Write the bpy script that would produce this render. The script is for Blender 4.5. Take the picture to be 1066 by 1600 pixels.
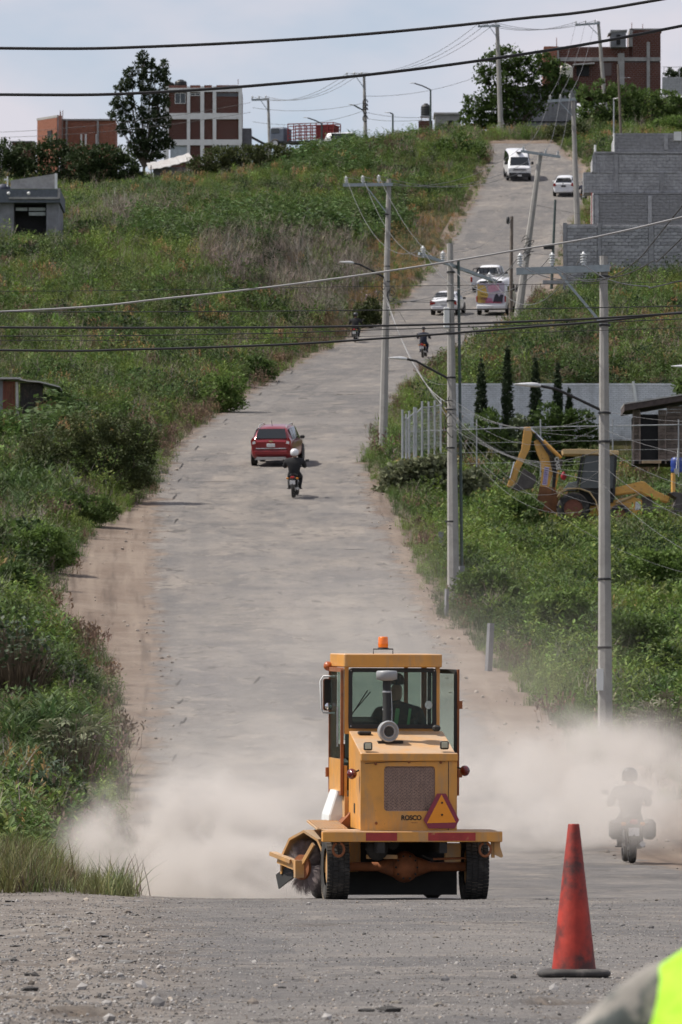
import bpy, bmesh, math, random
from mathutils import Vector, Matrix, noise
import numpy as np

R = math.radians
scene = bpy.context.scene
for o in list(bpy.data.objects):
    bpy.data.objects.remove(o)
COL = scene.collection

# ---------------------------------------------------------------- camera
# Telephoto view from the kerbside: 1066 x 1600 frame, focal length FP in frame pixels,
# eye level crosses the frame at HOR.
FP, HOR = 12000.0, 1298.0
PITCH = math.atan((HOR - 800) / FP)
SX = 1.0
cam_d = bpy.data.cameras.new('camera')
cam = bpy.data.objects.new('camera', cam_d)
COL.objects.link(cam)
scene.camera = cam
cam.rotation_euler = (R(90) + PITCH, 0, 0)
cam_d.sensor_fit = 'HORIZONTAL'
cam_d.sensor_width = 24.0
cam_d.lens = 24.0 * FP / 1066.0
cam_d.clip_start = 0.5
cam_d.clip_end = 6000
cam_d.dof.use_dof = True
cam_d.dof.focus_distance = 76
cam_d.dof.aperture_fstop = 19.0

# ---------------------------------------------------------------- sky, sun, exposure
SUN_EL, SUN_AZ = R(54), math.atan2(-0.99, 0.10)      # azimuth from +Y towards +X: from the left, very slightly ahead
sun_dir = Vector((math.sin(SUN_AZ) * math.cos(SUN_EL), math.cos(SUN_AZ) * math.cos(SUN_EL), math.sin(SUN_EL)))
world = bpy.data.worlds.new('World')
scene.world = world
world.use_nodes = True
wn, wl = world.node_tree.nodes, world.node_tree.links
wn.clear()
w_out = wn.new('ShaderNodeOutputWorld')
w_bg = wn.new('ShaderNodeBackground')
w_sky = wn.new('ShaderNodeTexSky')
w_sky.sky_type = 'NISHITA'
w_sky.sun_disc = False
w_sky.sun_elevation = SUN_EL
w_sky.sun_rotation = SUN_AZ
w_sky.air_density = 1.0
w_sky.dust_density = 1.2
w_sky.altitude = 1800
w_bg.inputs['Strength'].default_value = 0.10
w_tc = wn.new('ShaderNodeTexCoord')
w_map = wn.new('ShaderNodeMapping')
w_map.inputs['Scale'].default_value = (1.0, 1.0, 2.2)
w_map.inputs['Location'].default_value = (0.31, 0.1, 0.0)
w_n = wn.new('ShaderNodeTexNoise')
w_n.inputs['Scale'].default_value = 21.0
w_n.inputs['Detail'].default_value = 5.0
w_n.inputs['Roughness'].default_value = 0.5
w_r = wn.new('ShaderNodeValToRGB')
w_r.color_ramp.elements[0].position = 0.36
w_r.color_ramp.elements[1].position = 0.64
w_r.color_ramp.elements[0].color = (0.30, 0.30, 0.30, 1)
w_r.color_ramp.elements[1].color = (0.97, 0.97, 0.97, 1)
w_mix = wn.new('ShaderNodeMix')
w_mix.data_type = 'RGBA'
w_mix.inputs[7].default_value = (6.6, 6.4, 7.0, 1)        # thin cloud veil, in the sky's own units
wl.new(w_tc.outputs['Generated'], w_map.inputs['Vector'])
wl.new(w_map.outputs[0], w_n.inputs['Vector'])
wl.new(w_n.outputs['Fac'], w_r.inputs['Fac'])
wl.new(w_r.outputs['Color'], w_mix.inputs[0])
wl.new(w_sky.outputs['Color'], w_mix.inputs[6])
wl.new(w_mix.outputs[2], w_bg.inputs['Color'])
wl.new(w_bg.outputs[0], w_out.inputs['Surface'])

sun_d = bpy.data.lights.new('sun', 'SUN')
sun_d.energy = 4.8
sun_d.angle = R(0.6)
sun_d.color = (1.0, 0.94, 0.85)
sun = bpy.data.objects.new('sun', sun_d)
COL.objects.link(sun)
sun.rotation_euler = sun_dir.to_track_quat('Z', 'Y').to_euler()

scene.view_settings.view_transform = 'Standard'
scene.view_settings.look = 'None'
scene.view_settings.exposure = 0.12
scene.view_settings.gamma = 1.0
scene.view_settings.use_curve_mapping = False
scene.cycles.use_denoising = True
scene.cycles.use_adaptive_sampling = True
scene.cycles.adaptive_threshold = 0.03
scene.cycles.volume_bounces = 1
scene.cycles.max_bounces = 5
scene.cycles.diffuse_bounces = 2
scene.cycles.glossy_bounces = 2
scene.cycles.transmission_bounces = 4
scene.cycles.transparent_max_bounces = 8
scene.cycles.caustics_reflective = False
scene.cycles.caustics_refractive = False
scene.cycles.volume_step_rate = 1.0
scene.cycles.volume_max_steps = 256

# ---------------------------------------------------------------- helpers
CT, ST = math.cos(PITCH), math.sin(PITCH)


def at(px, py, Y):
    """world point at depth Y that the photograph shows at pixel px, py"""
    u, v = (px - 533) / FP, (800 - py) / FP
    k = Y / (CT - v * ST)
    return Vector((u * k, Y, (ST + v * CT) * k))


def pix(p):
    """frame pixel of a world point"""
    d = p[1] * CT + p[2] * ST
    return 533 + FP * p[0] / d, 800 - FP * (p[2] * CT - p[1] * ST) / d


def mpp(Y):
    return Y / FP


def lerp(a, b, t):
    return a + (b - a) * t


def sstep(a, b, x):
    t = min(1, max(0, (x - a) / (b - a)))
    return t * t * (3 - 2 * t)


class Curve1:
    """smooth monotone interpolation through a table"""
    def __init__(self, pts):
        self.x = np.array([p[0] for p in pts], float)
        self.y = np.array([p[1] for p in pts], float)
        h = np.diff(self.x)
        d = np.diff(self.y) / h
        m = np.zeros(len(self.x))
        m[0], m[-1] = d[0], d[-1]
        for i in range(1, len(m) - 1):
            if d[i - 1] * d[i] > 0:
                w1, w2 = 2 * h[i] + h[i - 1], h[i] + 2 * h[i - 1]
                m[i] = (w1 + w2) / (w1 / d[i - 1] + w2 / d[i])
        self.m = m

        self.x0 = float(self.x[0])
        self.n = int((self.x[-1] - self.x0) / 0.25) + 2
        self.tab = [self.raw(self.x0 + 0.25 * i) for i in range(self.n)]

    def __call__(self, q):
        t = (q - self.x0) * 4.0
        i = int(t)
        if t <= 0:
            return self.tab[0]
        if i >= self.n - 1:
            return self.tab[-1]
        a = self.tab[i]
        return a + (self.tab[i + 1] - a) * (t - i)

    def raw(self, q):
        x = self.x
        q = min(max(q, x[0]), x[-1])
        i = int(min(max(np.searchsorted(x, q) - 1, 0), len(x) - 2))
        h = x[i + 1] - x[i]
        t = (q - x[i]) / h
        t2, t3 = t * t, t * t * t
        return float((2 * t3 - 3 * t2 + 1) * self.y[i] + (t3 - 2 * t2 + t) * h * self.m[i]
                     + (-2 * t3 + 3 * t2) * self.y[i + 1] + (t3 - t2) * h * self.m[i + 1])


class MB:
    """collects shapes into one mesh"""
    def __init__(self):
        self.v, self.f, self.mi, self.sm = [], [], [], []
        self.cur = 0

    def mat(self, i):
        self.cur = i
        return self

    def add(self, vs, fs, smooth=False):
        b = len(self.v)
        self.v += [tuple(p) for p in vs]
        for f in fs:
            self.f.append([b + i for i in f])
            self.mi.append(self.cur)
            self.sm.append(smooth)
        return self

    def box(self, c, s, rot=None, taper=(1, 1)):
        """centre, size, optional rotation matrix; taper scales the top face"""
        x, y, z = s[0] / 2, s[1] / 2, s[2] / 2
        tx, ty = taper
        pts = [(-x, -y, -z), (x, -y, -z), (x, y, -z), (-x, y, -z), (-x * tx, -y * ty, z), (x * tx, -y * ty, z), (x * tx, y * ty, z), (-x * tx, y * ty, z)]
        c = Vector(c)
        if rot is not None:
            pts = [rot @ Vector(p) + c for p in pts]
        else:
            pts = [Vector(p) + c for p in pts]
        return self.add(pts, [(0, 3, 2, 1), (4, 5, 6, 7), (0, 1, 5, 4), (1, 2, 6, 5), (2, 3, 7, 6), (3, 0, 4, 7)])

    def cbox(self, c, s, b=0.02):
        """box with chamfered vertical and horizontal edges (convex 24-gon)"""
        c = Vector(c)
        x, y, z = s[0] / 2, s[1] / 2, s[2] / 2
        b = min(b, x * .9, y * .9, z * .9)
        rings = []
        for zz, k in ((-z, b), (-z + b, 0), (z - b, 0), (z, b)):
            X, Y = x - k, y - k
            q = b * (1 if k == 0 else .5)
            rings.append([c + Vector(p) for p in ((-X + q, -Y, zz), (X - q, -Y, zz), (X, -Y + q, zz), (X, Y - q, zz), (X - q, Y, zz), (-X + q, Y, zz), (-X, Y - q, zz), (-X, -Y + q, zz))])
        return self.loft(rings, smooth=False)

    def loft(self, rings, cap=True, smooth=True, closed=True):
        n = len(rings[0])
        vs = [p for r in rings for p in r]
        fs = []
        for i in range(len(rings) - 1):
            for j in range(n if closed else n - 1):
                k = (j + 1) % n
                fs.append((i * n + j, i * n + k, (i + 1) * n + k, (i + 1) * n + j))
        self.add(vs, fs, smooth)
        if cap and closed:
            self.add(rings[0], [tuple(range(n - 1, -1, -1))])
            self.add(rings[-1], [tuple(range(n))])
        return self

    def tube(self, pts, r, n=8, cap=True, smooth=True, sq=False):
        pts = [Vector(p) for p in pts]
        rs = r if isinstance(r, (list, tuple)) else [r] * len(pts)
        rings = []
        ref = None
        for i, p in enumerate(pts):
            t = (pts[min(i + 1, len(pts) - 1)] - pts[max(i - 1, 0)])
            if t.length < 1e-9:
                t = Vector((0, 0, 1))
            t.normalize()
            if ref is None:
                ref = Vector((1, 0, 0)) if abs(t.x) < 0.8 else Vector((0, 1, 0))
            a = (ref - t * ref.dot(t)).normalized()
            ref = a
            b = t.cross(a)
            off = math.pi / n if sq else 0
            rings.append([p + (a * math.cos(2 * math.pi * k / n + off) + b * math.sin(2 * math.pi * k / n + off)) * rs[i] for k in range(n)])
        return self.loft(rings, cap, smooth)

    def lathe(self, prof, c=(0, 0, 0), axis='Z', n=20, smooth=True, cap=True):
        """prof: (radius, height) pairs turned about an axis through c"""
        c = Vector(c)
        rings = []
        for r_, h in prof:
            ring = []
            for k in range(n):
                a = 2 * math.pi * k / n
                u, w = r_ * math.cos(a), r_ * math.sin(a)
                p = {'Z': (u, w, h), 'X': (h, u, w), 'Y': (w, h, u)}[axis]
                ring.append(c + Vector(p))
            rings.append(ring)
        return self.loft(rings, cap, smooth)

    def prism(self, poly, d0, d1, axis='Y', c=(0, 0, 0), smooth=False):
        """2-D polygon extruded along an axis; poly gives the two other coordinates in order"""
        c = Vector(c)

        def P(a, b, d):
            return c + Vector({'Y': (a, d, b), 'X': (d, a, b), 'Z': (a, b, d)}[axis])
        n = len(poly)
        vs = [P(a, b, d0) for a, b in poly] + [P(a, b, d1) for a, b in poly]
        fs = [tuple(range(n - 1, -1, -1)), tuple(range(n, 2 * n))]
        fs += [(i, (i + 1) % n, n + (i + 1) % n, n + i) for i in range(n)]
        return self.add(vs, fs, smooth)

    def quad(self, a, b, c, d):
        return self.add([a, b, c, d], [(0, 1, 2, 3)])

    def mesh(self, name, mats):
        me = bpy.data.meshes.new(name)
        me.from_pydata(self.v, [], self.f)
        if not isinstance(mats, (list, tuple)):
            mats = [mats]
        for m in mats:
            me.materials.append(m)
        me.polygons.foreach_set('material_index', [min(i, len(mats) - 1) for i in self.mi])
        me.polygons.foreach_set('use_smooth', self.sm)
        bm = bmesh.new()
        bm.from_mesh(me)
        bmesh.ops.recalc_face_normals(bm, faces=bm.faces)
        bm.to_mesh(me)
        bm.free()
        me.update()
        return me

    def build(self, name, mats, parent=None, loc=(0, 0, 0), rot=(0, 0, 0), bevel=0, seg=2):
        o = bpy.data.objects.new(name, self.mesh(name, mats))
        COL.objects.link(o)
        o.location = loc
        o.rotation_euler = rot
        if parent is not None:
            o.parent = parent
        if bevel:
            b = o.modifiers.new('bevel', 'BEVEL')
            b.width = bevel
            b.segments = seg
            b.limit_method = 'ANGLE'
            b.angle_limit = R(40)
        return o


def tag(o, label=None, cat=None, group=None, kind=None):
    if label:
        o['label'] = label
    if cat:
        o['category'] = cat
    if group:
        o['group'] = group
    if kind:
        o['kind'] = kind
    return o


def thing(name, label, cat, loc=(0, 0, 0), rot=(0, 0, 0), group=None):
    o = bpy.data.objects.new(name, None)
    COL.objects.link(o)
    o.empty_display_size = 0.3
    o.location = loc
    o.rotation_euler = rot
    return tag(o, label, cat, group)


def copy_obj(o, parent=None, loc=None, rot=None):
    c = o.copy()
    COL.objects.link(c)
    c.parent = parent
    if loc is not None:
        c.location = loc
    if rot is not None:
        c.rotation_euler = rot
    return c


def rotz(a):
    return Matrix.Rotation(a, 3, 'Z')


def align(a, b):
    """rotation that takes +Z to the direction a->b"""
    return (Vector(b) - Vector(a)).to_track_quat('Z', 'Y').to_matrix()


def bar(m, a, b, w, d=None):
    """rectangular bar between two points"""
    a, b = Vector(a), Vector(b)
    m.box((a + b) / 2, (w, d or w, (b - a).length), align(a, b))
    return m


# ---------------------------------------------------------------- materials
MATS = {}


def mat(name, col, rough=0.7, metal=0.0, var=0.15, scale=6.0, bump=0.0, bscale=40.0, dirt=None, dirt_amt=0.0, dirt_scale=3.0,
        spec=0.5, emit=None, trans=0.0, alpha=1.0, coat=0.0, detail=4.0, dirt_lo=0.5, dirt_hi=0.7, instvar=0.0, objcoord=True, dist=0.02):
    if name in MATS:
        return MATS[name]
    m = bpy.data.materials.new(name)
    m.use_nodes = True
    nt = m.node_tree
    N, L = nt.nodes, nt.links
    b = N['Principled BSDF']
    b.inputs['Roughness'].default_value = rough
    b.inputs['Metallic'].default_value = metal
    b.inputs['Specular IOR Level'].default_value = spec
    if coat:
        b.inputs['Coat Weight'].default_value = coat
        b.inputs['Coat Roughness'].default_value = 0.08
    if trans:
        b.inputs['Transmission Weight'].default_value = trans
    if alpha < 1:
        b.inputs['Alpha'].default_value = alpha
    if emit:
        b.inputs['Emission Color'].default_value = (*col, 1)
        b.inputs['Emission Strength'].default_value = emit
    tc = N.new('ShaderNodeTexCoord')
    vec = tc.outputs['Object']
    n1 = N.new('ShaderNodeTexNoise')
    n1.inputs['Scale'].default_value = scale
    n1.inputs['Detail'].default_value = detail
    n1.inputs['Roughness'].default_value = 0.6
    L.new(vec, n1.inputs['Vector'])
    mr = N.new('ShaderNodeMapRange')
    mr.inputs[1].default_value, mr.inputs[2].default_value = 0.3, 0.7
    mr.inputs[3].default_value, mr.inputs[4].default_value = 1 - var, 1 + var
    L.new(n1.outputs['Fac'], mr.inputs[0])
    mul = N.new('ShaderNodeMix')
    mul.data_type, mul.blend_type = 'RGBA', 'MULTIPLY'
    mul.inputs[0].default_value = 1
    mul.inputs[6].default_value = (*col, 1)
    L.new(mr.outputs[0], mul.inputs[7])
    out = mul.outputs[2]
    if instvar:
        oi = N.new('ShaderNodeObjectInfo')
        m2 = N.new('ShaderNodeMapRange')
        m2.inputs[3].default_value, m2.inputs[4].default_value = 1 - instvar, 1 + instvar
        L.new(oi.outputs['Random'], m2.inputs[0])
        mm = N.new('ShaderNodeMix')
        mm.data_type, mm.blend_type = 'RGBA', 'MULTIPLY'
        mm.inputs[0].default_value = 1
        L.new(out, mm.inputs[6])
        L.new(m2.outputs[0], mm.inputs[7])
        out = mm.outputs[2]
    if dirt:
        n2 = N.new('ShaderNodeTexNoise')
        n2.inputs['Scale'].default_value = dirt_scale
        n2.inputs['Detail'].default_value = 6
        n2.inputs['Roughness'].default_value = 0.65
        L.new(vec, n2.inputs['Vector'])
        r2 = N.new('ShaderNodeMapRange')
        r2.inputs[1].default_value, r2.inputs[2].default_value = dirt_lo, dirt_hi
        r2.inputs[3].default_value, r2.inputs[4].default_value = 0, dirt_amt
        L.new(n2.outputs['Fac'], r2.inputs[0])
        md = N.new('ShaderNodeMix')
        md.data_type = 'RGBA'
        L.new(r2.outputs[0], md.inputs[0])
        L.new(out, md.inputs[6])
        md.inputs[7].default_value = (*dirt, 1)
        out = md.outputs[2]
    L.new(out, b.inputs['Base Color'])
    if bump:
        n3 = N.new('ShaderNodeTexNoise')
        n3.inputs['Scale'].default_value = bscale
        n3.inputs['Detail'].default_value = 5
        L.new(vec, n3.inputs['Vector'])
        bp = N.new('ShaderNodeBump')
        bp.inputs['Strength'].default_value = bump
        bp.inputs['Distance'].default_value = dist
        L.new(n3.outputs['Fac'], bp.inputs['Height'])
        L.new(bp.outputs[0], b.inputs['Normal'])
    MATS[name] = m
    return m


def leaf_mat(name, col, col2=None, trans=0.35, rough=0.65, inst=False, var=0.35):
    """two-sided leaf: diffuse with some light passing through; colour differs from leaf to leaf and, for scattered plants, from plant to plant"""
    if name in MATS:
        return MATS[name]
    m = bpy.data.materials.new(name)
    m.use_nodes = True
    nt = m.node_tree
    N, L = nt.nodes, nt.links
    b = N['Principled BSDF']
    b.inputs['Roughness'].default_value = rough
    b.inputs['Specular IOR Level'].default_value = 0.3
    geo = N.new('ShaderNodeNewGeometry')
    mr = N.new('ShaderNodeMapRange')
    mr.inputs[3].default_value, mr.inputs[4].default_value = 1 - var, 1 + var
    L.new(geo.outputs['Random Per Island'], mr.inputs[0])
    mul = N.new('ShaderNodeMix')
    mul.data_type, mul.blend_type = 'RGBA', 'MULTIPLY'
    mul.inputs[0].default_value = 1
    L.new(mr.outputs[0], mul.inputs[7])
    if inst:
        at_ = N.new('ShaderNodeAttribute')
        at_.attribute_type = 'INSTANCER'
        at_.attribute_name = 'tint'
        L.new(at_.outputs['Color'], mul.inputs[6])
    else:
        c = N.new('ShaderNodeMix')
        c.data_type = 'RGBA'
        c.inputs[6].default_value = (*col, 1)
        c.inputs[7].default_value = (*(col2 or col), 1)
        tc = N.new('ShaderNodeTexCoord')
        nz = N.new('ShaderNodeTexNoise')
        nz.inputs['Scale'].default_value = 1.1
        nz.inputs['Detail'].default_value = 2
        L.new(tc.outputs['Object'], nz.inputs['Vector'])
        rr = N.new('ShaderNodeMapRange')
        rr.inputs[1].default_value, rr.inputs[2].default_value = 0.35, 0.65
        L.new(nz.outputs['Fac'], rr.inputs[0])
        L.new(rr.outputs[0], c.inputs[0])
        L.new(c.outputs[2], mul.inputs[6])
    L.new(mul.outputs[2], b.inputs['Base Color'])
    tr = N.new('ShaderNodeBsdfTranslucent')
    L.new(mul.outputs[2], tr.inputs['Color'])
    ms = N.new('ShaderNodeMixShader')
    ms.inputs[0].default_value = trans
    L.new(b.outputs[0], ms.inputs[1])
    L.new(tr.outputs[0], ms.inputs[2])
    L.new(ms.outputs[0], N['Material Output'].inputs['Surface'])
    MATS[name] = m
    return m


def glass_mat(name, col, alpha, rough=0.08):
    """tinted pane: part see-through, part mirror-like dark glass"""
    if name in MATS:
        return MATS[name]
    m = bpy.data.materials.new(name)
    m.use_nodes = True
    N, L = m.node_tree.nodes, m.node_tree.links
    b = N['Principled BSDF']
    b.inputs['Base Color'].default_value = (*col, 1)
    b.inputs['Roughness'].default_value = rough
    b.inputs['Specular IOR Level'].default_value = 0.6
    t = N.new('ShaderNodeBsdfTransparent')
    t.inputs['Color'].default_value = (min(1, col[0] * 3 + .35), min(1, col[1] * 3 + .4), min(1, col[2] * 3 + .38), 1)
    ms = N.new('ShaderNodeMixShader')
    ms.inputs[0].default_value = alpha
    L.new(t.outputs[0], ms.inputs[1])
    L.new(b.outputs[0], ms.inputs[2])
    L.new(ms.outputs[0], N['Material Output'].inputs['Surface'])
    MATS[name] = m
    return m

# ================================================================ terrain
ROADZ = Curve1([(-40, -1.9), (0, -1.75), (12, -1.6), (28, -0.98), (36, -0.89), (44, -0.88), (70, -0.87), (97, -0.88), (103, -0.94), (112, -1.02), (130, -0.95),
                (155, -0.70), (187, 0.85), (220, 3.6), (256, 7.0), (290, 10.8), (333, 15.8), (400, 23.2), (450, 28.7), (500, 34.3),
                (550, 41.3), (600, 50.2), (640, 57.0), (662, 59.4), (700, 62.0), (800, 67.0), (1000, 76), (1600, 84)])


def road_depth(py):
    """depth at which the road surface shows at image row py (beyond the crest)"""
    lo, hi = 112.0, 660.0
    for _ in range(40):
        mid = (lo + hi) / 2
        if pix((0, mid, ROADZ(mid)))[1] > py:
            lo = mid
        else:
            hi = mid
    return lo


def edge(tab, head):
    pts = list(head)
    for py, px in tab:
        Y = road_depth(py)
        pts.append((Y, at(px, py, Y).x))
    pts += [(700, pts[-1][1] + 1.0), (1600, pts[-1][1] + 4)]
    return Curve1(pts)


# asphalt edges and the edges of the vegetation, row by row up the hill
XL = edge([(1240, 232), (1100, 248), (1000, 250), (900, 242), (800, 248), (750, 256), (700, 286), (650, 345), (600, 418), (560, 485), (530, 545),
           (500, 598), (450, 652), (400, 693), (350, 722), (300, 750), (260, 764), (242, 766)],
          [(-40, 0.6), (20, -0.35), (36, -0.75), (60, -1.35), (97, -2.35), (140, -3.3)])
XR = edge([(1240, 850), (1170, 775), (1100, 725), (1050, 702), (1000, 682), (945, 652), (900, 628), (850, 607), (800, 587), (750, 572), (720, 572),
           (700, 580), (650, 603), (600, 640), (570, 682), (550, 722), (520, 790), (480, 826), (450, 846), (400, 872), (350, 893), (300, 912),
           (260, 905), (242, 878)],
          [(-40, 14), (36, 13), (97, 12), (130, 9), (150, 6.5)])
VL = edge([(1240, 178), (1150, 180), (1100, 168), (1040, 155), (1000, 118), (960, 70), (920, 85), (880, 116), (850, 122), (800, 195), (765, 240), (700, 268), (650, 332),
           (600, 408), (560, 476), (530, 537), (500, 592), (450, 647), (400, 689), (350, 718), (300, 746), (260, 760), (242, 763)],
          [(-40, -9), (36, -9), (90, -8.5), (97, -3.1), (104, -3.1), (112, -3.9), (140, -4.1)])
VR = edge([(1240, 1020), (1170, 905), (1100, 850), (1050, 800), (1000, 745), (945, 690), (900, 668), (850, 652), (800, 628), (750, 592), (720, 577),
           (700, 586), (650, 608), (600, 643), (570, 685), (550, 725), (520, 793), (480, 830), (450, 850), (400, 876), (350, 897), (300, 922),
           (260, 915), (242, 884)],
          [(-40, 16), (36, 15), (97, 14), (140, 11)])
ZL = Curve1([(-40, -1.8), (36, -0.9), (96, -0.75), (110, -0.6), (155, 0.1), (187, 1.8), (220, 4.3), (256, 7.7), (290, 11.5), (333, 16.4), (400, 24.3), (450, 32),
             (480, 36.8), (500, 39.2), (550, 44.6), (600, 49.3), (640, 53.4), (680, 57.2), (720, 60.6), (770, 65), (810, 68), (900, 74), (1600, 84)])
ZR = Curve1([(-40, -1.8), (36, -0.9), (96, -0.8), (155, -0.5), (187, 1.2), (220, 3.6), (256, 6.2), (290, 9.3), (333, 13.4), (345, 14.5), (365, 17.0), (371, 17.7), (374, 21.2),
             (400, 24.8), (440, 30), (470, 33.8), (482, 35), (560, 43.2), (600, 50.3), (640, 57.2), (660, 60.0), (690, 64), (720, 68), (780, 72), (1600, 86)])
DIP_X = at(650, 1352, 155).x


def zg(x, Y):
    """height of the land at x, Y (road surface inside the road)"""
    rz, xl, xr = ROADZ(Y), XL(Y), XR(Y)
    if x < xl:
        d = xl - x
        w = sstep(0, lerp(11, 36, sstep(530, 640, Y)), d)
        z = lerp(rz, ZL(Y), w)
        v = max(0, VL(Y) - x)
        z += 0.35 * sstep(0, 1.6, v) * sstep(98, 125, Y) * (1 - sstep(6, 14, v))
        n = sstep(0.3, 4, v)
        z += n * (0.45 * noise.noise((x * 0.09, Y * 0.06, 3.1)) + 0.16 * noise.noise((x * 0.4, Y * 0.3, 7.7)))
        z += sstep(30, 110, d) * 5.0 * sstep(100, 300, Y)
        # one quiet mound of tall grass beside the crest
        z += 0.28 * math.exp(-((x + 4.3) / 1.3) ** 2 - ((Y - 103) / 5) ** 2)
        return z
    if x > xr:
        d = x - xr
        w = sstep(0, 7, d)
        z = lerp(rz, ZR(Y), w)
        z += 0.6 * sstep(652, 662, Y) * (1 - sstep(1, 7, d))
        v = max(0, x - VR(Y))
        n = sstep(0.3, 4, v)
        z += n * (0.30 * noise.noise((x * 0.1, Y * 0.06, 13.1)) + 0.12 * noise.noise((x * 0.4, Y * 0.3, 17.7)))
        return z
    return rz + 0.6 * sstep(652, 662, Y)


def foot(px, py, y0=99.0):
    """ground point that shows at a pixel: the first hit along the line of sight"""
    Y = y0
    while Y < 900:
        p = at(px, py, Y)
        if zg(p.x, Y) >= p.z:
            return Vector((p.x, Y, zg(p.x, Y)))
        Y += 0.5
    return at(px, py, 640)


def gridmesh(name, rows, xs_of, zf, attrs):
    """rows: depths; xs_of(Y): list of x; attrs: name -> f(x, Y)"""
    V, A = [], {k: [] for k in attrs}
    n = None
    for Y in rows:
        xs = xs_of(Y)
        n = len(xs)
        for x in xs:
            V.append((x, Y, zf(x, Y)))
            for k, fn in attrs.items():
                A[k].append(fn(x, Y))
    F = [(i * n + j, i * n + j + 1, (i + 1) * n + j + 1, (i + 1) * n + j) for i in range(len(rows) - 1) for j in range(n - 1)]
    me = bpy.data.meshes.new(name)
    me.from_pydata(V, [], F)
    for k, vals in A.items():
        a = me.attributes.new(k, 'FLOAT', 'POINT')
        a.data.foreach_set('value', vals)
    me.polygons.foreach_set('use_smooth', [True] * len(F))
    me.update()
    o = bpy.data.objects.new(name, me)
    COL.objects.link(o)
    return o


class NT:
    """terse shader-node writing"""
    def __init__(self, m):
        m.use_nodes = True
        self.nt = m.node_tree
        self.N, self.L = self.nt.nodes, self.nt.links
        self.b = self.N['Principled BSDF']
        g = self.N.new('ShaderNodeNewGeometry')
        self.pos = g.outputs['Position']

    def attr(self, name):
        a = self.N.new('ShaderNodeAttribute')
        a.attribute_name = name
        return a.outputs['Fac']

    def noise(self, scale, vec=None, detail=4, rough=0.55, mul=None):
        n = self.N.new('ShaderNodeTexNoise')
        n.inputs['Scale'].default_value = scale
        n.inputs['Detail'].default_value = detail
        n.inputs['Roughness'].default_value = rough
        v = vec or self.pos
        if mul:
            mp = self.N.new('ShaderNodeMapping')
            mp.inputs['Scale'].default_value = mul
            self.L.new(v, mp.inputs['Vector'])
            v = mp.outputs[0]
        self.L.new(v, n.inputs['Vector'])
        return n.outputs['Fac']

    def vor(self, scale, mul=None, feature='DISTANCE_TO_EDGE', vec=None):
        n = self.N.new('ShaderNodeTexVoronoi')
        n.feature = feature
        n.inputs['Scale'].default_value = scale
        v = vec or self.pos
        if mul:
            mp = self.N.new('ShaderNodeMapping')
            mp.inputs['Scale'].default_value = mul
            self.L.new(v, mp.inputs['Vector'])
            v = mp.outputs[0]
        self.L.new(v, n.inputs['Vector'])
        return n.outputs['Distance']

    def rng(self, x, a, b, c=0.0, d=1.0):
        m = self.N.new('ShaderNodeMapRange')
        m.inputs[1].default_value, m.inputs[2].default_value, m.inputs[3].default_value, m.inputs[4].default_value = a, b, c, d
        self.L.new(x, m.inputs[0])
        return m.outputs[0]

    def math(self, op, a, b=0.0):
        m = self.N.new('ShaderNodeMath')
        m.operation = op
        for i, q in enumerate((a, b)):
            if isinstance(q, (int, float)):
                m.inputs[i].default_value = q
            else:
                self.L.new(q, m.inputs[i])
        return m.outputs[0]

    def mix(self, f, a, b, blend='MIX'):
        m = self.N.new('ShaderNodeMix')
        m.data_type, m.blend_type = 'RGBA', blend
        if isinstance(f, (int, float)):
            m.inputs[0].default_value = f
        else:
            self.L.new(f, m.inputs[0])
        for i, q in ((6, a), (7, b)):
            if isinstance(q, tuple):
                m.inputs[i].default_value = (*q, 1)
            elif isinstance(q, (int, float)):
                m.inputs[i].default_value = (q, q, q, 1)
            else:
                self.L.new(q, m.inputs[i])
        return m.outputs[2]

    def bump(self, h, strength, dist):
        bp = self.N.new('ShaderNodeBump')
        bp.inputs['Strength'].default_value = strength
        bp.inputs['Distance'].default_value = dist
        self.L.new(h, bp.inputs['Height'])
        self.L.new(bp.outputs[0], self.b.inputs['Normal'])


def dirt_col(t):
    c = t.mix(t.rng(t.noise(0.35, detail=5), 0.35, 0.65), (0.165, 0.122, 0.094), (0.234, 0.187, 0.149))
    c = t.mix(t.rng(t.noise(3.0, detail=6, rough=0.7), 0.4, 0.75, 0, 0.55), c, (0.105, 0.083, 0.067))
    c = t.mix(t.rng(t.noise(16, detail=6, rough=0.7), 0.56, 0.75, 0, 0.6), c, (0.33, 0.295, 0.255))
    return c


def make_ground_mat():
    m = bpy.data.materials.new('hillside_soil')
    t = NT(m)
    soil = t.mix(t.rng(t.noise(0.5, detail=5), 0.35, 0.7), (0.05, 0.055, 0.022), (0.11, 0.085, 0.045))
    soil = t.mix(t.rng(t.noise(3.5, detail=5, rough=0.7), 0.4, 0.7, 0, 0.7), soil, (0.035, 0.045, 0.016))
    e = t.math('ADD', t.attr('veg'), t.rng(t.noise(0.9, detail=5), 0.25, 0.75, -0.7, 0.7))
    c = t.mix(t.rng(e, -0.15, 0.35), dirt_col(t), soil)
    t.L.new(c, t.b.inputs['Base Color'])
    t.b.inputs['Roughness'].default_value = 0.95
    t.b.inputs['Specular IOR Level'].default_value = 0.1
    h = t.math('ADD', t.noise(6, detail=6, rough=0.7), t.math('MULTIPLY', t.noise(1.2), 1.0))
    t.bump(h, 0.9, 0.12)
    return m


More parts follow.
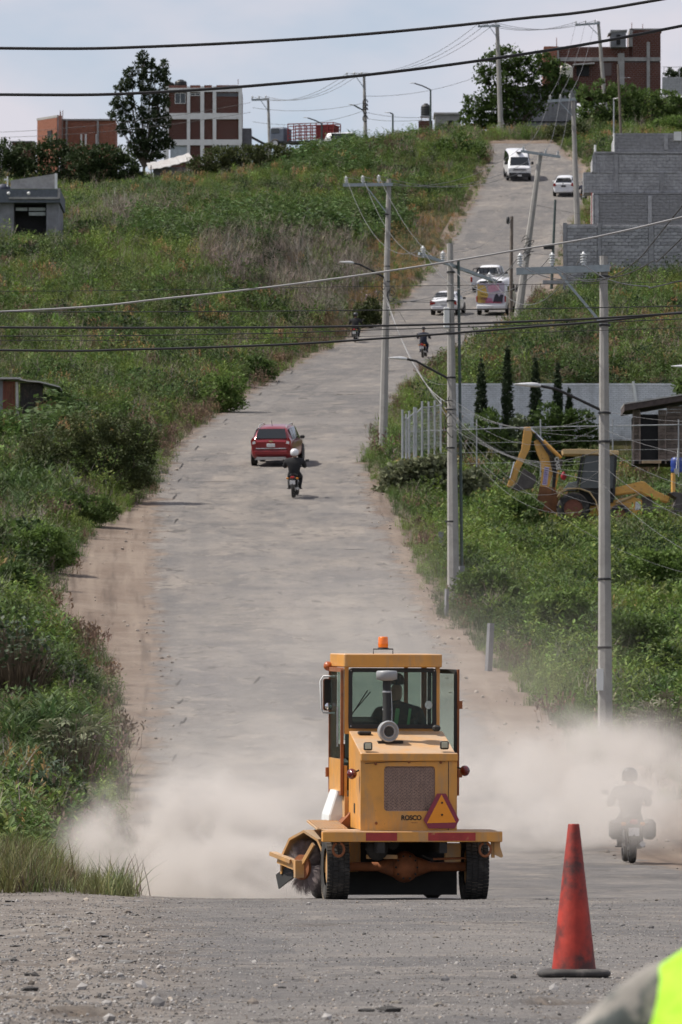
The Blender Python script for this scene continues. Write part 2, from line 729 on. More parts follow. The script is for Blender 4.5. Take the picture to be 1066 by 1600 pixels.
def make_road_mat():
    m = bpy.data.materials.new('worn_asphalt')
    t = NT(m)
    # coordinate that follows the road: lateral distance, distance along, nothing
    cmb = t.N.new('ShaderNodeCombineXYZ')
    t.L.new(t.attr('lat'), cmb.inputs[0])
    t.L.new(t.attr('along'), cmb.inputs[1])
    rc = cmb.outputs[0]
    grey = t.mix(t.rng(t.noise(0.16, vec=rc, detail=5), 0.36, 0.64), (0.114, 0.108, 0.104), (0.164, 0.152, 0.142))
    grey = t.mix(t.rng(t.noise(0.5, vec=rc, mul=(1.0, 0.05, 1), detail=4), 0.45, 0.72, 0, 0.6), grey, (0.098, 0.095, 0.097))
    # pale dust trodden into the surface, heaviest on the middle stretch
    dust = t.math('MULTIPLY', t.rng(t.noise(0.30, vec=rc, mul=(1, 0.3, 1), detail=6, rough=0.6), 0.32, 0.62), t.attr('dusty'))
    grey = t.mix(dust, grey, (0.225, 0.197, 0.170))
    # scattered worn spots: dark bare binder, pale exposed base
    sp_a = t.noise(0.55, vec=rc, mul=(1.0, 0.42, 1), detail=7, rough=0.68)
    grey = t.mix(t.rng(sp_a, 0.52, 0.61, 0, 0.65), grey, (0.088, 0.085, 0.086))
    grey = t.mix(t.rng(sp_a, 0.46, 0.37, 0, 0.7), grey, (0.255, 0.224, 0.193))
    sp_b = t.noise(1.7, vec=rc, mul=(1.0, 0.4, 1), detail=6, rough=0.7)
    grey = t.mix(t.rng(sp_b, 0.55, 0.64, 0, 0.75), grey, (0.075, 0.071, 0.069))
    grey = t.mix(t.rng(sp_b, 0.43, 0.35, 0, 0.7), grey, (0.285, 0.25, 0.215))
    trk = t.noise(0.9, vec=rc, mul=(1.0, 0.012, 1), detail=3)
    grey = t.mix(t.rng(trk, 0.50, 0.66, 0, 0.35), grey, (0.10, 0.096, 0.095))
    # old repair patches
    pv = t.N.new('ShaderNodeTexVoronoi')
    pv.distance = 'CHEBYCHEV'
    pv.inputs['Scale'].default_value = 0.22
    mp = t.N.new('ShaderNodeMapping')
    mp.inputs['Scale'].default_value = (1.2, 0.45, 1)
    t.L.new(rc, mp.inputs['Vector'])
    t.L.new(mp.outputs[0], pv.inputs['Vector'])
    sep = t.N.new('ShaderNodeSeparateColor')
    t.L.new(pv.outputs['Color'], sep.inputs[0])
    grey = t.mix(t.rng(sep.outputs[0], 0.60, 0.63, 0, 0.3), grey, (0.105, 0.102, 0.104))
    grey = t.mix(t.rng(sep.outputs[1], 0.68, 0.72, 0, 0.28), grey, (0.235, 0.215, 0.195))
    # cracks, and crumbled patches
    wob = t.N.new('ShaderNodeMix')
    wob.data_type = 'VECTOR'
    wob.inputs[0].default_value = 0.3
    nzv = t.N.new('ShaderNodeTexNoise')
    nzv.inputs['Scale'].default_value = 0.8
    t.L.new(rc, nzv.inputs['Vector'])
    t.L.new(rc, wob.inputs[4])
    t.L.new(nzv.outputs['Color'], wob.inputs[5])
    crk = t.rng(t.vor(0.42, vec=wob.outputs[1]), 0.0, 0.026, 1, 0)
    crk = t.math('MULTIPLY', crk, t.rng(t.noise(0.35, vec=rc, detail=4), 0.50, 0.60))
    hole = t.rng(t.noise(0.8, vec=rc, mul=(1.0, 0.55, 1), detail=7, rough=0.62), 0.625, 0.65)
    grey = t.mix(t.math('MULTIPLY', hole, 0.75), grey, (0.075, 0.068, 0.065))
    edg = t.rng(t.noise(0.8, vec=rc, mul=(1.0, 0.55, 1), detail=7, rough=0.62), 0.59, 0.625)
    grey = t.mix(t.math('MULTIPLY', t.math('SUBTRACT', edg, hole), 0.45), grey, (0.29, 0.255, 0.215))
    grey = t.mix(t.math('MULTIPLY', crk, 0.55), grey, (0.06, 0.055, 0.052))
    # aggregate
    sp = t.noise(26, detail=5, rough=0.8)
    grey = t.mix(t.rng(sp, 0.53, 0.68, 0, 0.75), grey, (0.34, 0.33, 0.315))
    grey = t.mix(t.rng(sp, 0.47, 0.34, 0, 0.65), grey, (0.07, 0.067, 0.065))
    sp2 = t.noise(5.5, mul=(1.6, 0.6, 1), detail=5, rough=0.75)
    grey = t.mix(t.rng(sp2, 0.55, 0.75, 0, 0.45), grey, (0.12, 0.115, 0.11))
    d = dirt_col(t)
    rut = t.noise(1.6, vec=rc, mul=(1.0, 0.03, 1), detail=4)
    d = t.mix(t.rng(rut, 0.54, 0.68, 0, 0.55), d, (0.262, 0.212, 0.168))
    d = t.mix(t.rng(rut, 0.46, 0.34, 0, 0.7), d, (0.088, 0.066, 0.052))
    d = t.mix(t.rng(t.attr('along'), 100, 112, 0.75, 0), d, t.mix(t.rng(t.noise(1.3, detail=6, rough=0.7), 0.4, 0.6), (0.125, 0.115, 0.105), (0.225, 0.208, 0.188)))
    e = t.math('ADD', t.attr('asph'), t.rng(t.noise(0.7, detail=6, rough=0.65), 0.25, 0.75, -0.75, 0.75))
    c = t.mix(t.rng(e, -0.25, 0.25), d, grey)
    c = t.mix(t.math('MULTIPLY', t.attr('holed'), 0.85), c, t.mix(t.rng(t.noise(7, detail=5, rough=0.7), 0.42, 0.62), (0.055, 0.043, 0.035), (0.20, 0.155, 0.115)))
    # broken rim of the asphalt
    rim = t.math('MULTIPLY', t.rng(e, -0.25, -0.05), t.rng(e, 0.15, 0.0))
    c = t.mix(t.math('MULTIPLY', rim, t.rng(t.noise(3.5, detail=5, rough=0.7), 0.45, 0.6, 0, 0.85)), c, (0.07, 0.062, 0.058))
    t.L.new(c, t.b.inputs['Base Color'])
    t.b.inputs['Roughness'].default_value = 0.9
    t.b.inputs['Specular IOR Level'].default_value = 0.25
    h = t.math('ADD', t.noise(22, detail=6, rough=0.75), t.math('MULTIPLY', t.noise(2.5, detail=5), 2.0))
    h = t.math('SUBTRACT', h, t.math('MULTIPLY', t.math('MAXIMUM', crk, hole), 2.0))
    t.bump(h, 0.8, 0.02)
    return m


M_GROUND = make_ground_mat()
M_ROAD = make_road_mat()

ys = [-40, -20, -5, 5, 12, 20, 28, 36, 50, 65, 80] + list(np.arange(90, 380, 1.25)) + list(np.arange(380, 700, 2.0)) + [705, 715, 730, 750, 775, 800, 850, 900, 1000, 1150, 1350, 1600]
xs0 = [-900, -500, -300, -180, -120, -90, -70, -55, -46] + list(np.arange(-40, 40.1, 0.9)) + [46, 55, 70, 90, 120, 180, 300, 500, 900]


def ground_z(x, Y):
    z = zg(x, Y)
    inside = min(x - min(XL(Y) - .2, VL(Y)), max(XR(Y) + .2, VR(Y)) - x) if Y > 112 else min(x - XL(Y), XR(Y) - x)
    wide = min(x + 9.5, 13.5 - x) if Y < 112 else inside
    return z - 0.30 * sstep(-0.1, 0.9, inside) * (1 - sstep(652, 655, Y)) - 0.10 * sstep(0, 0.8, wide) * (1 - sstep(104, 112, Y))


ground = gridmesh('ground', ys, lambda Y: xs0, ground_z,
                  {'veg': lambda x, Y: 3.0 if Y > 656 else max(VL(Y) - x, x - VR(Y)) if Y > 97 else max(VL(max(Y, 98)) - x, x - 14)})
ground.data.materials.append(M_GROUND)
tag(ground, 'weedy hillside soil on both sides of the road', kind='structure')

# road: one sheet from behind the camera to the top of the hill; broken holes and ridges are real dips in it
HOLES = []   # x, Y, half width, half length, depth


def hole_px(px, py, wpx, length, depth):
    z = -0.88
    Y = -z * FP / (py - HOR)
    HOLES.append(((px - 533) / FP * Y, Y, wpx / 2 * Y / FP, length / 2, depth))


for a in ((885, 1570, 130, 0.9, 0.05), (765, 1447, 160, 0.9, 0.035), (265, 1493, 30, 0.5, 0.05), (300, 1518, 34, 0.9, 0.035), (60, 1560, 120, 0.8, 0.04),
          (90, 1470, 150, 1.2, 0.035), (130, 1590, 140, 0.8, 0.05), (600, 1588, 90, 0.5, 0.03), (500, 1450, 120, 1.4, 0.02), (985, 1435, 80, 1.0, 0.02),
          (190, 1530, 110, 0.8, 0.035), (40, 1510, 90, 0.7, 0.04), (700, 1425, 130, 1.5, 0.02), (920, 1590, 150, 0.5, 0.03)):
    hole_px(*a)


def road_z(x, Y):
    xl, xr = XL(Y), XR(Y)
    z = zg(x, Y) + 0.015
    n = noise.noise((x * 0.8, Y * 0.35, 0.3)) * 0.014 + noise.noise((x * 2.6, Y * 1.3, 5.3)) * 0.007
    rough = 1.0 if Y < 112 else 0.7
    dirt = sstep(0.2, -0.6, x - xl)
    z += n * rough * (1 + 1.5 * dirt)
    if Y < 112:
        z += dirt * 0.03 * noise.noise((x * 1.9, Y * 0.8, 9.9))
        for hx, hy, hw, hl, hd in HOLES:
            q = ((x - hx) / hw) ** 2 + ((Y - hy) / hl) ** 2
            if q < 1.8:
                q *= 1 + 0.5 * noise.noise((x * 6, Y * 4, hx))
                z -= hd * (1 - sstep(0.82, 1.0, q))
                z += 0.35 * hd * sstep(0.75, 1.0, q) * (1 - sstep(1.0, 1.5, q))
    return z


ry = [-40, -20, -8, 2, 10, 18, 24, 28] + list(np.arange(30, 50, 0.12)) + list(np.arange(50, 104, 0.22)) + list(np.arange(104, 240, 0.8)) + list(np.arange(240, 654, 1.6))
NC = 76


def road_xs(Y):
    k = sstep(100, 150, Y)
    sl, sr = min(XL(Y) - 1.0, VL(Y) - .8), max(XR(Y) + 1.0, VR(Y) + .8)
    a = lerp(-8.6, sl, k) if Y < 150 else sl
    b = lerp(12.5, sr, k) if Y < 150 else sr
    if Y < 100:      # more columns where the frame looks
        h = 0.055 * Y + 0.6
        L = [a + (-h - a) * i / 8 for i in range(8)] + [-h + 2 * h * i / (NC - 16) for i in range(NC - 16)] + [h + (b - h) * i / 7 for i in range(8)]
        return L
    return [a + (b - a) * i / (NC - 1) for i in range(NC)]


def holed(x, Y):
    if Y > 112:
        return 0.0
    v = 0.0
    for hx, hy, hw, hl, hd in HOLES:
        q = ((x - hx) / hw) ** 2 + ((Y - hy) / hl) ** 2
        if q < 2:
            q *= 1 + 0.5 * noise.noise((x * 6, Y * 4, hx))
            v = max(v, (1 - sstep(.8, 1.25, q)) * min(1, hd / .04))
    return v


def dusty(x, Y):
    return 0.12 + 0.83 * sstep(232, 262, Y + (x - XL(Y)) * 2) * (1 - sstep(335, 385, Y)) + 0.15 * sstep(380, 420, Y) + 0.55 * sstep(150, 175, Y) * (1 - sstep(190, 230, Y))


road = gridmesh('road', ry, road_xs, road_z, {
    'asph': lambda x, Y: min(x - XL(Y), XR(Y) - x),
    'lat': lambda x, Y: x - (XL(Y) if Y > 150 else -0.022 * Y),
    'along': lambda x, Y: Y,
    'dusty': dusty, 'holed': holed})
road.data.materials.append(M_ROAD)
# cracks and seams: dark irregular strips laid on the surface, mostly running across the road
def road_cracks():
    r = random.Random(77)
    m = MB()

    def strand(x, Y, n, sx, sy, w):
        P = []
        for i in range(n):
            P.append((x, Y, w * r.uniform(.35, 1.2) * math.sin(math.pi * (i + .6) / (n + .2))))
            x += sx * r.uniform(.5, 1.4)
            Y += sy * r.uniform(-.6, 1.5)
        vs, fs = [], []
        for i, (a, b, ww) in enumerate(P):
            z = road_z(a, b) + .022
            nx_, ny_ = (0, 1) if abs(sx) > abs(sy) else (1, 0)
            vs += [(a - nx_ * ww, b - ny_ * ww * 3, z), (a + nx_ * ww, b + ny_ * ww * 3, z)]
        fs = [(2 * i, 2 * i + 1, 2 * i + 3, 2 * i + 2) for i in range(len(P) - 1)]
        m.add(vs, fs)
    for _ in range(46):
        Y = 160 + 300 * r.random() ** 1.2
        x = lerp(XL(Y) + .3, XR(Y) - .8, r.random() ** 1.6)
        L = r.choice((.25, .35, .5, .8, 1.3))
        strand(x, Y, r.randint(4, 12), L / 8, r.choice((.05, .2, .5)), .012 + .03 * r.random() ** 2)
    for _ in range(34):       # crumbling left edge
        Y = 165 + 80 * r.random()
        strand(XL(Y) + r.uniform(.1, 1.6), Y, 7, .12, .3, .03)
    for Y0, Y1 in ((300, 420), (200, 235)):      # long seam beside the left edge
        Y = Y0
        while Y < Y1:
            strand(XL(Y) + .55 + .12 * math.sin(Y * .3), Y, 8, .02, r.uniform(.7, 1.3), .035)
            Y += r.uniform(7, 13)
    o = m.build('cracks', mat('crack_dark', (0.035, 0.032, 0.03), .95), road)
    o['kind'] = 'stuff'


road_cracks()
tag(road, 'patched dusty asphalt road climbing the hill', kind='structure')

# ================================================================ plants that nobody could count
rnd = random.Random(11)


def blade(m, base, az, lean, h, w, bend=0.5, segs=2):
    """one grass blade"""
    d = Vector((math.cos(az), math.sin(az), 0))
    s = Vector((-d.y, d.x, 0))
    pts = []
    for i in range(segs + 1):
        t = i / segs
        p = Vector(base) + Vector((0, 0, 1)) * h * (t - 0.35 * bend * t * t) + d * (lean * h * t + bend * h * 0.5 * t * t)
        pts.append((p, w * (1 - t) ** 0.7))
    vs, fs = [], []
    for p, ww in pts[:-1]:
        vs += [p - s * ww / 2, p + s * ww / 2]
    vs.append(pts[-1][0])
    for i in range(segs - 1):
        fs.append((2 * i, 2 * i + 1, 2 * i + 3, 2 * i + 2))
    k = 2 * (segs - 1)
    fs.append((k, k + 1, k + 2))
    m.add(vs, fs)


def leaf(m, p, d, up, l, w, fold=0.15):
    """a leaf: two triangles folded along the midrib"""
    d = Vector(d).normalized()
    s = d.cross(Vector(up))
    if s.length < 1e-4:
        s = Vector((1, 0, 0))
    s.normalize()
    n = s.cross(d)
    p = Vector(p)
    m.add([p, p + d * l * 0.45 + s * w / 2 + n * fold * w, p + d * l, p + d * l * 0.45 - s * w / 2 + n * fold * w], [(0, 1, 2), (0, 2, 3)])


def rvec(r):
    while True:
        v = Vector((r.uniform(-1, 1), r.uniform(-1, 1), r.uniform(-1, 1)))
        if 0.05 < v.length < 1:
            return v.normalized()


M_LEAFI = leaf_mat('scattered_leaf', (0, 0, 0), inst=True, trans=0.3)
M_STALKI = leaf_mat('scattered_stalk', (0, 0, 0), inst=True, trans=0.1, rough=0.9)


def proto(fn, n, m=None):
    out = []
    for i in range(n):
        r = random.Random(100 + i * 7)
        mb = MB()
        fn(mb, r)
        me = bpy.data.meshes.new('plant_form')
        me.from_pydata(mb.v, [], mb.f)
        me.materials.append(m or M_LEAFI)
        out.append(bpy.data.objects.new('plant_form', me))
    return out


def g_grass(m, r):
    for i in range(30):
        a = r.uniform(0, 6.28)
        b = (r.gauss(0, .16), r.gauss(0, .16), -0.05)
        blade(m, b, a, r.uniform(0.05, .45), r.uniform(.45, 1.0), r.uniform(.015, .034), r.uniform(.2, .9), 3)


def g_weed(m, r):
    for s in range(7):
        x, y = r.gauss(0, .2), r.gauss(0, .2)
        h = r.uniform(.55, 1.05)
        lx, ly = r.uniform(-.2, .2), r.uniform(-.2, .2)
        blade(m, (x, y, -.05), r.uniform(0, 6), .1, h, .02, 0)
        for k in range(13):
            t = r.uniform(.15, 1)
            p = (x + lx * t, y + ly * t, h * t)
            a = r.uniform(0, 6.28)
            leaf(m, p, (math.cos(a), math.sin(a), r.uniform(-.3, .8)), (0, 0, 1), r.uniform(.12, .24), r.uniform(.035, .08))


def g_broad(m, r):
    for k in range(75):
        v = rvec(r)
        q = r.uniform(.45, 1) ** .5
        p = (v.x * .48 * q, v.y * .48 * q, .36 + v.z * .36 * q)
        d = Vector((v.x, v.y, v.z * .5)) + rvec(r) * .7
        leaf(m, p, d, (0, 0, 1), r.uniform(.12, .22), r.uniform(.09, .16), .1)


def g_dry(m, r):
    for s in range(16):
        a = r.uniform(0, 6.28)
        b = Vector((r.gauss(0, .2), r.gauss(0, .2), -.05))
        h = r.uniform(.6, 1.25)
        blade(m, b, a, r.uniform(0, .35), h, .022, r.uniform(0, .2), 2)
        d = Vector((math.cos(a), math.sin(a), 0))
        for k in range(3):
            t = r.uniform(.35, .9)
            blade(m, b + Vector((0, 0, h * t)) + d * .15 * h * t, r.uniform(0, 6.28), .8, h * r.uniform(.2, .4), .014, .1, 2)


def g_plume(m, r):
    for s in range(22):
        a = r.uniform(0, 6.28)
        b = Vector((r.gauss(0, .2), r.gauss(0, .2), -.05))
        h = r.uniform(.45, .95)
        blade(m, b, a, r.uniform(0, .3), h, .014, .2, 2)
        d = Vector((math.cos(a), math.sin(a), 0))
        for k in range(5):
            leaf(m, b + Vector((0, 0, h * (.62 + .07 * k))) + d * h * .16, rvec(r) + Vector((0, 0, 1)), d, .13, .045)


def g_vine(m, r):
    for k in range(60):
        p = (r.gauss(0, .38), r.gauss(0, .38), abs(r.gauss(.25, .2)))
        d = Vector((r.uniform(-1, 1), r.uniform(-1, 1), r.uniform(-.7, .3)))
        leaf(m, p, d, (0, 0, 1), r.uniform(.16, .26), r.uniform(.15, .24), .06)


def g_bushy(m, r):
    cl = [(rvec(r), r.uniform(.45, 1)) for _ in range(16)]
    for v, q in cl:
        c = Vector((v.x * .75 * q, v.y * .75 * q, .62 + v.z * .55 * q))
        for _ in range(15):
            p = c + rvec(r) * r.uniform(.05, .32)
            leaf(m, p, v + rvec(r), (0, 0, 1), r.uniform(.09, .17), r.uniform(.04, .08), .12)
    for _ in range(5):
        blade(m, (0, 0, -.1), r.uniform(0, 6.28), .5, .9, .03, .1)


def g_corn(m, r):
    for s in range(6):
        x, y = r.gauss(0, .22), r.gauss(0, .22)
        h = r.uniform(.8, 1.3)
        blade(m, (x, y, -.05), 0, .03, h, .04, 0)
        for k in range(7):
            blade(m, (x, y, h * (.12 + .12 * k)), r.uniform(0, 6.28), .7, r.uniform(.35, .55), .07, 1.0, 3)


FORMS = {'grass': proto(g_grass, 3), 'weed': proto(g_weed, 4), 'broad': proto(g_broad, 3), 'dry': proto(g_dry, 3, M_STALKI),
         'plume': proto(g_plume, 3, M_STALKI), 'vine': proto(g_vine, 2), 'bushy': proto(g_bushy, 4), 'corn': proto(g_corn, 2)}


def scatter(name, label, cat, forms, pts):
    """pts: (x, y, z, rotz, scale, tint)"""
    me = bpy.data.meshes.new(name)
    me.from_pydata([p[:3] for p in pts], [], [])
    a = me.attributes.new('rot', 'FLOAT_VECTOR', 'POINT')
    a.data.foreach_set('vector', [q for p in pts for q in (rnd.uniform(-.12, .12), rnd.uniform(-.12, .12), p[3])])
    a = me.attributes.new('scl', 'FLOAT', 'POINT')
    a.data.foreach_set('value', [p[4] for p in pts])
    a = me.attributes.new('pick', 'INT', 'POINT')
    a.data.foreach_set('value', [rnd.randrange(len(forms)) for p in pts])
    a = me.attributes.new('tint', 'FLOAT_COLOR', 'POINT')
    a.data.foreach_set('color', [q for p in pts for q in (*p[5], 1.0)])
    o = bpy.data.objects.new(name, me)
    COL.objects.link(o)
    g = bpy.data.node_groups.new(name, 'GeometryNodeTree')
    g.interface.new_socket('Geometry', in_out='INPUT', socket_type='NodeSocketGeometry')
    g.interface.new_socket('Geometry', in_out='OUTPUT', socket_type='NodeSocketGeometry')
    N, L = g.nodes, g.links
    gi, go = N.new('NodeGroupInput'), N.new('NodeGroupOutput')
    mp = N.new('GeometryNodeMeshToPoints')
    L.new(gi.outputs[0], mp.inputs['Mesh'])
    jn = N.new('GeometryNodeJoinGeometry')
    for f in forms:
        oi = N.new('GeometryNodeObjectInfo')
        oi.inputs['Object'].default_value = f
        ti = N.new('GeometryNodeGeometryToInstance')
        L.new(oi.outputs['Geometry'], ti.inputs[0])
        L.new(ti.outputs[0], jn.inputs[0])
    ip = N.new('GeometryNodeInstanceOnPoints')

    def na(nm, ty):
        q = N.new('GeometryNodeInputNamedAttribute')
        q.data_type = ty
        q.inputs['Name'].default_value = nm
        return q.outputs['Attribute']
    L.new(mp.outputs[0], ip.inputs['Points'])
    L.new(jn.outputs[0], ip.inputs['Instance'])
    ip.inputs['Pick Instance'].default_value = True
    L.new(na('pick', 'INT'), ip.inputs['Instance Index'])
    L.new(na('rot', 'FLOAT_VECTOR'), ip.inputs['Rotation'])
    L.new(na('scl', 'FLOAT'), ip.inputs['Scale'])
    L.new(ip.outputs[0], go.inputs[0])
    md = o.modifiers.new('scatter', 'NODES')
    md.node_group = g
    tag(o, label, cat, kind='stuff')
    return o


def inpoly(x, y, P):
    c = False
    j = len(P) - 1
    for i in range(len(P)):
        if (P[i][1] > y) != (P[j][1] > y) and x < (P[j][0] - P[i][0]) * (y - P[i][1]) / (P[j][1] - P[i][1]) + P[i][0]:
            c = not c
        j = i
    return c


BRIGHT, MID, DARK, OLIVE = (0.152, 0.212, 0.050), (0.088, 0.136, 0.038), (0.035, 0.057, 0.021), (0.140, 0.152, 0.058)
BLUEG = (0.095, 0.14, 0.05)
DRY, RED, STRAW, DUSTY = (0.215, 0.185, 0.155), (0.18, 0.13, 0.088), (0.33, 0.215, 0.10), (0.23, 0.22, 0.16)


def tint(c, r, v=.22, h=.12):
    k = r.uniform(1 - v, 1 + v)
    return tuple(max(.005, q * k * r.uniform(1 - h, 1 + h)) for q in c)


# tracts of the hillside where one plant rules, outlined where they lie in the view
TR_DRY = [[(310, 392), (420, 375), (560, 380), (640, 402), (622, 470), (560, 505), (470, 500), (400, 470), (330, 435)], [(150, 345), (300, 338), (330, 372), (200, 380)]]
TR_VINE = [[(200, 352), (330, 338), (520, 324), (625, 326), (625, 358), (480, 376), (330, 384), (200, 388)], [(0, 655), (90, 640), (130, 670), (80, 690), (0, 720)], [(420, 235), (560, 230), (600, 270), (430, 275)]]
TR_STRAW = [[(600, 345), (720, 330), (690, 395), (650, 430), (590, 440), (560, 400)], [(600, 425), (660, 410), (640, 460), (560, 490), (520, 480)]]
TR_RED = [[(400, 520), (540, 505), (560, 530), (500, 570), (420, 590), (380, 560)], [(200, 640), (420, 590), (430, 610), (330, 660), (260, 720), (230, 690)],
          [(850, 450), (900, 440), (920, 520), (1066, 505), (1066, 560), (900, 570), (830, 590), (690, 610), (640, 610), (720, 540), (800, 530)], [(560, 200), (680, 210), (700, 240), (580, 260)],
          [(60, 960), (150, 970), (170, 1030), (100, 1060)], [(0, 1290), (110, 1300), (140, 1360), (60, 1350)]]
TR_CORN = [[(160, 270), (300, 272), (290, 300), (150, 310)], [(0, 1170), (120, 1185), (110, 1265), (0, 1265)], [(0, 740), (60, 740), (120, 800), (0, 830)]]
CLEAR = []     # (x0, x1, y0, y1) footprints kept free of plants


def any_in(px, py, T):
    return any(inpoly(px, py, P) for P in T)


def grow():
    r = random.Random(5)
    out = {k: [] for k in FORMS}
    n = 0
    rows = []
    Y = 97.5
    while Y < 735:
        step = 1.0 if Y < 200 else 1.6
        half = Y * 0.0520 + 2.5
        dens = lerp(5.5, 2.0, sstep(100, 520, Y)) * (2.2 if Y < 113 else 1)
        for _ in range(int(step * 2 * half * dens)):
            x, yy = r.uniform(-half, half), Y + r.uniform(0, step)
            vl, vr = VL(yy), VR(yy)
            d = max(vl - x, x - vr) if yy < 656 else 2.5
            if d < -0.25 + 0.5 * noise.noise((x * .7, yy * .5, 2)):
                continue
            if any(a < x < b and c < yy < e for a, b, c, e in CLEAR):
                continue
            z = zg(x, yy)
            px, py = pix((x, yy, z))
            left = x < vl
            jx, jy = px + 26 * noise.noise((x * .25, yy * .15, 40)), py + 14 * noise.noise((x * .25, yy * .15, 50))
            patch = noise.noise((x * .13, yy * .07, 60))
            fine = noise.noise((x * .5, yy * .3, 70))
            size = r.uniform(.6, 1.25) * (1 + .55 * noise.noise((x * .35, yy * .22, 33)))
            kind, c = None, MID
            if left and yy > 585 and px < 470:
                size *= .7
            if left and yy > 662 and r.random() < .3:
                continue
            if any_in(jx, jy, TR_CORN):
                kind, c = 'corn', BLUEG
                size *= .85
            elif any_in(jx, jy, TR_VINE):
                kind, c = ('vine', (0.075, 0.12, 0.04)) if r.random() < .75 else ('weed', MID)
                size *= 1.4
            elif any_in(jx, jy, TR_STRAW):
                kind, c = ('grass', STRAW) if r.random() < .8 else ('weed', OLIVE)
                size *= .6
            elif any_in(jx, jy, TR_DRY) and r.random() < .58:
                kind, c = ('dry', DRY)
                size *= 1.35
            elif any_in(jx, jy, TR_RED) and r.random() < .28:
                kind, c = ('plume', RED)
                size *= .85
            else:
                u = r.random()
                if patch > .25:
                    kind = 'grass' if u < .6 else 'weed'
                    c = BRIGHT
                elif patch < -.22:
                    kind = 'broad' if u < .5 else 'weed'
                    c = DARK if u < .35 else MID
                else:
                    kind = 'weed' if u < .6 else ('grass' if u < .85 else 'broad')
                    c = MID if fine < .1 else BRIGHT
                if r.random() < .04:
                    kind, c = 'plume', RED
                if r.random() < .05:
                    kind, c = 'dry', DRY
            if d > 1.5 and r.random() < .045 * (1 + 2 * noise.noise((x * .2, yy * .1, 15))) and yy < 600:
                kind, c = 'bushy', r.choice((DARK, MID, (0.06, 0.085, 0.03), (0.105, 0.15, 0.05)))
                size = r.uniform(.75, 1.35)
            elif d > 1.2 and r.random() < .03:
                kind, c = r.choice((('dry', DRY), ('corn', BRIGHT), ('plume', STRAW)))
                size = r.uniform(1.0, 1.5) if kind != 'corn' else r.uniform(.7, .95)
            if not left and 170 < yy < 330 and kind in ('grass', 'plume', 'dry') and d > 1.5 and r.random() < .8:
                kind, c = ('weed', BRIGHT) if fine > -.25 else ('broad', MID)
                size *= 1.15
            if d < 1.0 and kind != 'plume':
                size *= .55 + .45 * max(d, 0)
                kind = 'grass' if r.random() < .7 else 'weed'
            if 97 < yy < 112 and left:
                kind, c = ('grass', OLIVE) if r.random() < .7 else ('grass', (0.15, 0.12, 0.075))
                size *= .62 if kind == 'plume' else 1
                size *= 1.05 * (.4 + .6 * sstep(0, 1.6, d))
            if not left and yy < 200:      # dust settled on the leaves beside the works
                c = tuple(lerp(a, b, .35) for a, b in zip(c, DUSTY))
            if left and 190 < yy < 345 and kind in ('weed', 'broad') and d > 1:
                size *= 1.0 + .9 * max(0, noise.noise((x * .45, yy * .2, 90)))
            if left and yy > 480 and py < 262:
                size *= 1.15
            if yy < 113:
                kind, size = 'grass', min(size, .85)
            out[kind].append((x, yy, z, r.uniform(0, 6.28), size, tint(c, r)))
        Y += step
    return out

# ================================================================ trees, bushes and plants that stand out one by one
def crown_mesh(blobs, n, lsize, seed, clump=0.34, fine=False, up=0.3, clump_n=16, shell=0.35, wide=0.55):
    """blobs: (centre, (rx, ry, rz)); leaves gather in clumps spread through the blobs"""
    r = random.Random(seed)
    m = MB()
    vol = [b[1][0] * b[1][2] + .01 for b in blobs]
    tot = sum(vol)
    for (c, s), v in zip(blobs, vol):
        k = max(1, int(n * v / tot / clump_n))
        for _ in range(k):
            d = rvec(r)
            q = r.uniform(shell, 1) ** .6
            cc = Vector((c[0] + d.x * s[0] * q, c[1] + d.y * s[1] * q, c[2] + d.z * s[2] * q))
            cr = clump * r.uniform(.6, 1.3)
            out = Vector((d.x, d.y, d.z + up)).normalized()
            for _ in range(clump_n):
                w = rvec(r) * cr * r.uniform(.2, 1)
                w.z *= .7
                dd = out * .6 + rvec(r)
                l = lsize * r.uniform(.6, 1.35)
                leaf(m, cc + w, dd, rvec(r) + Vector((0, 0, .8)), l, l * wide, .12)
    return m


def plant(name, label, cat, base, blobs, n, lsize, mleaf, seed, trunk_r=0.12, mtrunk=None, group=None, clump=0.34, up=0.3, clump_n=16, shell=0.35, wide=0.55, trunkname='trunk'):
    """base, blob centres in world space; trunk with limbs that reach into every blob, crown of leaves"""
    base = Vector(base)
    t = thing(name, label, cat, base, group=group)
    lb = [((Vector(c) - base), s) for c, s in blobs]
    crown_mesh(lb, n, lsize, seed, clump, up=up, clump_n=clump_n, shell=shell, wide=wide).build('crown', mleaf, t)
    r = random.Random(seed + 1)
    m = MB()
    mid = sum((b[0] for b in lb), Vector()) / len(lb)
    fork = Vector((mid.x * .45, mid.y * .45, min(b[0].z - b[1][2] * .6 for b in lb) * .7))
    fork.z = max(fork.z, 0.15 * mid.z)
    m.tube([(0, 0, -.4), (0, 0, 0), fork * .5 + Vector((r.uniform(-.1, .1) * trunk_r * 6, 0, 0)), fork], [trunk_r * 1.5, trunk_r * 1.15, trunk_r * .95, trunk_r * .8], 8)
    for c, s in lb:
        tip = c + Vector((r.uniform(-.3, .3) * s[0], r.uniform(-.3, .3) * s[1], s[2] * .5))
        bend = fork.lerp(c, .5) + Vector((r.uniform(-.2, .2) * s[0], r.uniform(-.2, .2) * s[1], s[2] * .1))
        m.tube([fork - (fork * .1), bend, c, tip], [trunk_r * .42, trunk_r * .3, trunk_r * .2, trunk_r * .06], 6)
        for _ in range(3):
            d = rvec(r)
            m.tube([c.lerp(bend, r.random() * .6), c + Vector((d.x * s[0], d.y * s[1], abs(d.z) * s[2])) * .8], [trunk_r * .22, trunk_r * .05], 5)
    m.build(trunkname, mtrunk or M_BARK, t)
    return t


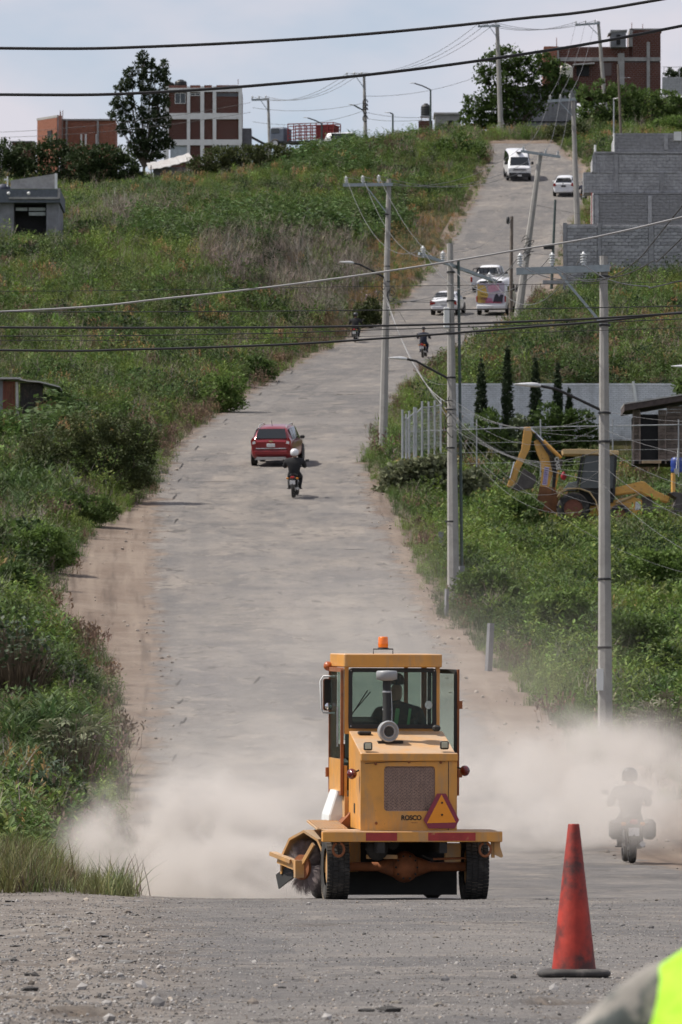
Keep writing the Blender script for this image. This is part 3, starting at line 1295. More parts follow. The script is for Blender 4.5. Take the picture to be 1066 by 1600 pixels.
M_BARK = mat('bark', (0.10, 0.08, 0.062), .95, var=.4, scale=9, bump=.6)
M_BARKP = mat('pale_bark', (0.20, 0.175, 0.14), .95, var=.35, scale=9, bump=.6)
ML_DARK = leaf_mat('leaf_dark', (0.030, 0.048, 0.022), (0.048, 0.068, 0.028), .2)
ML_CYP = leaf_mat('leaf_cypress', (0.030, 0.050, 0.022), (0.042, 0.062, 0.028), .15)
ML_ACACIA = leaf_mat('leaf_acacia', (0.048, 0.065, 0.022), (0.085, 0.10, 0.034), .25)
ML_TREE = leaf_mat('leaf_tree', (0.048, 0.082, 0.020), (0.075, 0.12, 0.028), .3)
ML_BUSH = leaf_mat('leaf_bush', (0.068, 0.112, 0.03), (0.105, 0.16, 0.04), .3)
ML_LIGHT = leaf_mat('leaf_light', (0.11, 0.18, 0.042), (0.15, 0.22, 0.058), .35)
ML_CASTOR = leaf_mat('leaf_castor', (0.045, 0.070, 0.036), (0.065, 0.09, 0.045), .2, rough=.5)
ML_DUSTY = leaf_mat('leaf_dusty', (0.16, 0.155, 0.105), (0.22, 0.205, 0.15), .2)
ML_GREY = leaf_mat('leaf_greygreen', (0.135, 0.155, 0.085), (0.19, 0.20, 0.12), .2)
ML_CACTUS = leaf_mat('leaf_cactus', (0.075, 0.105, 0.05), (0.11, 0.135, 0.07), .1)


def blob(px, py, Y, rx, ry, dz=None):
    """a lobe of a crown: centre pixel, depth, half sizes in pixels"""
    k = mpp(Y)
    return (at(px, py, Y), (rx * k, (dz if dz else (rx + ry) / 2) * k, ry * k))


def stand(name, label, cat, px, py, lobes, n, lsize, mleaf, seed, **kw):
    """a bush whose foot shows at px, py; lobes given in frame pixels around it"""
    p = foot(px, py)
    return plant(name, label, cat, p, [blob(a, b, p.y, c, d) for a, b, c, d in lobes], n, lsize, mleaf, seed, **kw)


def planted(px, py, Y):
    """ground point under a plant at that column and depth"""
    x = at(px, py, Y).x
    return Vector((x, Y, zg(x, Y) - .05))


# --- skyline and hilltop
Y = 730
plant('conifer_tree', 'tall ragged black-green tree standing left of the white and brick block', 'tree', planted(226, 250, Y),
      [blob(a, b, Y, c, d) for a, b, c, d in ((224, 88, 7, 10), (221, 105, 11, 14), (203, 115, 9, 10), (199, 132, 12, 12), (238, 100, 6, 9), (243, 118, 10, 14), (256, 104, 5, 14), (257, 126, 8, 18), (225, 130, 10, 14), (186, 136, 7, 8), (183, 160, 10, 12),
                                               (203, 158, 9, 14), (235, 150, 13, 16), (252, 160, 12, 18), (176, 178, 6, 8), (196, 182, 11, 14), (222, 178, 8, 14), (240, 186, 14, 18), (260, 190, 7, 14), (190, 205, 8, 12), (212, 206, 10, 14), (232, 216, 16, 16), (252, 218, 14, 16), (264, 226, 8, 8), (215, 232, 18, 14), (240, 240, 18, 12))],
      13000, .28, ML_DARK, 3, .16, clump=.3, up=.8)
for i, (px, py, Yb, bl, n, lab) in enumerate((
        (75, 265, 650, [(40, 245, 40, 22), (85, 232, 30, 18), (110, 252, 30, 20), (60, 268, 44, 20), (10, 240, 22, 24), (15, 265, 30, 20), (100, 280, 34, 16), (40, 285, 30, 12)], 9500, 'dark rounded bush just behind the flat roofed grey house'),
        (155, 275, 645, [(135, 250, 30, 24), (170, 244, 32, 20), (195, 262, 26, 20), (150, 275, 34, 20), (180, 285, 30, 16), (205, 280, 24, 16), (140, 292, 30, 10)], 9500, 'dark spreading bush between the grey house and the tall black tree'),
        (375, 262, 648, [(315, 258, 22, 16), (345, 246, 30, 17), (385, 246, 34, 19), (425, 242, 30, 18), (448, 248, 16, 16), (400, 268, 36, 14), (330, 275, 30, 16), (360, 268, 30, 20), (430, 268, 30, 16), (390, 284, 40, 10)], 11000, 'wide thorny olive bush in front of the white and brick block'))):
    plant('hilltop_bush', lab, 'bush', planted(px, py, Yb), [blob(a, b, Yb, c, d) for a, b, c, d in bl], n, .27, ML_ACACIA if i == 2 else ML_TREE if i == 9 else leaf_mat('leaf_hill', (0.030, 0.050, 0.016), (0.045, 0.068, 0.022), .2), 20 + i, .08, clump=.5)
plant('roadside_bush', 'big leafy green bush on the left bank at the top of the road', 'bush', planted(715, 268, 622),
      [blob(a, b, 622, c, d) for a, b, c, d in ((690, 235, 20, 18), (715, 228, 24, 20), (745, 240, 20, 18), (700, 255, 26, 16), (735, 262, 26, 16), (752, 255, 12, 14), (670, 250, 18, 14))], 5200, .25, ML_BUSH, 31, .1, clump=.4)
plant('hilltop_shrub', 'pale green leafy shrub on the skyline below the water tank', 'shrub', planted(640, 240, 640),
      [blob(a, b, 640, c, d) for a, b, c, d in ((615, 228, 16, 12), (640, 222, 18, 14), (655, 235, 16, 12), (625, 245, 20, 10))], 2200, .28, ML_LIGHT, 32, .06, clump=.35)
Y = 690
plant('shade_tree', 'tall green shade tree at the top of the road, behind the utility pole', 'tree', planted(800, 212, Y),
      [blob(a, b, Y, c, d) for a, b, c, d in ((792, 90, 28, 17), (765, 100, 20, 13), (815, 105, 26, 14), (845, 98, 26, 16), (870, 110, 18, 12), (755, 118, 14, 12), (790, 122, 36, 16), (850, 122, 34, 14),
                                               (880, 130, 18, 12), (775, 145, 30, 14), (745, 165, 22, 16), (738, 185, 18, 16), (765, 180, 20, 18), (755, 200, 18, 10), (820, 145, 30, 14), (860, 145, 26, 12), (790, 165, 30, 16), (830, 168, 26, 14), (780, 195, 24, 16), (738, 205, 18, 12), (805, 190, 18, 14))],
      12000, .33, ML_TREE, 41, .2, clump=.5)
plant('hedge_tree', 'broad bright green tree mass in front of the brick house with tower', 'tree', planted(975, 205, 668),
      [blob(a, b, 668, c, d) for a, b, c, d in ((920, 150, 24, 18), (945, 142, 22, 16), (975, 150, 28, 18), (1010, 155, 28, 18), (1045, 158, 26, 18), (1066, 165, 20, 18), (930, 175, 28, 18), (970, 178, 30, 18), (1005, 180, 30, 16), (1040, 185, 26, 14), (915, 192, 20, 16), (950, 197, 24, 12))],
      8000, .3, ML_BUSH, 42, .2, clump=.45)
plant('verge_bush', 'dark olive bush leaning over the road bend above the block building', 'bush', planted(890, 222, 655),
      [blob(a, b, 655, c, d) for a, b, c, d in ((875, 208, 20, 13), (900, 205, 22, 15), (888, 222, 22, 10), (915, 222, 18, 12), (862, 205, 12, 9))], 2600, .24, ML_ACACIA, 43, .1, clump=.35)
plant('roof_shrub', 'small light green shrub rising behind the block building roof', 'shrub', planted(1045, 200, 655),
      [blob(a, b, 655, c, d) for a, b, c, d in ((1030, 198, 16, 10), (1055, 193, 18, 12), (1070, 200, 14, 10))], 1500, .26, ML_LIGHT, 44, .06, clump=.35)

# --- left roadside
stand('thorn_bush', 'large dark thorn bush overhanging the left edge of the road', 'bush', 165, 772,
      ((140, 668, 42, 28), (190, 672, 44, 26), (222, 690, 30, 28), (95, 690, 40, 26), (165, 705, 50, 30), (215, 725, 28, 30), (120, 725, 44, 22), (190, 748, 38, 20), (60, 705, 34, 20), (226, 750, 14, 16)),
      15000, .12, ML_ACACIA, 51, trunk_r=.07, clump=.27, clump_n=20)
stand('roadside_bush', 'dark acacia bush at the bend behind the green motorcycle', 'bush', 577, 513,
      ((565, 488, 16, 14), (582, 482, 14, 16), (575, 502, 22, 10), (590, 498, 10, 10)), 2600, .17, ML_ACACIA, 52, trunk_r=.04, clump=.26)
stand('roadside_bush', 'green weedy bush on the left verge just beyond the red car', 'bush', 352, 645,
      ((335, 605, 22, 22), (365, 600, 22, 18), (355, 625, 30, 16), (330, 635, 24, 12), (368, 632, 16, 10)), 3600, .16, ML_LIGHT, 53, trunk_r=.03, clump=.26)
stand('roadside_bush', 'low green bush on the left verge farther beyond the red car', 'bush', 406, 597,
      ((398, 570, 20, 16), (420, 576, 16, 12), (405, 588, 26, 10)), 2000, .16, ML_BUSH, 54, trunk_r=.03, clump=.24)
for i, (px, py, bl, n, lab, ml) in enumerate((
        (130, 822, ((110, 790, 30, 22), (150, 790, 28, 20), (170, 800, 16, 14), (125, 812, 36, 14), (80, 800, 24, 20)), 4200, 'leafy green bush at the verge below the large thorn bush', ML_BUSH),
        (75, 895, ((75, 845, 30, 26), (100, 868, 18, 18), (60, 882, 36, 16), (40, 850, 24, 22)), 4200, 'bright green bush where the dirt shoulder begins to widen', ML_LIGHT),
        (22, 948, ((15, 905, 30, 26), (40, 915, 20, 18), (12, 937, 30, 14)), 3000, 'dark green bush at the picture edge above the castor plants', ML_BUSH))):
    stand('verge_bush', lab, 'bush', px, py, bl, n, .14, ml, 60 + i, trunk_r=.03, clump=.22)


# --- castor plants: stems carrying big lobed leaves
def palm_leaf(m, p, d, size, r, lobes=7):
    d = Vector(d).normalized()
    up = Vector((0, 0, 1))
    s = d.cross(up)
    if s.length < .05:
        s = Vector((1, 0, 0))
    s.normalize()
    n = s.cross(d)
    vs, fs = [Vector(p)], []
    for k in range(lobes):
        a = lerp(-2.3, 2.3, k / (lobes - 1))
        L = size * (1 - .28 * abs(a) / 2.3) * r.uniform(.9, 1.1)

        def q(ang, l, drop):
            return Vector(p) + (d * math.cos(ang) + s * math.sin(ang)) * l - n * drop
        b = len(vs)
        vs += [q(a - .30, L * .45, 0), q(a - .14, L * .72, size * .05), q(a, L, size * .2), q(a + .14, L * .72, size * .05), q(a + .30, L * .45, 0)]
        fs += [(0, b, b + 4), (b, b + 1, b + 3, b + 4), (b + 1, b + 2, b + 3)]
    m.add(vs, fs)


def castor(label, base, width, height, n, size, ml, seed, round_leaf=False, group=None):
    r = random.Random(seed)
    CLEAR.append((base.x - width * .42, base.x + width * .42, base.y - (13 if base.y > 150 else 4), base.y + .6))
    t = thing('castor_plant' if not round_leaf else 'broadleaf_plant', label, 'plant', base, group=group)
    st, lv = MB(), MB()
    for i in range(n):
        a, q = r.uniform(0, 6.28), r.random() ** .5
        foot = Vector((math.cos(a) * width * .25 * q, math.sin(a) * width * .25 * q, -.1))
        h = height * (1 - .35 * q * q) * r.uniform(.45, 1)
        top = Vector((math.cos(a) * width * .5 * q, math.sin(a) * width * .5 * q, h))
        st.tube([foot, foot.lerp(top, .55) + Vector((0, 0, h * .1)), top], [.022, .016, .008], 5)
        d = Vector((math.cos(a) * q, math.sin(a) * q, r.uniform(-.1, .45))) + rvec(r) * .35
        if round_leaf:
            for _ in range(2):
                e = top + rvec(r) * size * .5
                leaf(lv, e, d + rvec(r) * .6, (0, 0, 1), size * r.uniform(.8, 1.3), size * r.uniform(.8, 1.1), .08)
        else:
            palm_leaf(lv, top, d, size * r.uniform(.7, 1.2), r)
    st.build('stem', mat('castor_stem', (0.12, 0.09, 0.06), .8), t)
    lv.build('foliage', ml, t)
    return t


castor('dark broad leaved plant at the left picture edge beside the dirt shoulder', foot(25, 1085), 2.6, 1.9, 230, .15, ML_CASTOR, 1, True)
castor('dark broad leaved plant lower down at the left picture edge', foot(15, 1050), 2.2, 1.7, 150, .15, ML_CASTOR, 2, True)
castor('castor plant with big star shaped grey leaves on the left verge', foot(115, 1215), 2.0, 1.7, 60, .36, ML_GREY, 3)
castor('low castor plant with drooping leaves beside the drifting dust on the left', foot(75, 1285), 1.4, 1.35, 44, .24, ML_CASTOR, 4)
castor('dusty pale castor plant at the right edge behind the near utility pole', foot(1035, 1190), 1.7, 1.9, 70, .26, ML_DUSTY, 5)
castor('dusty leafy plant at the foot of the right bank beside the pole', foot(985, 1180), 1.5, 1.2, 40, .22, ML_DUSTY, 6)

# --- right side: shrubs below the backhoe yard
for i, (px, py, bl, n, lab, ml, ls) in enumerate((
        (655, 785, ((620, 745, 24, 14), (650, 735, 30, 16), (685, 728, 24, 14), (640, 764, 38, 14), (680, 754, 32, 16), (715, 755, 26, 16), (605, 768, 16, 10), (740, 748, 22, 12)), 5200, 'grey green creeping shrub sprawling below the mesh fence', ML_GREY, .2),
        (818, 848, ((790, 800, 18, 20), (825, 795, 20, 22), (810, 825, 28, 18), (845, 820, 18, 18), (820, 838, 30, 10)), 3600, 'tall leafy green shrub in front of the backhoe bucket', ML_BUSH, .17),
        (762, 962, ((735, 918, 26, 22), (770, 908, 26, 22), (755, 945, 34, 16), (795, 930, 22, 22)), 3600, 'dense green shrub beside the second utility pole', ML_BUSH, .15),
        (868, 1022, ((850, 950, 30, 26), (890, 945, 28, 26), (870, 985, 38, 24), (830, 1000, 24, 20), (905, 998, 24, 22)), 6000, 'large bright green shrub left of the near utility pole', ML_LIGHT, .15),
        (1000, 1068, ((975, 985, 26, 28), (1010, 990, 28, 26), (990, 1035, 36, 28), (1035, 1035, 28, 26)), 6000, 'dark green shrub right of the near utility pole', ML_BUSH, .14),
        (1030, 945, ((1010, 880, 28, 22), (1050, 885, 28, 24), (1030, 922, 38, 22)), 4200, 'green shrub on the right slope below the loader bucket', ML_LIGHT, .16))):
    stand('slope_shrub', lab, 'shrub', px, py, bl, n, ls, ml, 80 + i, trunk_r=.03, clump=.24 if i else .3, wide=.55 if i else .9)

# --- garden plants and cypresses in front of the white wall
YC = 362
for i, (px, top, bot, w, lab) in enumerate(((752, 558, 720, 10, 'slender dark cypress tree, first and widest from the mesh fence'), (793, 530, 730, 9, 'tallest slender cypress tree against the white wall'),
                                             (837, 553, 720, 10, 'slender cypress tree third from the fence, behind the street lamp head'), (872, 560, 700, 8, 'thin cypress tree nearest the close utility pole'),
                                             (890, 606, 700, 6, 'short thin cypress tip beside the near utility pole'))):
    k = mpp(YC) * .9
    b = planted(px, bot, YC)
    H = at(px, top, YC).z - b.z
    bl = []
    for j in range(22):
        t = j / 21
        rr = w * k * (.9 if t < .15 else 1.0 if t < .6 else (1 - (t - .6) / .4) ** .7 * .93 + .07)
        bl.append((Vector((b.x, YC, b.z + H * (.08 + .86 * t))), (rr, rr, H * .045)))
    plant('cypress_tree', lab, 'tree', b, bl, 6500, .13, ML_CYP, 100 + i, .04, group='cypresses along the white wall', clump=.07, up=1.6, clump_n=10, shell=.6)
for i, (px, py, bl, n, lab, ml) in enumerate((
        (775, 720, [(765, 660, 18, 20), (780, 690, 22, 16), (745, 685, 18, 16), (720, 690, 20, 16), (730, 712, 24, 10)], 3200, 'dark garden shrub between the first two cypresses', ML_BUSH),
        (860, 715, [(855, 650, 22, 18), (880, 660, 20, 20), (905, 655, 22, 18), (845, 685, 26, 18), (890, 690, 30, 16), (925, 680, 18, 16)], 4200, 'dark leafy garden shrub behind the backhoe arm', ML_TREE),
        (815, 720, [(812, 665, 14, 16), (822, 695, 16, 16), (805, 710, 18, 10)], 1800, 'grey green garden shrub between the middle cypresses', ML_CACTUS),
        (1064, 615, [(1062, 603, 8, 10), (1068, 612, 8, 10)], 500, 'leafy branch end at the right picture edge over the white wall', ML_BUSH))):
    plant('garden_shrub', lab, 'shrub', planted(px, py, 358), [blob(a, b, 358, c, d) for a, b, c, d in bl], n, .18, ml, 120 + i, .05, clump=.26)

# ================================================================ buildings and walls
M_CONC = mat('concrete', (0.34, 0.335, 0.325), .9, var=.2, scale=2.5, bump=.3, bscale=15, dirt=(0.16, 0.15, 0.14), dirt_amt=.6, dirt_scale=1.2)
M_CONCD = mat('dark_concrete', (0.20, 0.205, 0.22), .9, var=.2, scale=2.0, bump=.3, bscale=12, dirt=(0.09, 0.09, 0.10), dirt_amt=.6, dirt_scale=.8)
M_BLOCK = mat('concrete_block', (0.345, 0.35, 0.362), .95, var=.22, scale=5, bump=.6, bscale=22, dirt=(0.22, 0.22, 0.225), dirt_amt=.75, dirt_scale=.9, instvar=.22)
M_MORTAR = mat('mortar', (0.29, 0.29, 0.295), .98, var=.25, scale=6, bump=.5)
M_BRICK = mat('red_brick', (0.125, 0.055, 0.042), .92, var=.3, scale=5, bump=.4, bscale=20, dirt=(0.085, 0.05, 0.042), dirt_amt=.6, dirt_scale=1.0, instvar=.12)  # brick darkened for facades that stand in shade
M_BRICKLIT = mat('sunlit_brick', (0.30, 0.125, 0.08), .92, var=.3, scale=5, bump=.4, bscale=20, dirt=(0.26, 0.11, 0.075), dirt_amt=.5, dirt_scale=1.0, instvar=.12)  # lighter copy of the brick, sunlight put into its colour
M_WHITE = mat('white_paint', (0.72, 0.735, 0.72), .8, var=.06, scale=2, dirt=(0.45, 0.45, 0.43), dirt_amt=.4, dirt_scale=.8)
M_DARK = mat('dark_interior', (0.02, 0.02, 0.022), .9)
M_GLASSW = mat('window_glass', (0.05, 0.06, 0.065), .12, var=.1)
M_TIN = mat('tin_sheet', (0.48, 0.47, 0.45), .5, .4, var=.15, scale=3, dirt=(0.28, 0.2, 0.14), dirt_amt=.5, dirt_scale=1.5)
M_RUST = mat('rusty_sheet', (0.20, 0.075, 0.05), .8, .1, var=.3, scale=3, dirt=(0.10, 0.05, 0.035), dirt_amt=.7, dirt_scale=2)
M_WOOD = mat('weathered_wood', (0.17, 0.135, 0.115), .9, var=.35, scale=4, bump=.5, bscale=18, instvar=.3)
M_TANKB = mat('black_plastic', (0.018, 0.019, 0.02), .45, var=.2)
M_TANKW = mat('cream_plastic', (0.55, 0.53, 0.46), .5, var=.1)
M_STEEL = mat('galvanised_steel', (0.42, 0.43, 0.44), .45, .7, var=.15)
M_BLKSTEEL = mat('black_steel', (0.03, 0.03, 0.032), .5, .3)


def house(name, label, px, py, Y, yaw=0.0, cat='house'):
    """empty whose local x is metres to the right, y away, z up; origin at that pixel"""
    p = at(px, py, Y)
    return thing(name, label, cat, p, (0, 0, yaw))


def bricks_panel(name, parent, x0, x1, z0, z1, y, depth, bw, bh, joint, m_b, m_j, as_stuff=True, seed=0, facing='Y'):
    """a wall field of separate bricks standing proud of recessed mortar; joined as one part"""
    r = random.Random(seed)
    m = MB()
    z = z0
    row = 0
    while z < z1 - .02:
        h = min(bh, z1 - z)
        x = x0 - (bw / 2 if row % 2 else 0)
        while x < x1:
            a, b = max(x, x0), min(x + bw, x1)
            if b - a > .03:
                pr = r.uniform(0, .012)
                if facing == 'Y':
                    m.box(((a + b) / 2, y + depth / 2 - pr, z + h / 2), (b - a - joint, depth, h - joint))
                else:
                    m.box((y + depth / 2 - pr, (a + b) / 2, z + h / 2), (depth, b - a - joint, h - joint))
            x += bw
        z += bh
        row += 1
    o = m.build(name, m_b, parent)
    if as_stuff:
        o['kind'] = 'stuff'
    j = MB()
    if facing == 'Y':
        j.box(((x0 + x1) / 2, y + depth * .75, (z0 + z1) / 2), (x1 - x0, depth * .9, z1 - z0))
    else:
        j.box((y + depth * .75, (x0 + x1) / 2, (z0 + z1) / 2), (depth * .9, x1 - x0, z1 - z0))
    j.build('mortar', m_j, parent)
    return o


def water_tank(label, base, r, h, m, ribs=True):
    t = thing('water_tank', label, 'water tank', base)
    b = MB()
    prof = [(r * .97, 0)]
    for i in range(4):
        z = h * .72 * (i + .5) / 4
        prof += [(r, z - .03), (r * .96, z), (r, z + .03)]
    prof += [(r, h * .72), (r * .8, h * .86), (r * .42, h * .93)]
    b.lathe(prof, n=20)
    b.build('body', m, t)
    MB().lathe([(r * .42, h * .92), (r * .42, h * .98), (r * .3, h)], n=16).build('lid', m, t)
    return t


def window(parent, x0, x1, z0, z1, y, m_f=None, panes=2, m_g=None):
    f = MB()
    w = .05
    f.box(((x0 + x1) / 2, y, z0 + w / 2), (x1 - x0, .05, w)).box(((x0 + x1) / 2, y, z1 - w / 2), (x1 - x0, .05, w))
    for i in range(panes + 1):
        x = lerp(x0 + w / 2, x1 - w / 2, i / panes)
        f.box((x, y - .003, (z0 + z1) / 2), (w, .05, z1 - z0))
    fo = f.build('window_frame', m_f or M_STEEL, parent)
    for i in range(panes):
        a, b = lerp(x0, x1, i / panes), lerp(x0, x1, (i + 1) / panes)
        MB().box(((a + b) / 2, y + .02, (z0 + z1) / 2), (b - a - w, .012, z1 - z0 - 2 * w)).build('pane', m_g or M_GLASSW, fo)
    return fo


# --- white framed brick block on the left skyline
Y = 765
k = mpp(Y)
BW = house('apartment_block', 'three storey block of white beams and brick panels on the left skyline', 319, 262, Y, 0, 'building')


def bx(px):
    return (px - 319) * k


def bz(py):
    return (262 - py) * k


DEP = 8.0
m = MB().box((bx(322), DEP / 2 + .35, (bz(138) + bz(300)) / 2), (bx(376) - bx(264), DEP, bz(138) - bz(300)))
m.build('wall', M_BRICK, BW)
cols = [(256, 263.5), (292, 297), (313, 319), (332.5, 338), (373, 378.5)]
for a, b in cols:
    MB().box(((bx(a) + bx(b)) / 2, .2, (bz(134) + bz(300)) / 2), (bx(b) - bx(a), .5, bz(134) - bz(300))).build('column', M_WHITE, BW)
for top, bot in ((136.5, 142.5), (176, 185.5), (217.5, 226.5)):
    MB().box((bx(317.3), .213, (bz(top) + bz(bot)) / 2), (bx(378.3) - bx(256.3), .5, bz(top) - bz(bot))).build('beam', M_WHITE, BW)
fields = [(263.5, 292), (297, 313), (319, 332.5), (338, 373)]
rows_ = [(142.5, 176), (185.5, 217.5)]
for a, b in fields:
    for t_, bt in rows_:
        bricks_panel('brick_infill', BW, bx(a), bx(b), bz(bt), bz(t_), .22, .12, .30, .17, .02, M_BRICK, M_MORTAR, seed=int(a))
bricks_panel('brick_infill', BW, bx(297.5), bx(332), bz(250), bz(226.5), .22, .12, .30, .17, .02, M_BRICK, M_MORTAR, seed=7)
for a, b in ((263.5, 292), (297, 313), (319, 331), (338, 371)):
    MB().box(((bx(a) + bx(b)) / 2, .5, (bz(131.5) + bz(136.5)) / 2), (bx(b) - bx(a), .25, bz(131.5) - bz(136.5))).build('parapet', M_BRICK, BW)
window(BW, bx(273), bx(290), bz(161), bz(144), .16, M_WHITE)
window(BW, bx(297.5), bx(312.5), bz(148.5), bz(144), .16, M_WHITE)
window(BW, bx(338.5), bx(372.5), bz(149.5), bz(144.5), .16, M_CONCD, 3)
for a, b in ((266, 293), (338, 374)):
    g = MB().box(((bx(a) + bx(b)) / 2, .28, bz(238)), (bx(b) - bx(a), .06, bz(226.5) - bz(256))).build('shutter', mat('pale_shutter', (0.42, 0.48, 0.52), .6, .2), BW)
for px in (264, 372):
    MB().tube([(bx(px), 1, bz(136)), (bx(px), 1, bz(121))], .03, 5).build('rebar', M_RUST, BW)
water_tank('black water tank with domed lid on the white and brick block', BW.location + Vector((bx(281.5), 2.5, bz(136))), .62, 1.05, M_TANKB)
water_tank('black water tank beside the tall tree on the white and brick block', BW.location + Vector((bx(263), 3.0, bz(136))), .55, .9, M_TANKB)

# --- annex right of it and tarpaulin roof
A = house('annex_wall', 'narrow bare block annex on the right of the white framed block', 386, 240, 768, 0, 'building')
k2 = mpp(768)
MB().box((0, 2, 5 * k2), (14 * k2, 4, 70 * k2)).build('wall', M_CONCD, A)
T = house('lean_to', 'dark sagging lean-to roof beside the block annex', 405, 232, 760, 0, 'shed')
MB().add([(-12 * k2, 0, 20 * k2), (14 * k2, 0, 6 * k2), (14 * k2, 4, 8 * k2), (-12 * k2, 4, 22 * k2), (-12 * k2, 0, 19 * k2), (14 * k2, 0, 5 * k2), (14 * k2, 4, 7 * k2), (-12 * k2, 4, 21 * k2)],
         [(0, 1, 2, 3), (4, 7, 6, 5), (0, 4, 5, 1), (1, 5, 6, 2), (2, 6, 7, 3), (3, 7, 4, 0)]).build('roof', M_DARK, T)
MB().box((2 * k2, 2.2, -12 * k2), (24 * k2, 3.6, 36 * k2)).build('wall', M_CONCD, T)

# --- unfinished brick house far left
Y = 805
k = mpp(Y)
U = house('unfinished_house', 'unfinished orange brick house with bare columns on the far left skyline', 125, 250, Y, 0, 'house')


def ux(px):
    return (px - 125) * k


def uz(py):
    return (250 - py) * k


m = MB().box((ux(138), 3.2, (uz(187) + uz(300)) / 2), (ux(182) - ux(96), 6, uz(187) - uz(300)))
m.build('wall', M_BRICKLIT, U)
bricks_panel('brick_infill', U, ux(97), ux(152), uz(250), uz(188), .08, .12, .32, .18, .02, M_BRICKLIT, M_MORTAR, seed=3)
bricks_panel('brick_infill', U, ux(155), ux(181), uz(250), uz(196), .08, .12, .32, .18, .02, M_BRICKLIT, M_MORTAR, seed=4)
MB().prism([(-7.5, uz(252)), (.2, uz(252)), (.2, uz(180)), (-3.0, uz(184)), (-7.5, uz(191))], ux(95.5), ux(96.9), 'X').build('side_wall', M_BRICKLIT, U)
MB().box((ux(138), .02, uz(186.5)), (ux(182) - ux(95), .3, 2.4 * k)).build('roof_edge', M_CONC, U)
for px in (96.5, 104, 153):
    MB().box((ux(px), .0, uz(220)), (3 * k, .35, uz(188) - uz(252))).build('column', M_CONC, U)
for px in (127, 134, 151):
    MB().box((ux(px), -.02, uz(218)), (3.0 * k, .1, 18 * k)).build('window', M_WHITE, U)
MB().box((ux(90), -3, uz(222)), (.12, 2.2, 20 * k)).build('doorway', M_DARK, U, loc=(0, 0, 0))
for px, py in ((61, 178), (76, 178), (98, 172)):
    MB().tube([(ux(px) if px > 90 else ux(96.2), -.1 if px > 90 else -(98 - px) * .12, uz(190)), (ux(px) if px > 90 else ux(96.2), -.1 if px > 90 else -(98 - px) * .12, uz(py))], .035, 5).build('rebar', M_RUST, U)
S = house('brick_room', 'low brick room at the very left of the skyline', 36, 245, 790, 0, 'building')
MB().box((0, 2, -5 * k), (34 * k, 4, 56 * k)).build('wall', M_BRICK, S)
MB().box((0, 2, 23.5 * k), (36 * k, 4.2, 2 * k)).build('roof', M_CONCD, S)
# orange side wing of the unfinished house, its lit face towards the sun
W = house('brick_wing', 'lit orange brick wing at the left end of the unfinished house', 80, 245, 812, R(-58), 'house')
bricks_panel('brick_wall', W, -3.0, 1.2, -4, 62 * k - 0, 0, .2, .32, .18, .02, M_BRICKLIT, M_MORTAR, seed=8)
MB().box((-.9, .15, 63 * k), (4.4, .35, .25)).build('roof_edge', M_CONC, W)
MB().box((-.2, -.06, 30 * k), (.9, .1, 24 * k)).build('window', M_DARK, W)

# --- tin roofed hut in front of the block
H = house('tin_hut', 'small hut with a sagging pale tin roof below the tall black tree', 262, 268, 660, R(4), 'hut')
k = mpp(660)
m = MB()
for i in range(10):
    a, b = lerp(-30, 38, i / 10) * k, lerp(-30, 38, (i + 1) / 10) * k
    za, zb = lerp(8, 24, (i / 10) ** 1.4) * k, lerp(8, 24, ((i + 1) / 10) ** 1.4) * k
    z0 = .04 if i % 2 else 0
    m.box(((a + b) / 2, 1.2, (za + zb) / 2 + z0 + .1), (b - a + .02, 3.0, .05), Matrix.Rotation(-math.atan2(zb - za, b - a), 3, 'Y') @ Matrix.Rotation(R(16), 3, 'X'))
m.build('roof', M_TIN, H)
MB().box((4 * k, 1.6, -5 * k), (50 * k, 2, 26 * k)).build('wall', M_CONCD, H)
for q in (-26, 30):
    MB().box((q * k, -.1, -6 * k), (.1, .1, 30 * k)).build('post', M_WOOD, H)

# --- flat roofed grey house at the left edge
Y = 482
k = mpp(Y)
G = house('grey_house', 'flat roofed dark grey house with garage opening at the left edge', 46, 378, Y, 0, 'house')
CLEAR.append((at(-40, 0, Y).x, at(96, 0, Y).x, Y - .5, Y + 9))


def gx(px):
    return (px - 46) * k


def gz(py):
    return (378 - py) * k


MB().box((gx(-8), 4, gz(350)), (gx(21.5) - gx(-37), 7.6, gz(314) - gz(386))).build('wall', M_CONCD, G)
MB().box((gx(82), 4, gz(350)), (gx(92) - gx(72.5), 7.6, gz(314) - gz(386))).build('wall', M_CONCD, G)
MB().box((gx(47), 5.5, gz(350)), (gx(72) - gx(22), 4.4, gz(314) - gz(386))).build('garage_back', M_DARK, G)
MB().box((gx(27), 4, gz(306)), (gx(95) - gx(-40), 8.4, gz(293) - gz(314))).build('roof_slab', mat('slate_paint', (0.10, 0.115, 0.135), .8, var=.2), G)
MB().box((gx(53), -.26, gz(309.5)), (gx(94) - gx(16), .12, 3.2 * k)).build('cornice', M_CONC, G)
MB().box((gx(92.5), -.24, gz(302)), (4 * k, .1, 16 * k)).build('cornice_end', M_CONC, G)
MB().prism([(gx(15.5), gz(293)), (gx(89), gz(293)), (gx(89), gz(269)), (gx(15.5), gz(280))], .6, .78, 'Y').build('parapet', M_CONC, G)
MB().box((gx(87), .57, gz(281)), (4 * k, .1, 24 * k)).build('parapet_column', M_WHITE, G)
for px in (13.5, 45):
    MB().lathe([(.0, -.06), (.09, -.05), (.11, 0)], (gx(px), -.22, gz(302)), 'Y', 12).build('wall_lamp', M_WHITE, G)
MB().tube([(gx(11), .4, gz(290)), (gx(11), .4, gz(274))], .04, 6).box((gx(8), .4, gz(279)), (5 * k, .05, .1)).build('antenna', M_WHITE, G)
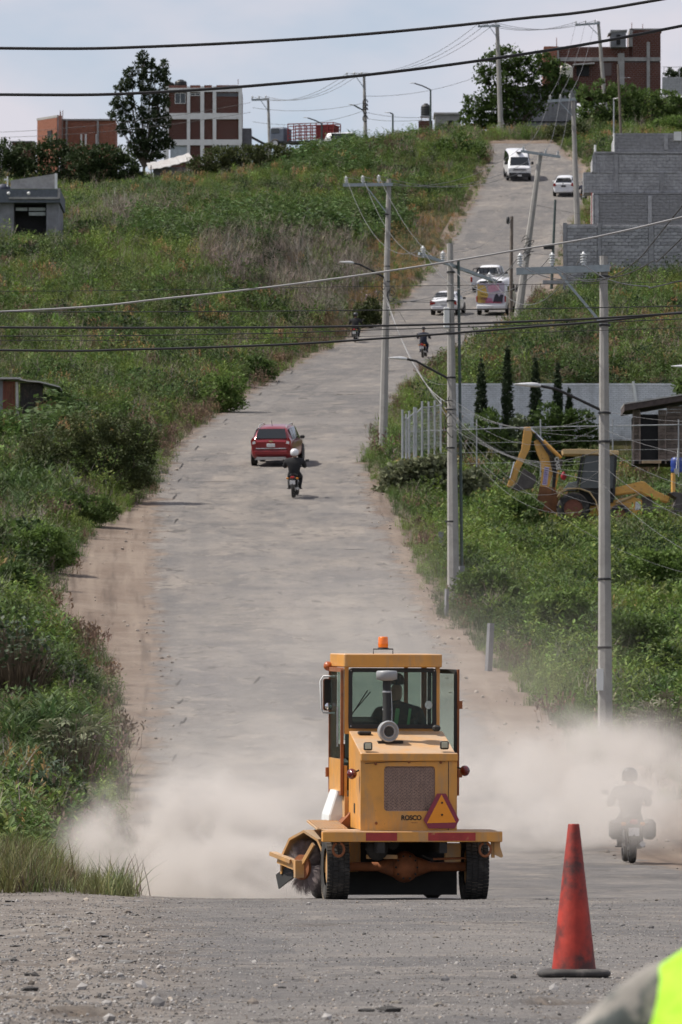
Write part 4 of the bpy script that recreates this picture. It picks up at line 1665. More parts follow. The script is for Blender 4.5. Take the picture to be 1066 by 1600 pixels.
for a, b, t_, bt in ((24, 42, 323, 328), (44.5, 70.5, 323, 328), (44.5, 70.5, 330, 335.5)):
    MB().box(((gx(a) + gx(b)) / 2, .5, (gz(t_) + gz(bt)) / 2), (gx(b) - gx(a), .06, gz(t_) - gz(bt))).build('gate_slat', mat('gate_slat', (0.30, 0.33, 0.32), .6), G)
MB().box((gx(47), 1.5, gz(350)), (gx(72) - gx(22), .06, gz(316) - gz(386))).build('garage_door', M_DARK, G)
for i, (dx, w, h, mm, lab) in enumerate(((6, 9, 7, M_TANKB, 'dark covered bundle on the flat roof of the grey house'),)):
    t = thing('roof_bundle', lab, 'bundle', G.location + Vector((gx(3), 2, gz(293))))
    mb = MB()
    mb.loft([[(math.cos(a) * q * (1 + .15 * math.sin(3 * a)), math.sin(a) * q * .7, z) for a in [2 * math.pi * j / 14 for j in range(14)]] for q, z in ((.42, 0), (.45, .15), (.36, .32), (.15, .42))])
    mb.build('cover', mat('navy_tarp', (0.03, 0.035, 0.06), .6), t)

# --- red sheet metal shed at the left edge
Y = foot(34, 655).y
k = mpp(Y)
Sh = house('sheet_metal_shed', 'shed of rusty red and dark sheet metal at the left edge', 30, 650, Y, 0, 'shed')
CLEAR.append((at(-30, 0, Y).x, at(72, 0, Y).x, Y - 9, Y + 4))
sx = lambda px: (px - 30) * k
sz = lambda py: (650 - py) * k
MB().box((sx(-12), 1.5, sz(625)), (sx(4) - sx(-30), 3, sz(594) - sz(660))).build('panel', M_CONCD, Sh)
m = MB()
for i in range(9):
    a = lerp(4.5, 23.5, i / 9)
    m.box((sx(a + 1), .04 if i % 2 else 0, sz(626)), (2.0 * k, .05, sz(595) - sz(656)))
m.build('red_panel', M_RUST, Sh)
m = MB()
for i in range(14):
    a = lerp(31, 67, i / 14)
    m.box((sx(a + 1.2), .24 if i % 2 else .2, sz(626)), (2.5 * k, .04, sz(600) - sz(656)))
m.build('dark_panel', mat('dark_sheet', (0.045, 0.04, 0.04), .7, .2, var=.4, dirt=(0.14, 0.07, 0.05), dirt_amt=.5), Sh)
MB().tube([(sx(27.5), -.1, sz(656)), (sx(26.5), -.1, sz(597))], .075, 8).build('post', M_TIN, Sh)
MB().box((sx(2), 1.2, sz(591.5)), (sx(31) - sx(-30), 3.4, .08)).build('roof', M_TIN, Sh)
m = MB()
pr = [(31, 592), (45, 595), (62, 596), (78, 600), (94, 604)]
for (a, za), (b, zb) in zip(pr, pr[1:]):
    m.add([(sx(a), -.5, sz(za)), (sx(b), -.5, sz(zb)), (sx(b), 2.8, sz(zb)), (sx(a), 2.8, sz(za)), (sx(a), -.5, sz(za) - .06), (sx(b), -.5, sz(zb) - .06), (sx(b), 2.8, sz(zb) - .06), (sx(a), 2.8, sz(za) - .06)],
          [(0, 1, 2, 3), (7, 6, 5, 4), (0, 4, 5, 1), (1, 5, 6, 2), (2, 6, 7, 3), (3, 7, 4, 0)])
m.build('awning', M_TIN, Sh)

# --- right hand grey block building and boundary wall
Y = 470
k = mpp(Y)
LW = house('block_boundary_wall', 'grey concrete block boundary wall with posts below the block building', 973, 440, Y, 0, 'wall')
lx = lambda px: (px - 973) * k
lz = lambda py: (440 - py) * k
CLEAR.append((at(876, 0, Y).x, 40, Y - .2, Y + 70))
core = MB().box((lx(1010), .2, lz(400)), (lx(1140) - lx(880), .2, lz(351) - lz(452)))
core.build('mortar', M_MORTAR, LW)
bw, bh = .41, .205
blk = MB().cbox((0, 0, 0), (bw - .024, .12, bh - .022), .008).mesh('block', M_BLOCK)
hlf = MB().cbox((0, 0, 0), (bw / 2 - .024, .12, bh - .022), .008).mesh('block', M_BLOCK)
posts = [(880, 886), (934, 940), (1014, 1022), (1092, 1100)]
rr_ = random.Random(4)
row = 0
z = lz(446)
while z + bh < lz(350.5):
    for (a0, a1), (b0, b1) in zip(posts, posts[1:]):
        x, x1 = lx(a1) + .012, lx(b0) - .012
        first = row % 2
        while x < x1 - .1:
            w = bw / 2 if first else bw
            first = 0
            if x + w > x1 + .12:
                w = bw / 2
            if x + w > x1 + .12:
                break
            o = bpy.data.objects.new('block', hlf if w < bw else blk)
            COL.objects.link(o)
            o.parent = LW
            o.location = (x + w / 2, .05 + rr_.uniform(-.012, .012), z + bh / 2)
            o.rotation_euler = (0, 0, rr_.uniform(-.01, .01))
            x += w
    z += bh
    row += 1
for a, b in posts:
    MB().box(((lx(a) + lx(b)) / 2, .14, lz(400)), (lx(b) - lx(a), .34, lz(350) - lz(455))).build('post', M_BLOCK, LW)
MB().box((lx(985), .15, lz(389)), (lx(1090) - lx(886), .29, 3 * k)).build('tie_beam', M_BLOCK, LW)
MB().box((lx(950), .17, lz(440.5)), (lx(1090) - lx(886), .3, 6 * k)).build('footing', M_BLOCK, LW)

BB = house('block_building', 'tall bare grey block building on the right below the green trees', 990, 360, 492, R(0), 'building')
k = mpp(492)
qx = lambda px: (px - 990) * k
qz = lambda py: (360 - py) * k


def courses(name, parent, x0, x1, z0, z1, y, seed, m_b=None):
    return bricks_panel(name, parent, x0, x1, z0, z1, y, .14, .41, .205, .02, m_b or M_BLOCK, M_MORTAR, seed=seed)


courses('block_courses', BB, qx(927), qx(1120), qz(300), qz(239), .32, 1)
courses('block_courses', BB, qx(927), qx(1120), qz(366), qz(303), .2, 2)
courses('block_courses', BB, qx(961), qx(1120), qz(235), qz(206), .45, 3)
MB().box((qx(1025), 4.3, qz(300)), (qx(1120) - qx(929), 7.6, qz(240) - qz(366))).build('wall', M_BLOCK, BB)
MB().box((qx(1041), 4.2, qz(221)), (qx(1120) - qx(963), 7.2, qz(208) - qz(236))).build('upper_wall', M_BLOCK, BB)
MB().box((qx(1025), .3, qz(301.5)), (qx(1120) - qx(926), .28, 2.0 * k)).build('ledge', M_BLOCK, BB)
MB().box((qx(1025), .5, qz(237)), (qx(1120) - qx(926), .5, 3.0 * k)).build('roof_edge', M_BLOCK, BB)
courses('block_courses', BB, qx(912), qx(927), qz(300), qz(268), .30, 4)
MB().box((qx(919.5), 1.5, qz(284)), (qx(926.5) - qx(912.5), 2, qz(269) - qz(302))).build('side_wall', M_BLOCK, BB)
for px, t_, b_, y in ((929, 240, 268, .27), (963.5, 240, 299, .27), (1035, 268, 299, .27), (1016, 305, 362, .15), (933, 305, 362, .15), (1042, 208, 232, .40)):
    MB().box((qx(px), y + .05, (qz(t_) + qz(b_)) / 2), (6 * k, .2, qz(t_) - qz(b_))).build('column', M_BLOCK, BB)
MB().box((qx(991), .33, qz(268)), (qx(1060) - qx(927), .10, 1.8 * k)).build('tie_beam', M_BLOCK, BB)
MB().tube([(qx(960.5), .35, qz(239)), (qx(960.5), .35, qz(206))], .05, 6).build('downpipe', M_WHITE, BB)
MB().tube([(qx(925), .2, qz(300)), (qx(925), .2, qz(362))], .035, 6).build('red_pipe', mat('red_pipe', (0.35, 0.10, 0.09), .6), BB)
MB().box((qx(1060), .38, qz(211)), (12 * k, .06, 14 * k)).build('pale_board', M_WHITE, BB)
for px, w in ((968, 14), (1000, 10)):
    MB().box((qx(px), 2.4, qz(205)), (w * k, .5, 2.2 * k), rotz(.3)).build('rooftop_plank', M_BLOCK, BB)
MB().tube([(qx(931.5), 1.6, qz(240)), (qx(931.5), 1.6, qz(222))], .07, 8).build('vent_pipe', M_WHITE, BB)
tag(BB, None)

# --- white garden wall (retaining the slope above it)
Y = 372.2
k = mpp(Y)
WW = house('white_brick_wall', 'long white painted brick wall behind the cypresses', 900, 700, Y, 0, 'wall')
wx = lambda px: (px - 900) * k
wz = lambda py: (700 - py) * k
m_ww = mat('white_brick_paint', (0.64, 0.66, 0.69), .85, var=.14, scale=2.2, dirt=(0.36, 0.37, 0.38), dirt_amt=.8, dirt_scale=.8, bump=.5, bscale=8, instvar=.05)
bricks_panel('brick_courses', WW, wx(712), wx(1200), wz(705), wz(602), -.06, .10, .26, .095, .014, m_ww, mat('white_mortar', (0.36, 0.38, 0.40), .9), seed=9)
MB().box((wx(956), .12, wz(600)), (wx(1200) - wx(710), .3, 2.6 * k)).build('coping', m_ww, WW)
MB().prism([(wx(988), wz(596)), (wx(992), wz(596)), (wx(997), wz(632)), (wx(993), wz(632))], -.22, -.1, 'Y').build('leaning_plank', M_WHITE, WW)
CLEAR.append((at(705, 0, Y).x, 40, Y - .8, Y + 1.2))

# --- wooden shack
Y = 356
k = mpp(Y)
WS = house('wooden_shack', 'weathered brown plank shack with sloping roof at the right edge', 1020, 720, Y, R(0), 'shed')
CLEAR.append((at(985, 0, Y).x, 30, Y - .4, Y + 5))
vx = lambda px: (px - 1020) * k
vz = lambda py: (720 - py) * k
for i in range(17):
    z0 = lerp(720, 634, i / 17)
    MB().box((vx(1078), 0 + .012 * (i % 3), (vz(z0) + vz(z0 - 4.7)) / 2), (vx(1112) - vx(1041), .05, 4.6 * k)).build('plank', M_WOOD, WS)
for i in range(16):
    z0 = lerp(720, 640, i / 16)
    for a, b in ((990, 1000), (1029, 1040.5)):
        MB().box(((vx(a) + vx(b)) / 2, .02 + .012 * (i % 2), (vz(z0) + vz(z0 - 4.6)) / 2), (vx(b) - vx(a), .05, 4.6 * k)).build('plank', M_WOOD, WS)
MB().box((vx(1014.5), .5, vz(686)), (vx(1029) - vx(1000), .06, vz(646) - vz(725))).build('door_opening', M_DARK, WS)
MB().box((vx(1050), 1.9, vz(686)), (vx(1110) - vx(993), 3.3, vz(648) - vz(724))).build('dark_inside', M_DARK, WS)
for px in (990, 1000, 1030, 1040.5):
    MB().box((vx(px), -.05, vz(683)), (2.4 * k, .08, vz(640) - vz(724))).build('post', M_WOOD, WS)
m = MB()
m.prism([(vx(975), vz(633)), (vx(1112), vz(611)), (vx(1112), vz(619)), (vx(975), vz(643))], -.7, 3.8, 'Y')
m.build('roof', mat('dark_roof_board', (0.085, 0.065, 0.06), .85, var=.3), WS)
MB().prism([(vx(974.5), vz(631)), (vx(1112), vz(609)), (vx(1112), vz(611.0)), (vx(974.5), vz(633.0))], -.75, 3.85, 'Y').build('roof_sheet', M_TIN, WS)
MB().box((vx(1018), -.3, vz(722)), (30 * k, .25, 5 * k)).build('doorstep', mat('tan_board', (0.42, 0.30, 0.19), .9), WS)
t = thing('plastic_barrel', 'blue plastic barrel beside the plank shack', 'barrel', at(1058, 738, 350))
k = mpp(350)
MB().lathe([(.26, 0), (.29, .1), (.27, .2), (.29, .3), (.29, .5), (.27, .6), (.22, .66)], n=18).build('body', mat('blue_plastic', (0.03, 0.06, 0.28), .4), t)
MB().lathe([(.22, .655), (.22, .69), (.05, .70)], n=16).build('lid', M_TANKB, t)
t = thing('shovel', 'shovel leaning on the blue barrel with its pale blade down', 'shovel', at(1057, 740, 349))
MB().tube([(0.1, 0, 1.25), (0, -.08, .2)], .018, 6).build('handle', M_WHITE, t)
MB().prism([(-.11, .22), (.11, .22), (.10, 0), (0, -.05), (-.10, 0)], -.1, -.085, 'Y').build('blade', M_TIN, t)

# --- brick house with tower on the right skyline
Y = 715
k = mpp(Y)
TB = house('brick_house', 'large dark brick house with a stair tower on the right skyline', 950, 145, Y, 0, 'house')
tx = lambda px: (px - 950) * k
tz = lambda py: (145 - py) * k
MB().box((tx(930), 4.3, tz(110)), (tx(984) - tx(872), 8, tz(74) - tz(150))).build('wall', M_BRICK, TB)
bricks_panel('brick_infill', TB, tx(873), tx(983), tz(89), tz(74), .15, .13, .36, .2, .022, M_BRICK, M_MORTAR, seed=21)
bricks_panel('brick_infill', TB, tx(873), tx(966), tz(148), tz(95), .15, .13, .36, .2, .022, M_BRICK, M_MORTAR, seed=22)
MB().box((tx(1009), 4.1, tz(95)), (tx(1033) - tx(986), 7.6, tz(46) - tz(150))).build('tower_wall', M_BRICK, TB)
bricks_panel('brick_infill', TB, tx(989), tx(1033), tz(92), tz(46), -.02, .13, .36, .2, .022, M_BRICK, M_MORTAR, seed=23)
bricks_panel('brick_infill', TB, tx(976), tx(1033), tz(148), tz(97), -.02, .13, .36, .2, .022, M_BRICK, M_MORTAR, seed=24)
MB().box((tx(987), 1.8, tz(58)), (6 * k, 3.6, tz(44) - tz(72))).build('tower_corner', M_CONC, TB)
MB().box((tx(1011), 4, tz(44.6)), (tx(1035) - tx(985), 8, 2.2 * k)).build('tower_roof', M_CONC, TB)
MB().box((tx(966), .2, tz(61)), (tx(979) - tx(955), 2.4, tz(47) - tz(74))).build('stair_box', M_CONCD, TB)
MB().prism([(tx(950), tz(53)), (tx(957), tz(49)), (tx(980), tz(47)), (tx(980), tz(49)), (tx(957), tz(51.5)), (tx(950), tz(55))], -1.1, 1.6, 'Y').build('stair_roof', M_CONC, TB)
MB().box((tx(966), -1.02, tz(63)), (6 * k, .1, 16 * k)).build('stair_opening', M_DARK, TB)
MB().box((tx(952), .08, tz(92)), (tx(1033) - tx(871), .3, 6 * k)).build('beam', M_CONC, TB)
for a, b in ((966, 976), (1011, 1016)):
    MB().box(((tx(a) + tx(b)) / 2, -.05, tz(110)), (tx(b) - tx(a), .25, tz(60 if a > 1000 else 95) - tz(150))).build('column', M_CONC, TB)
MB().box((tx(872), .12, tz(110)), (2.6 * k, .35, tz(73) - tz(150))).build('column', M_CONC, TB)
MB().box((tx(911), .1, tz(110)), (20 * k, .12, 17 * k)).build('window', M_DARK, TB)
MB().box((tx(912), -.4, tz(100.5)), (34 * k, .9, .12), Matrix.Rotation(R(-4), 3, 'Y')).build('awning', M_TIN, TB)
MB().box((tx(949), .1, tz(108)), (14 * k, .12, 20 * k)).build('window', mat('dusky_window', (0.10, 0.075, 0.07), .5), TB)
for px, t_, b_ in ((870, 57, 74), (988, 34, 44), (1005, 36, 44)):
    MB().tube([(tx(px), .4, tz(b_)), (tx(px), .4, tz(t_))], .035, 5).build('rebar', M_RUST, TB)
MB().box((tx(861), 3.6, tz(107)), (tx(870.6) - tx(849), 7, tz(79) - tz(150))).build('lit_wing', M_BRICKLIT, TB)  # sunlit look comes from the lighter brick colour
bricks_panel('brick_infill', TB, tx(849), tx(870), tz(150), tz(80), -.02, .13, .36, .2, .022, M_BRICKLIT, M_MORTAR, seed=26)
water_tank('cream water tank beside the shade tree on the skyline', at(885, 121, 708), .62, 1.25, M_TANKW)
RW = house('parapet_wall', 'low grey block wall right of the brick house with tower', 1052, 140, 706, 0, 'wall')
k = mpp(706)
courses('block_courses', RW, -17 * k, 26 * k, -8 * k, 20 * k, 0, 31)
MB().tube([(-16 * k, .1, 36 * k), (26 * k, .1, 36 * k)], .025, 5).tube([(-14 * k, .1, 18 * k), (-14 * k, .1, 37 * k)], .03, 5).tube([(10 * k, .1, 18 * k), (10 * k, .1, 37 * k)], .03, 5).build('handrail', M_STEEL, RW)
for i, (px, rx, ry, lab) in enumerate(((1047, 10, 9, 'dark leafy clump on the low wall right of the tower'), (1066, 7, 8, 'dark leafy clump at the picture edge on the low wall'))):
    b_ = at(px, 121, 708)
    plant('potted_shrub', lab, 'shrub', b_, [blob(px, 116, 708, rx, ry * .6), blob(px + 2, 110, 708, rx * .6, ry * .6)], 500, .22, ML_DARK, 300 + i, .04, clump=.2)

# --- dark hall behind the shade tree, house and tank tower on the skyline
DH = house('dark_hall', 'long dark grey wall behind the shade tree at the hilltop', 850, 212, 712, 0, 'building')
k = mpp(712)
MB().box((0, 4, 34 * k), (104 * k, 8, 82 * k)).build('wall', M_CONCD, DH)
MB().box((0, 4, 76 * k), (108 * k, 8.3, 3 * k)).build('roof', M_DARK, DH)
MB().box((10 * k, -.05, 22 * k), (80 * k, .1, 2 * k)).build('band', M_DARK, DH)
GH = house('grey_cottage', 'small grey house with tree-shaded roof on the skyline', 700, 212, 700, 0, 'house')
k = mpp(700)
MB().box((0, 2.5, 14 * k), (40 * k, 5, 42 * k)).build('wall', M_CONC, GH)
MB().box((0, 2.5, 35 * k), (44 * k, 5.4, 3 * k)).build('roof', M_TIN, GH)
MB().box((4 * k, -.02, 18 * k), (10 * k, .06, 12 * k)).build('window', M_DARK, GH)
GS = house('green_hut', 'low dark green hut under the shade tree', 735, 216, 696, 0, 'hut')
MB().box((0, 1.5, 4 * k), (34 * k, 3, 24 * k)).build('wall', mat('dark_green_wall', (0.03, 0.045, 0.035), .8), GS)
MB().box((6 * k, -.03, 0), (16 * k, .06, 16 * k)).build('white_gate', M_WHITE, GS)
TT = house('tank_tower', 'small brick room carrying a steel tank stand on the skyline', 665, 214, 690, 0, 'building')
k = mpp(690)
bricks_panel('brick_wall', TT, -11 * k, 11 * k, -10 * k, 26 * k, 0, .14, .36, .2, .02, M_BRICK, M_MORTAR, seed=41)
MB().box((0, 1.4, 8 * k), (21 * k, 2.4, 36 * k)).build('wall', M_BRICK, TT)
m = MB()
for q in (-6, 6):
    for y in (.3, 1.3):
        m.tube([(q * k, y, 26 * k), (q * k, y, 33 * k)], .04, 5)
m.box((0, .8, 33 * k), (16 * k, 1.3, .08))
m.build('stand', M_STEEL, TT)
water_tank('black water tank on a steel stand above the brick room', TT.location + Vector((1 * k, .8, 33.4 * k)), .46, 1.2, M_TANKB)

# --- mesh fence of pipes and the yard fence
Y = 322
k = mpp(Y)
FE = thing('pipe_fence', 'galvanised pipe and mesh fence at the corner of the yard', 'fence', at(640, 705, Y))
fx = lambda px: (px - 640) * k
fz = lambda py: (705 - py) * k
fpts = [(629, 640, 705, 0), (635, 646, 708, .3), (640, 640, 706, .9), (648, 632, 702, 1.8), (651, 632, 700, 2.2), (661, 620, 698, 3.2), (672, 618, 694, 4.4), (682, 614, 690, 5.4), (692, 610, 686, 6.4)]
for px, t_, b_, y in fpts:
    MB().tube([(fx(px), y, fz(b_) - .3), (fx(px), y, fz(t_))], .045, 8).build('post', M_STEEL, FE)
m = MB()
for (p0, t0, b0, y0), (p1, t1, b1, y1) in zip(fpts, fpts[1:]):
    m.tube([(fx(p0), y0, fz(t0) - .25), (fx(p1), y1, fz(t1) - .25)], .025, 6)
m.build('top_rail', M_STEEL, FE)
m = MB()
for (p0, t0, b0, y0), (p1, t1, b1, y1) in zip(fpts, fpts[1:]):
    for j in range(9):
        q = (j + .5) / 9
        m.tube([(lerp(fx(p0), fx(p1), q), lerp(y0, y1, q), lerp(fz(b0), fz(b1), q)), (lerp(fx(p0), fx(p1), q), lerp(y0, y1, q), lerp(fz(t0), fz(t1), q) - .25)], .005, 3)
    for j in range(12):
        q = (j + .5) / 12
        m.tube([(fx(p0), y0, lerp(fz(b0), fz(t0) - .25, q)), (fx(p1), y1, lerp(fz(b1), fz(t1) - .25, q))], .005, 3)
m.build('mesh', M_STEEL, FE)
YF = thing('yard_rail_fence', 'thin pipe rail and wire fence in front of the garden yard', 'fence', at(745, 735, 345))
k = mpp(345)
yx = lambda px: (px - 745) * k
yz = lambda py: (735 - py) * k
for px in (745, 845, 958, 1061):
    MB().tube([(yx(px), 0, yz(745)), (yx(px), 0, yz(655))], .03, 6).build('post', M_STEEL, YF)
MB().tube([(yx(637), 0, yz(674)), (yx(845), 0, yz(667)), (yx(1090), 0, yz(663))], .028, 6).build('rail', M_STEEL, YF)
for dz in (690, 705, 722):
    MB().tube([(yx(640), 0, yz(dz + 4)), (yx(845), 0, yz(dz)), (yx(1090), 0, yz(dz - 4))], .008, 4).build('wire', M_STEEL, YF)
for i, (px, t_, b_, Yp, lab) in enumerate(((690, 808, 840, 288, 'short grey fence post at the verge above the second pole'), (722, 868, 930, 262, 'grey concrete fence post just right of the second pole'),
                                             (698, 903, 940, 258, 'pale thin fence post just left of the second pole'), (765, 950, 1018, 234, 'lone grey fence post on the verge right of the beacon'))):
    kk = mpp(Yp)
    base = planted(px, b_, Yp)
    t = MB().box((0, 0, 0), ((9 if i != 2 else 5) * kk, .16, (b_ - t_) * kk + .4), None, (.92, .92)).build('fence_post', M_CONCD, None, base + Vector((0, 0, (b_ - t_) * kk / 2)), (R(1.5 * (i - 1.5)), R(-1 + i), .2 * i))
    tag(t, lab, 'post', 'fence posts along the right verge')

# ================================================================ utility poles, street lamps and cables
M_POLE = mat('pole_concrete', (0.31, 0.30, 0.285), .9, var=.14, scale=1.3, bump=.3, bscale=25, dirt=(0.20, 0.19, 0.18), dirt_amt=.55, dirt_scale=1.6)
M_POLEW = mat('pole_wood', (0.15, 0.125, 0.105), .9, var=.3, scale=3, bump=.5, bscale=20)
M_GREENST = mat('green_steel', (0.07, 0.095, 0.09), .5, .4)
M_ARM = mat('crossarm_steel', (0.30, 0.34, 0.36), .5, .6, var=.12)
M_PORC = mat('porcelain', (0.55, 0.57, 0.58), .25, var=.08)
M_LAMP = mat('lamp_housing', (0.62, 0.63, 0.63), .4, .3)
M_CABLE = mat('black_cable', (0.012, 0.012, 0.013), .55)
M_ALU = mat('aluminium_cable', (0.34, 0.335, 0.33), .55, .3)
M_GCABLE = mat('grey_cable', (0.12, 0.12, 0.122), .6)


def insulator(parent, p, h, r, tilt=0.0):
    m = MB()
    prof = [(r * .5, 0), (r * .5, h * .12)]
    for i in range(4):
        z = h * (.16 + .19 * i)
        prof += [(r * .45, z), (r, z + h * .04), (r * .9, z + h * .09), (r * .45, z + h * .12)]
    prof += [(r * .35, h * .95), (r * .2, h)]
    m.lathe(prof, n=12)
    return m.build('insulator', M_PORC, parent, p, (tilt, tilt * .6, 0))


def pole(label, base, top, r0, r1, m=None, sides=8, cat='utility pole', name='utility_pole', group='utility poles'):
    base, top = Vector(base), Vector(top)
    t = thing(name, label, cat, base, group=group)
    d = top - base
    MB().tube([(0, 0, -1.0), (0, 0, 0), d * .5, d], [r0, r0, (r0 + r1) / 2, r1], sides, smooth=sides > 8).build('shaft', m or M_POLE, t)
    return t


def crossarm(t, a, b, w, ins, h, r, brace=None, mat_=None):
    """a, b, ins: world points"""
    o = t.location
    MB_ = MB()
    bar(MB_, Vector(a) - o, Vector(b) - o, w * .8, w)
    arm = MB_.build('crossarm', mat_ or M_ARM, t)
    for p in ins:
        insulator(t, Vector(p) - o, h, r, .0)
    if brace:
        m2 = MB()
        bar(m2, Vector(brace[0]) - o, Vector(brace[1]) - o, w * .35)
        m2.build('brace', M_ARM, t)
    return arm


def street_lamp(t, pts, r, head_len):
    """curved arm along world points; lamp head at the last one"""
    o = t.location
    P = [Vector(p) - o for p in pts]
    arm = MB().tube(P, r, 7).build('lamp_arm', M_BLKSTEEL if r < .06 else M_GREENST, t)
    d = (P[-1] - P[-2])
    d = Vector((d.x, d.y, d.z * .25)).normalized()
    s = d.cross(Vector((0, 0, 1))).normalized()
    n = s.cross(d)
    m = MB()
    rings = []
    for q, w, hh in ((0, .35, .5), (.12, .8, .9), (.35, 1, 1), (.75, .8, .6), (1, .45, .2)):
        c = P[-1] + d * head_len * q
        W_, H_ = head_len * .17 * w, head_len * .12 * hh
        rings.append([c + s * W_ * math.cos(a) + n * (H_ * max(math.sin(a), -.45)) for a in [2 * math.pi * j / 12 for j in range(12)]])
    m.loft(rings)
    m.build('lamp_head', M_LAMP, arm)
    return arm


def sag_pts(a, b, sag, n=14):
    a, b = Vector(a), Vector(b)
    return [a.lerp(b, i / n) - Vector((0, 0, sag * 4 * (i / n) * (1 - i / n))) for i in range(n + 1)]


def cable(name, label, pts, r, m=None, group=None, n=5):
    o = MB().tube(pts, r, n).build(name, m or M_CABLE)
    tag(o, label, 'cable' if 'cable' in name else 'wire', group)
    return o


# --- A: the near pole on the right
bA = foot(946, 1172)
YA = bA.y
PA = pole('near concrete utility pole on the right with a three insulator crossarm', bA, at(943.5, 400, YA), 12 * mpp(YA), 6.2 * mpp(YA))
kA = mpp(YA)
iA = [at(813, 416, YA - .05), at(863, 415, YA - .05), at(912, 414, YA - .05)]
crossarm(PA, at(807, 424, YA - .12), at(953, 419, YA - .12), 11 * kA, iA, 21 * kA, 5.2 * kA, (at(872, 424, YA - .2), at(940, 505, YA - .2)))
street_lamp(PA, [at(938, 640, YA), at(900, 622, YA - .3), at(870, 608, YA - .5), at(845, 603, YA - .6)], 2.3 * kA, 42 * kA)
MB().box((at(938, 1062, YA - .12) - bA), (11 * kA, .1, 34 * kA)).build('sign_plate', M_WHITE, PA)
for py in (432, 508, 645, 690, 905, 1012):
    MB().lathe([(9 * kA + (py - 400) * kA * .004, -.03), (9.3 * kA + (py - 400) * kA * .004, 0), (9 * kA + (py - 400) * kA * .004, .03)], at(945, py, YA) - bA, n=10, cap=False).build('band', M_BLKSTEEL, PA)

# --- B: the second pole, with a dark pipe beside it
bB = foot(709, 946)
YB = bB.y
kB = mpp(YB)
PB = pole('second concrete utility pole with a slanting crossarm and white meter box', bB, at(703.5, 380, YB), 10 * kB, 4.6 * kB)
iB = [at(661, 402, YB - 1.5), at(692, 410, YB - .5), at(765, 443, YB + 1.8)]
crossarm(PB, at(655, 396, YB - 1.6), at(776, 440, YB + 1.9), 5 * kB, iB, 18 * kB, 4.4 * kB)
street_lamp(PB, [at(700, 591, YB), at(672, 576, YB - .3), at(650, 564, YB - .5), at(636, 561, YB - .6)], 1.9 * kB, 30 * kB)
MB().cbox(at(698, 497, YB - .2) - bB, (9 * kB, .2, 34 * kB), .02).build('meter_box', M_WHITE, PB)
for py in (425, 470, 520, 590, 640, 700, 815):
    MB().lathe([(6.5 * kB + (py - 380) * kB * .006, -.03), (6.9 * kB + (py - 380) * kB * .006, 0), (6.5 * kB + (py - 380) * kB * .006, .03)], at(705, py, YB) - bB, n=10, cap=False).build('band', M_BLKSTEEL, PB)
pb = pole('thin dark steel pipe pole standing against the second utility pole', bB + Vector((.30, .15, 0)), at(716.5, 407, YB), 2.6 * kB, 2.2 * kB, M_GREENST, 10)
m = MB()
r_ = random.Random(8)
for i in range(7):
    c = at(704 + r_.uniform(-5, 5), 640 + r_.uniform(-25, 35), YB - .25) - bB
    q0, q1, q2 = r_.uniform(.06, .2), r_.uniform(.1, .3), r_.uniform(-.15, .15)
    m.tube([c + Vector((math.cos(a) * q0 + q2 * math.sin(a), 0, math.sin(a) * q1)) for a in np.linspace(r_.uniform(0, 2), r_.uniform(3.2, 5.5), 10)], .014, 5)
m.build('cable_coil', M_CABLE, PB)

# --- C: the third pole, left of the road bend
bC = foot(598, 716)
YC_ = bC.y
kC = mpp(YC_)
PC = pole('third concrete utility pole between the road bend and the mesh fence', bC, at(608, 280, YC_), 7.2 * kC, 3.6 * kC)
iC = [at(541, 287, YC_), at(567, 286, YC_), at(592, 285, YC_)]
crossarm(PC, at(536, 289, YC_ - .12), at(614, 288, YC_ - .12), 4.8 * kC, iC, 12 * kC, 3.2 * kC, (at(572, 290, YC_ - .2), at(604, 332, YC_ - .2)))
street_lamp(PC, [at(602, 434, YC_), at(580, 422, YC_ - .2), at(562, 413, YC_ - .4), at(553, 411, YC_ - .5)], 1.5 * kC, 24 * kC)
m = MB()
for dx, rr, py in ((-8, .22, 462), (8, .26, 462), (10, .2, 455), (-4, .14, 447)):
    c = at(603 + dx, py, YC_ - .2) - bC
    m.tube([c + Vector((math.cos(a) * rr * .6, 0, math.sin(a) * rr)) for a in np.linspace(.4, 5.9, 12)], .02, 5)
m.build('cable_coil', M_CABLE, PC)
for py in (335, 416, 440, 480):
    MB().lathe([(4.6 * kC, -.03), (5 * kC, 0), (4.6 * kC, .03)], at(605, py, YC_) - bC, n=10, cap=False).build('band', M_BLKSTEEL, PC)

# --- D: the leaning pole by the advert bus, E and F beside it
bD = foot(806, 521)
YD = bD.y
kD = mpp(YD)
PD = pole('leaning concrete utility pole beside the advert covered minibus', bD, at(845, 237, YD), 7.0 * kD, 3.4 * kD)
iD = [at(818, 236, YD), at(853, 241, YD), at(872, 243, YD)]
crossarm(PD, at(814, 236, YD - .15), at(876, 245, YD - .15), 4 * kD, iD, 8 * kD, 2.4 * kD)
m = MB()
rc_ = random.Random(31)
for i in range(9):
    c = at(826 + rc_.uniform(-6, 6), 372 + i * 4, YD - .2) - bD
    q0, q1, q2 = rc_.uniform(.08, .34), rc_.uniform(.08, .3), rc_.uniform(-.25, .25)
    m.tube([c + Vector((math.cos(a) * q0 + q2 * math.sin(a), .1 * math.sin(2 * a), math.sin(a) * q1)) for a in np.linspace(rc_.uniform(0, 2), rc_.uniform(3.2, 5.5), 9)], .022, 5)
m.build('cable_coil', M_CABLE, PD)
bE = foot(798, 521)
PE = pole('thin brown wooden pole with a dark fitting near the leaning pole', bE, at(800, 338, bE.y), 3.2 * mpp(bE.y), 2.4 * mpp(bE.y), M_POLEW, 10)
MB().lathe([(.05, 0), (.1, .05), (.1, .4), (.04, .45)], at(794, 350, bE.y) - bE, n=8).build('fitting', M_TANKB, PE)
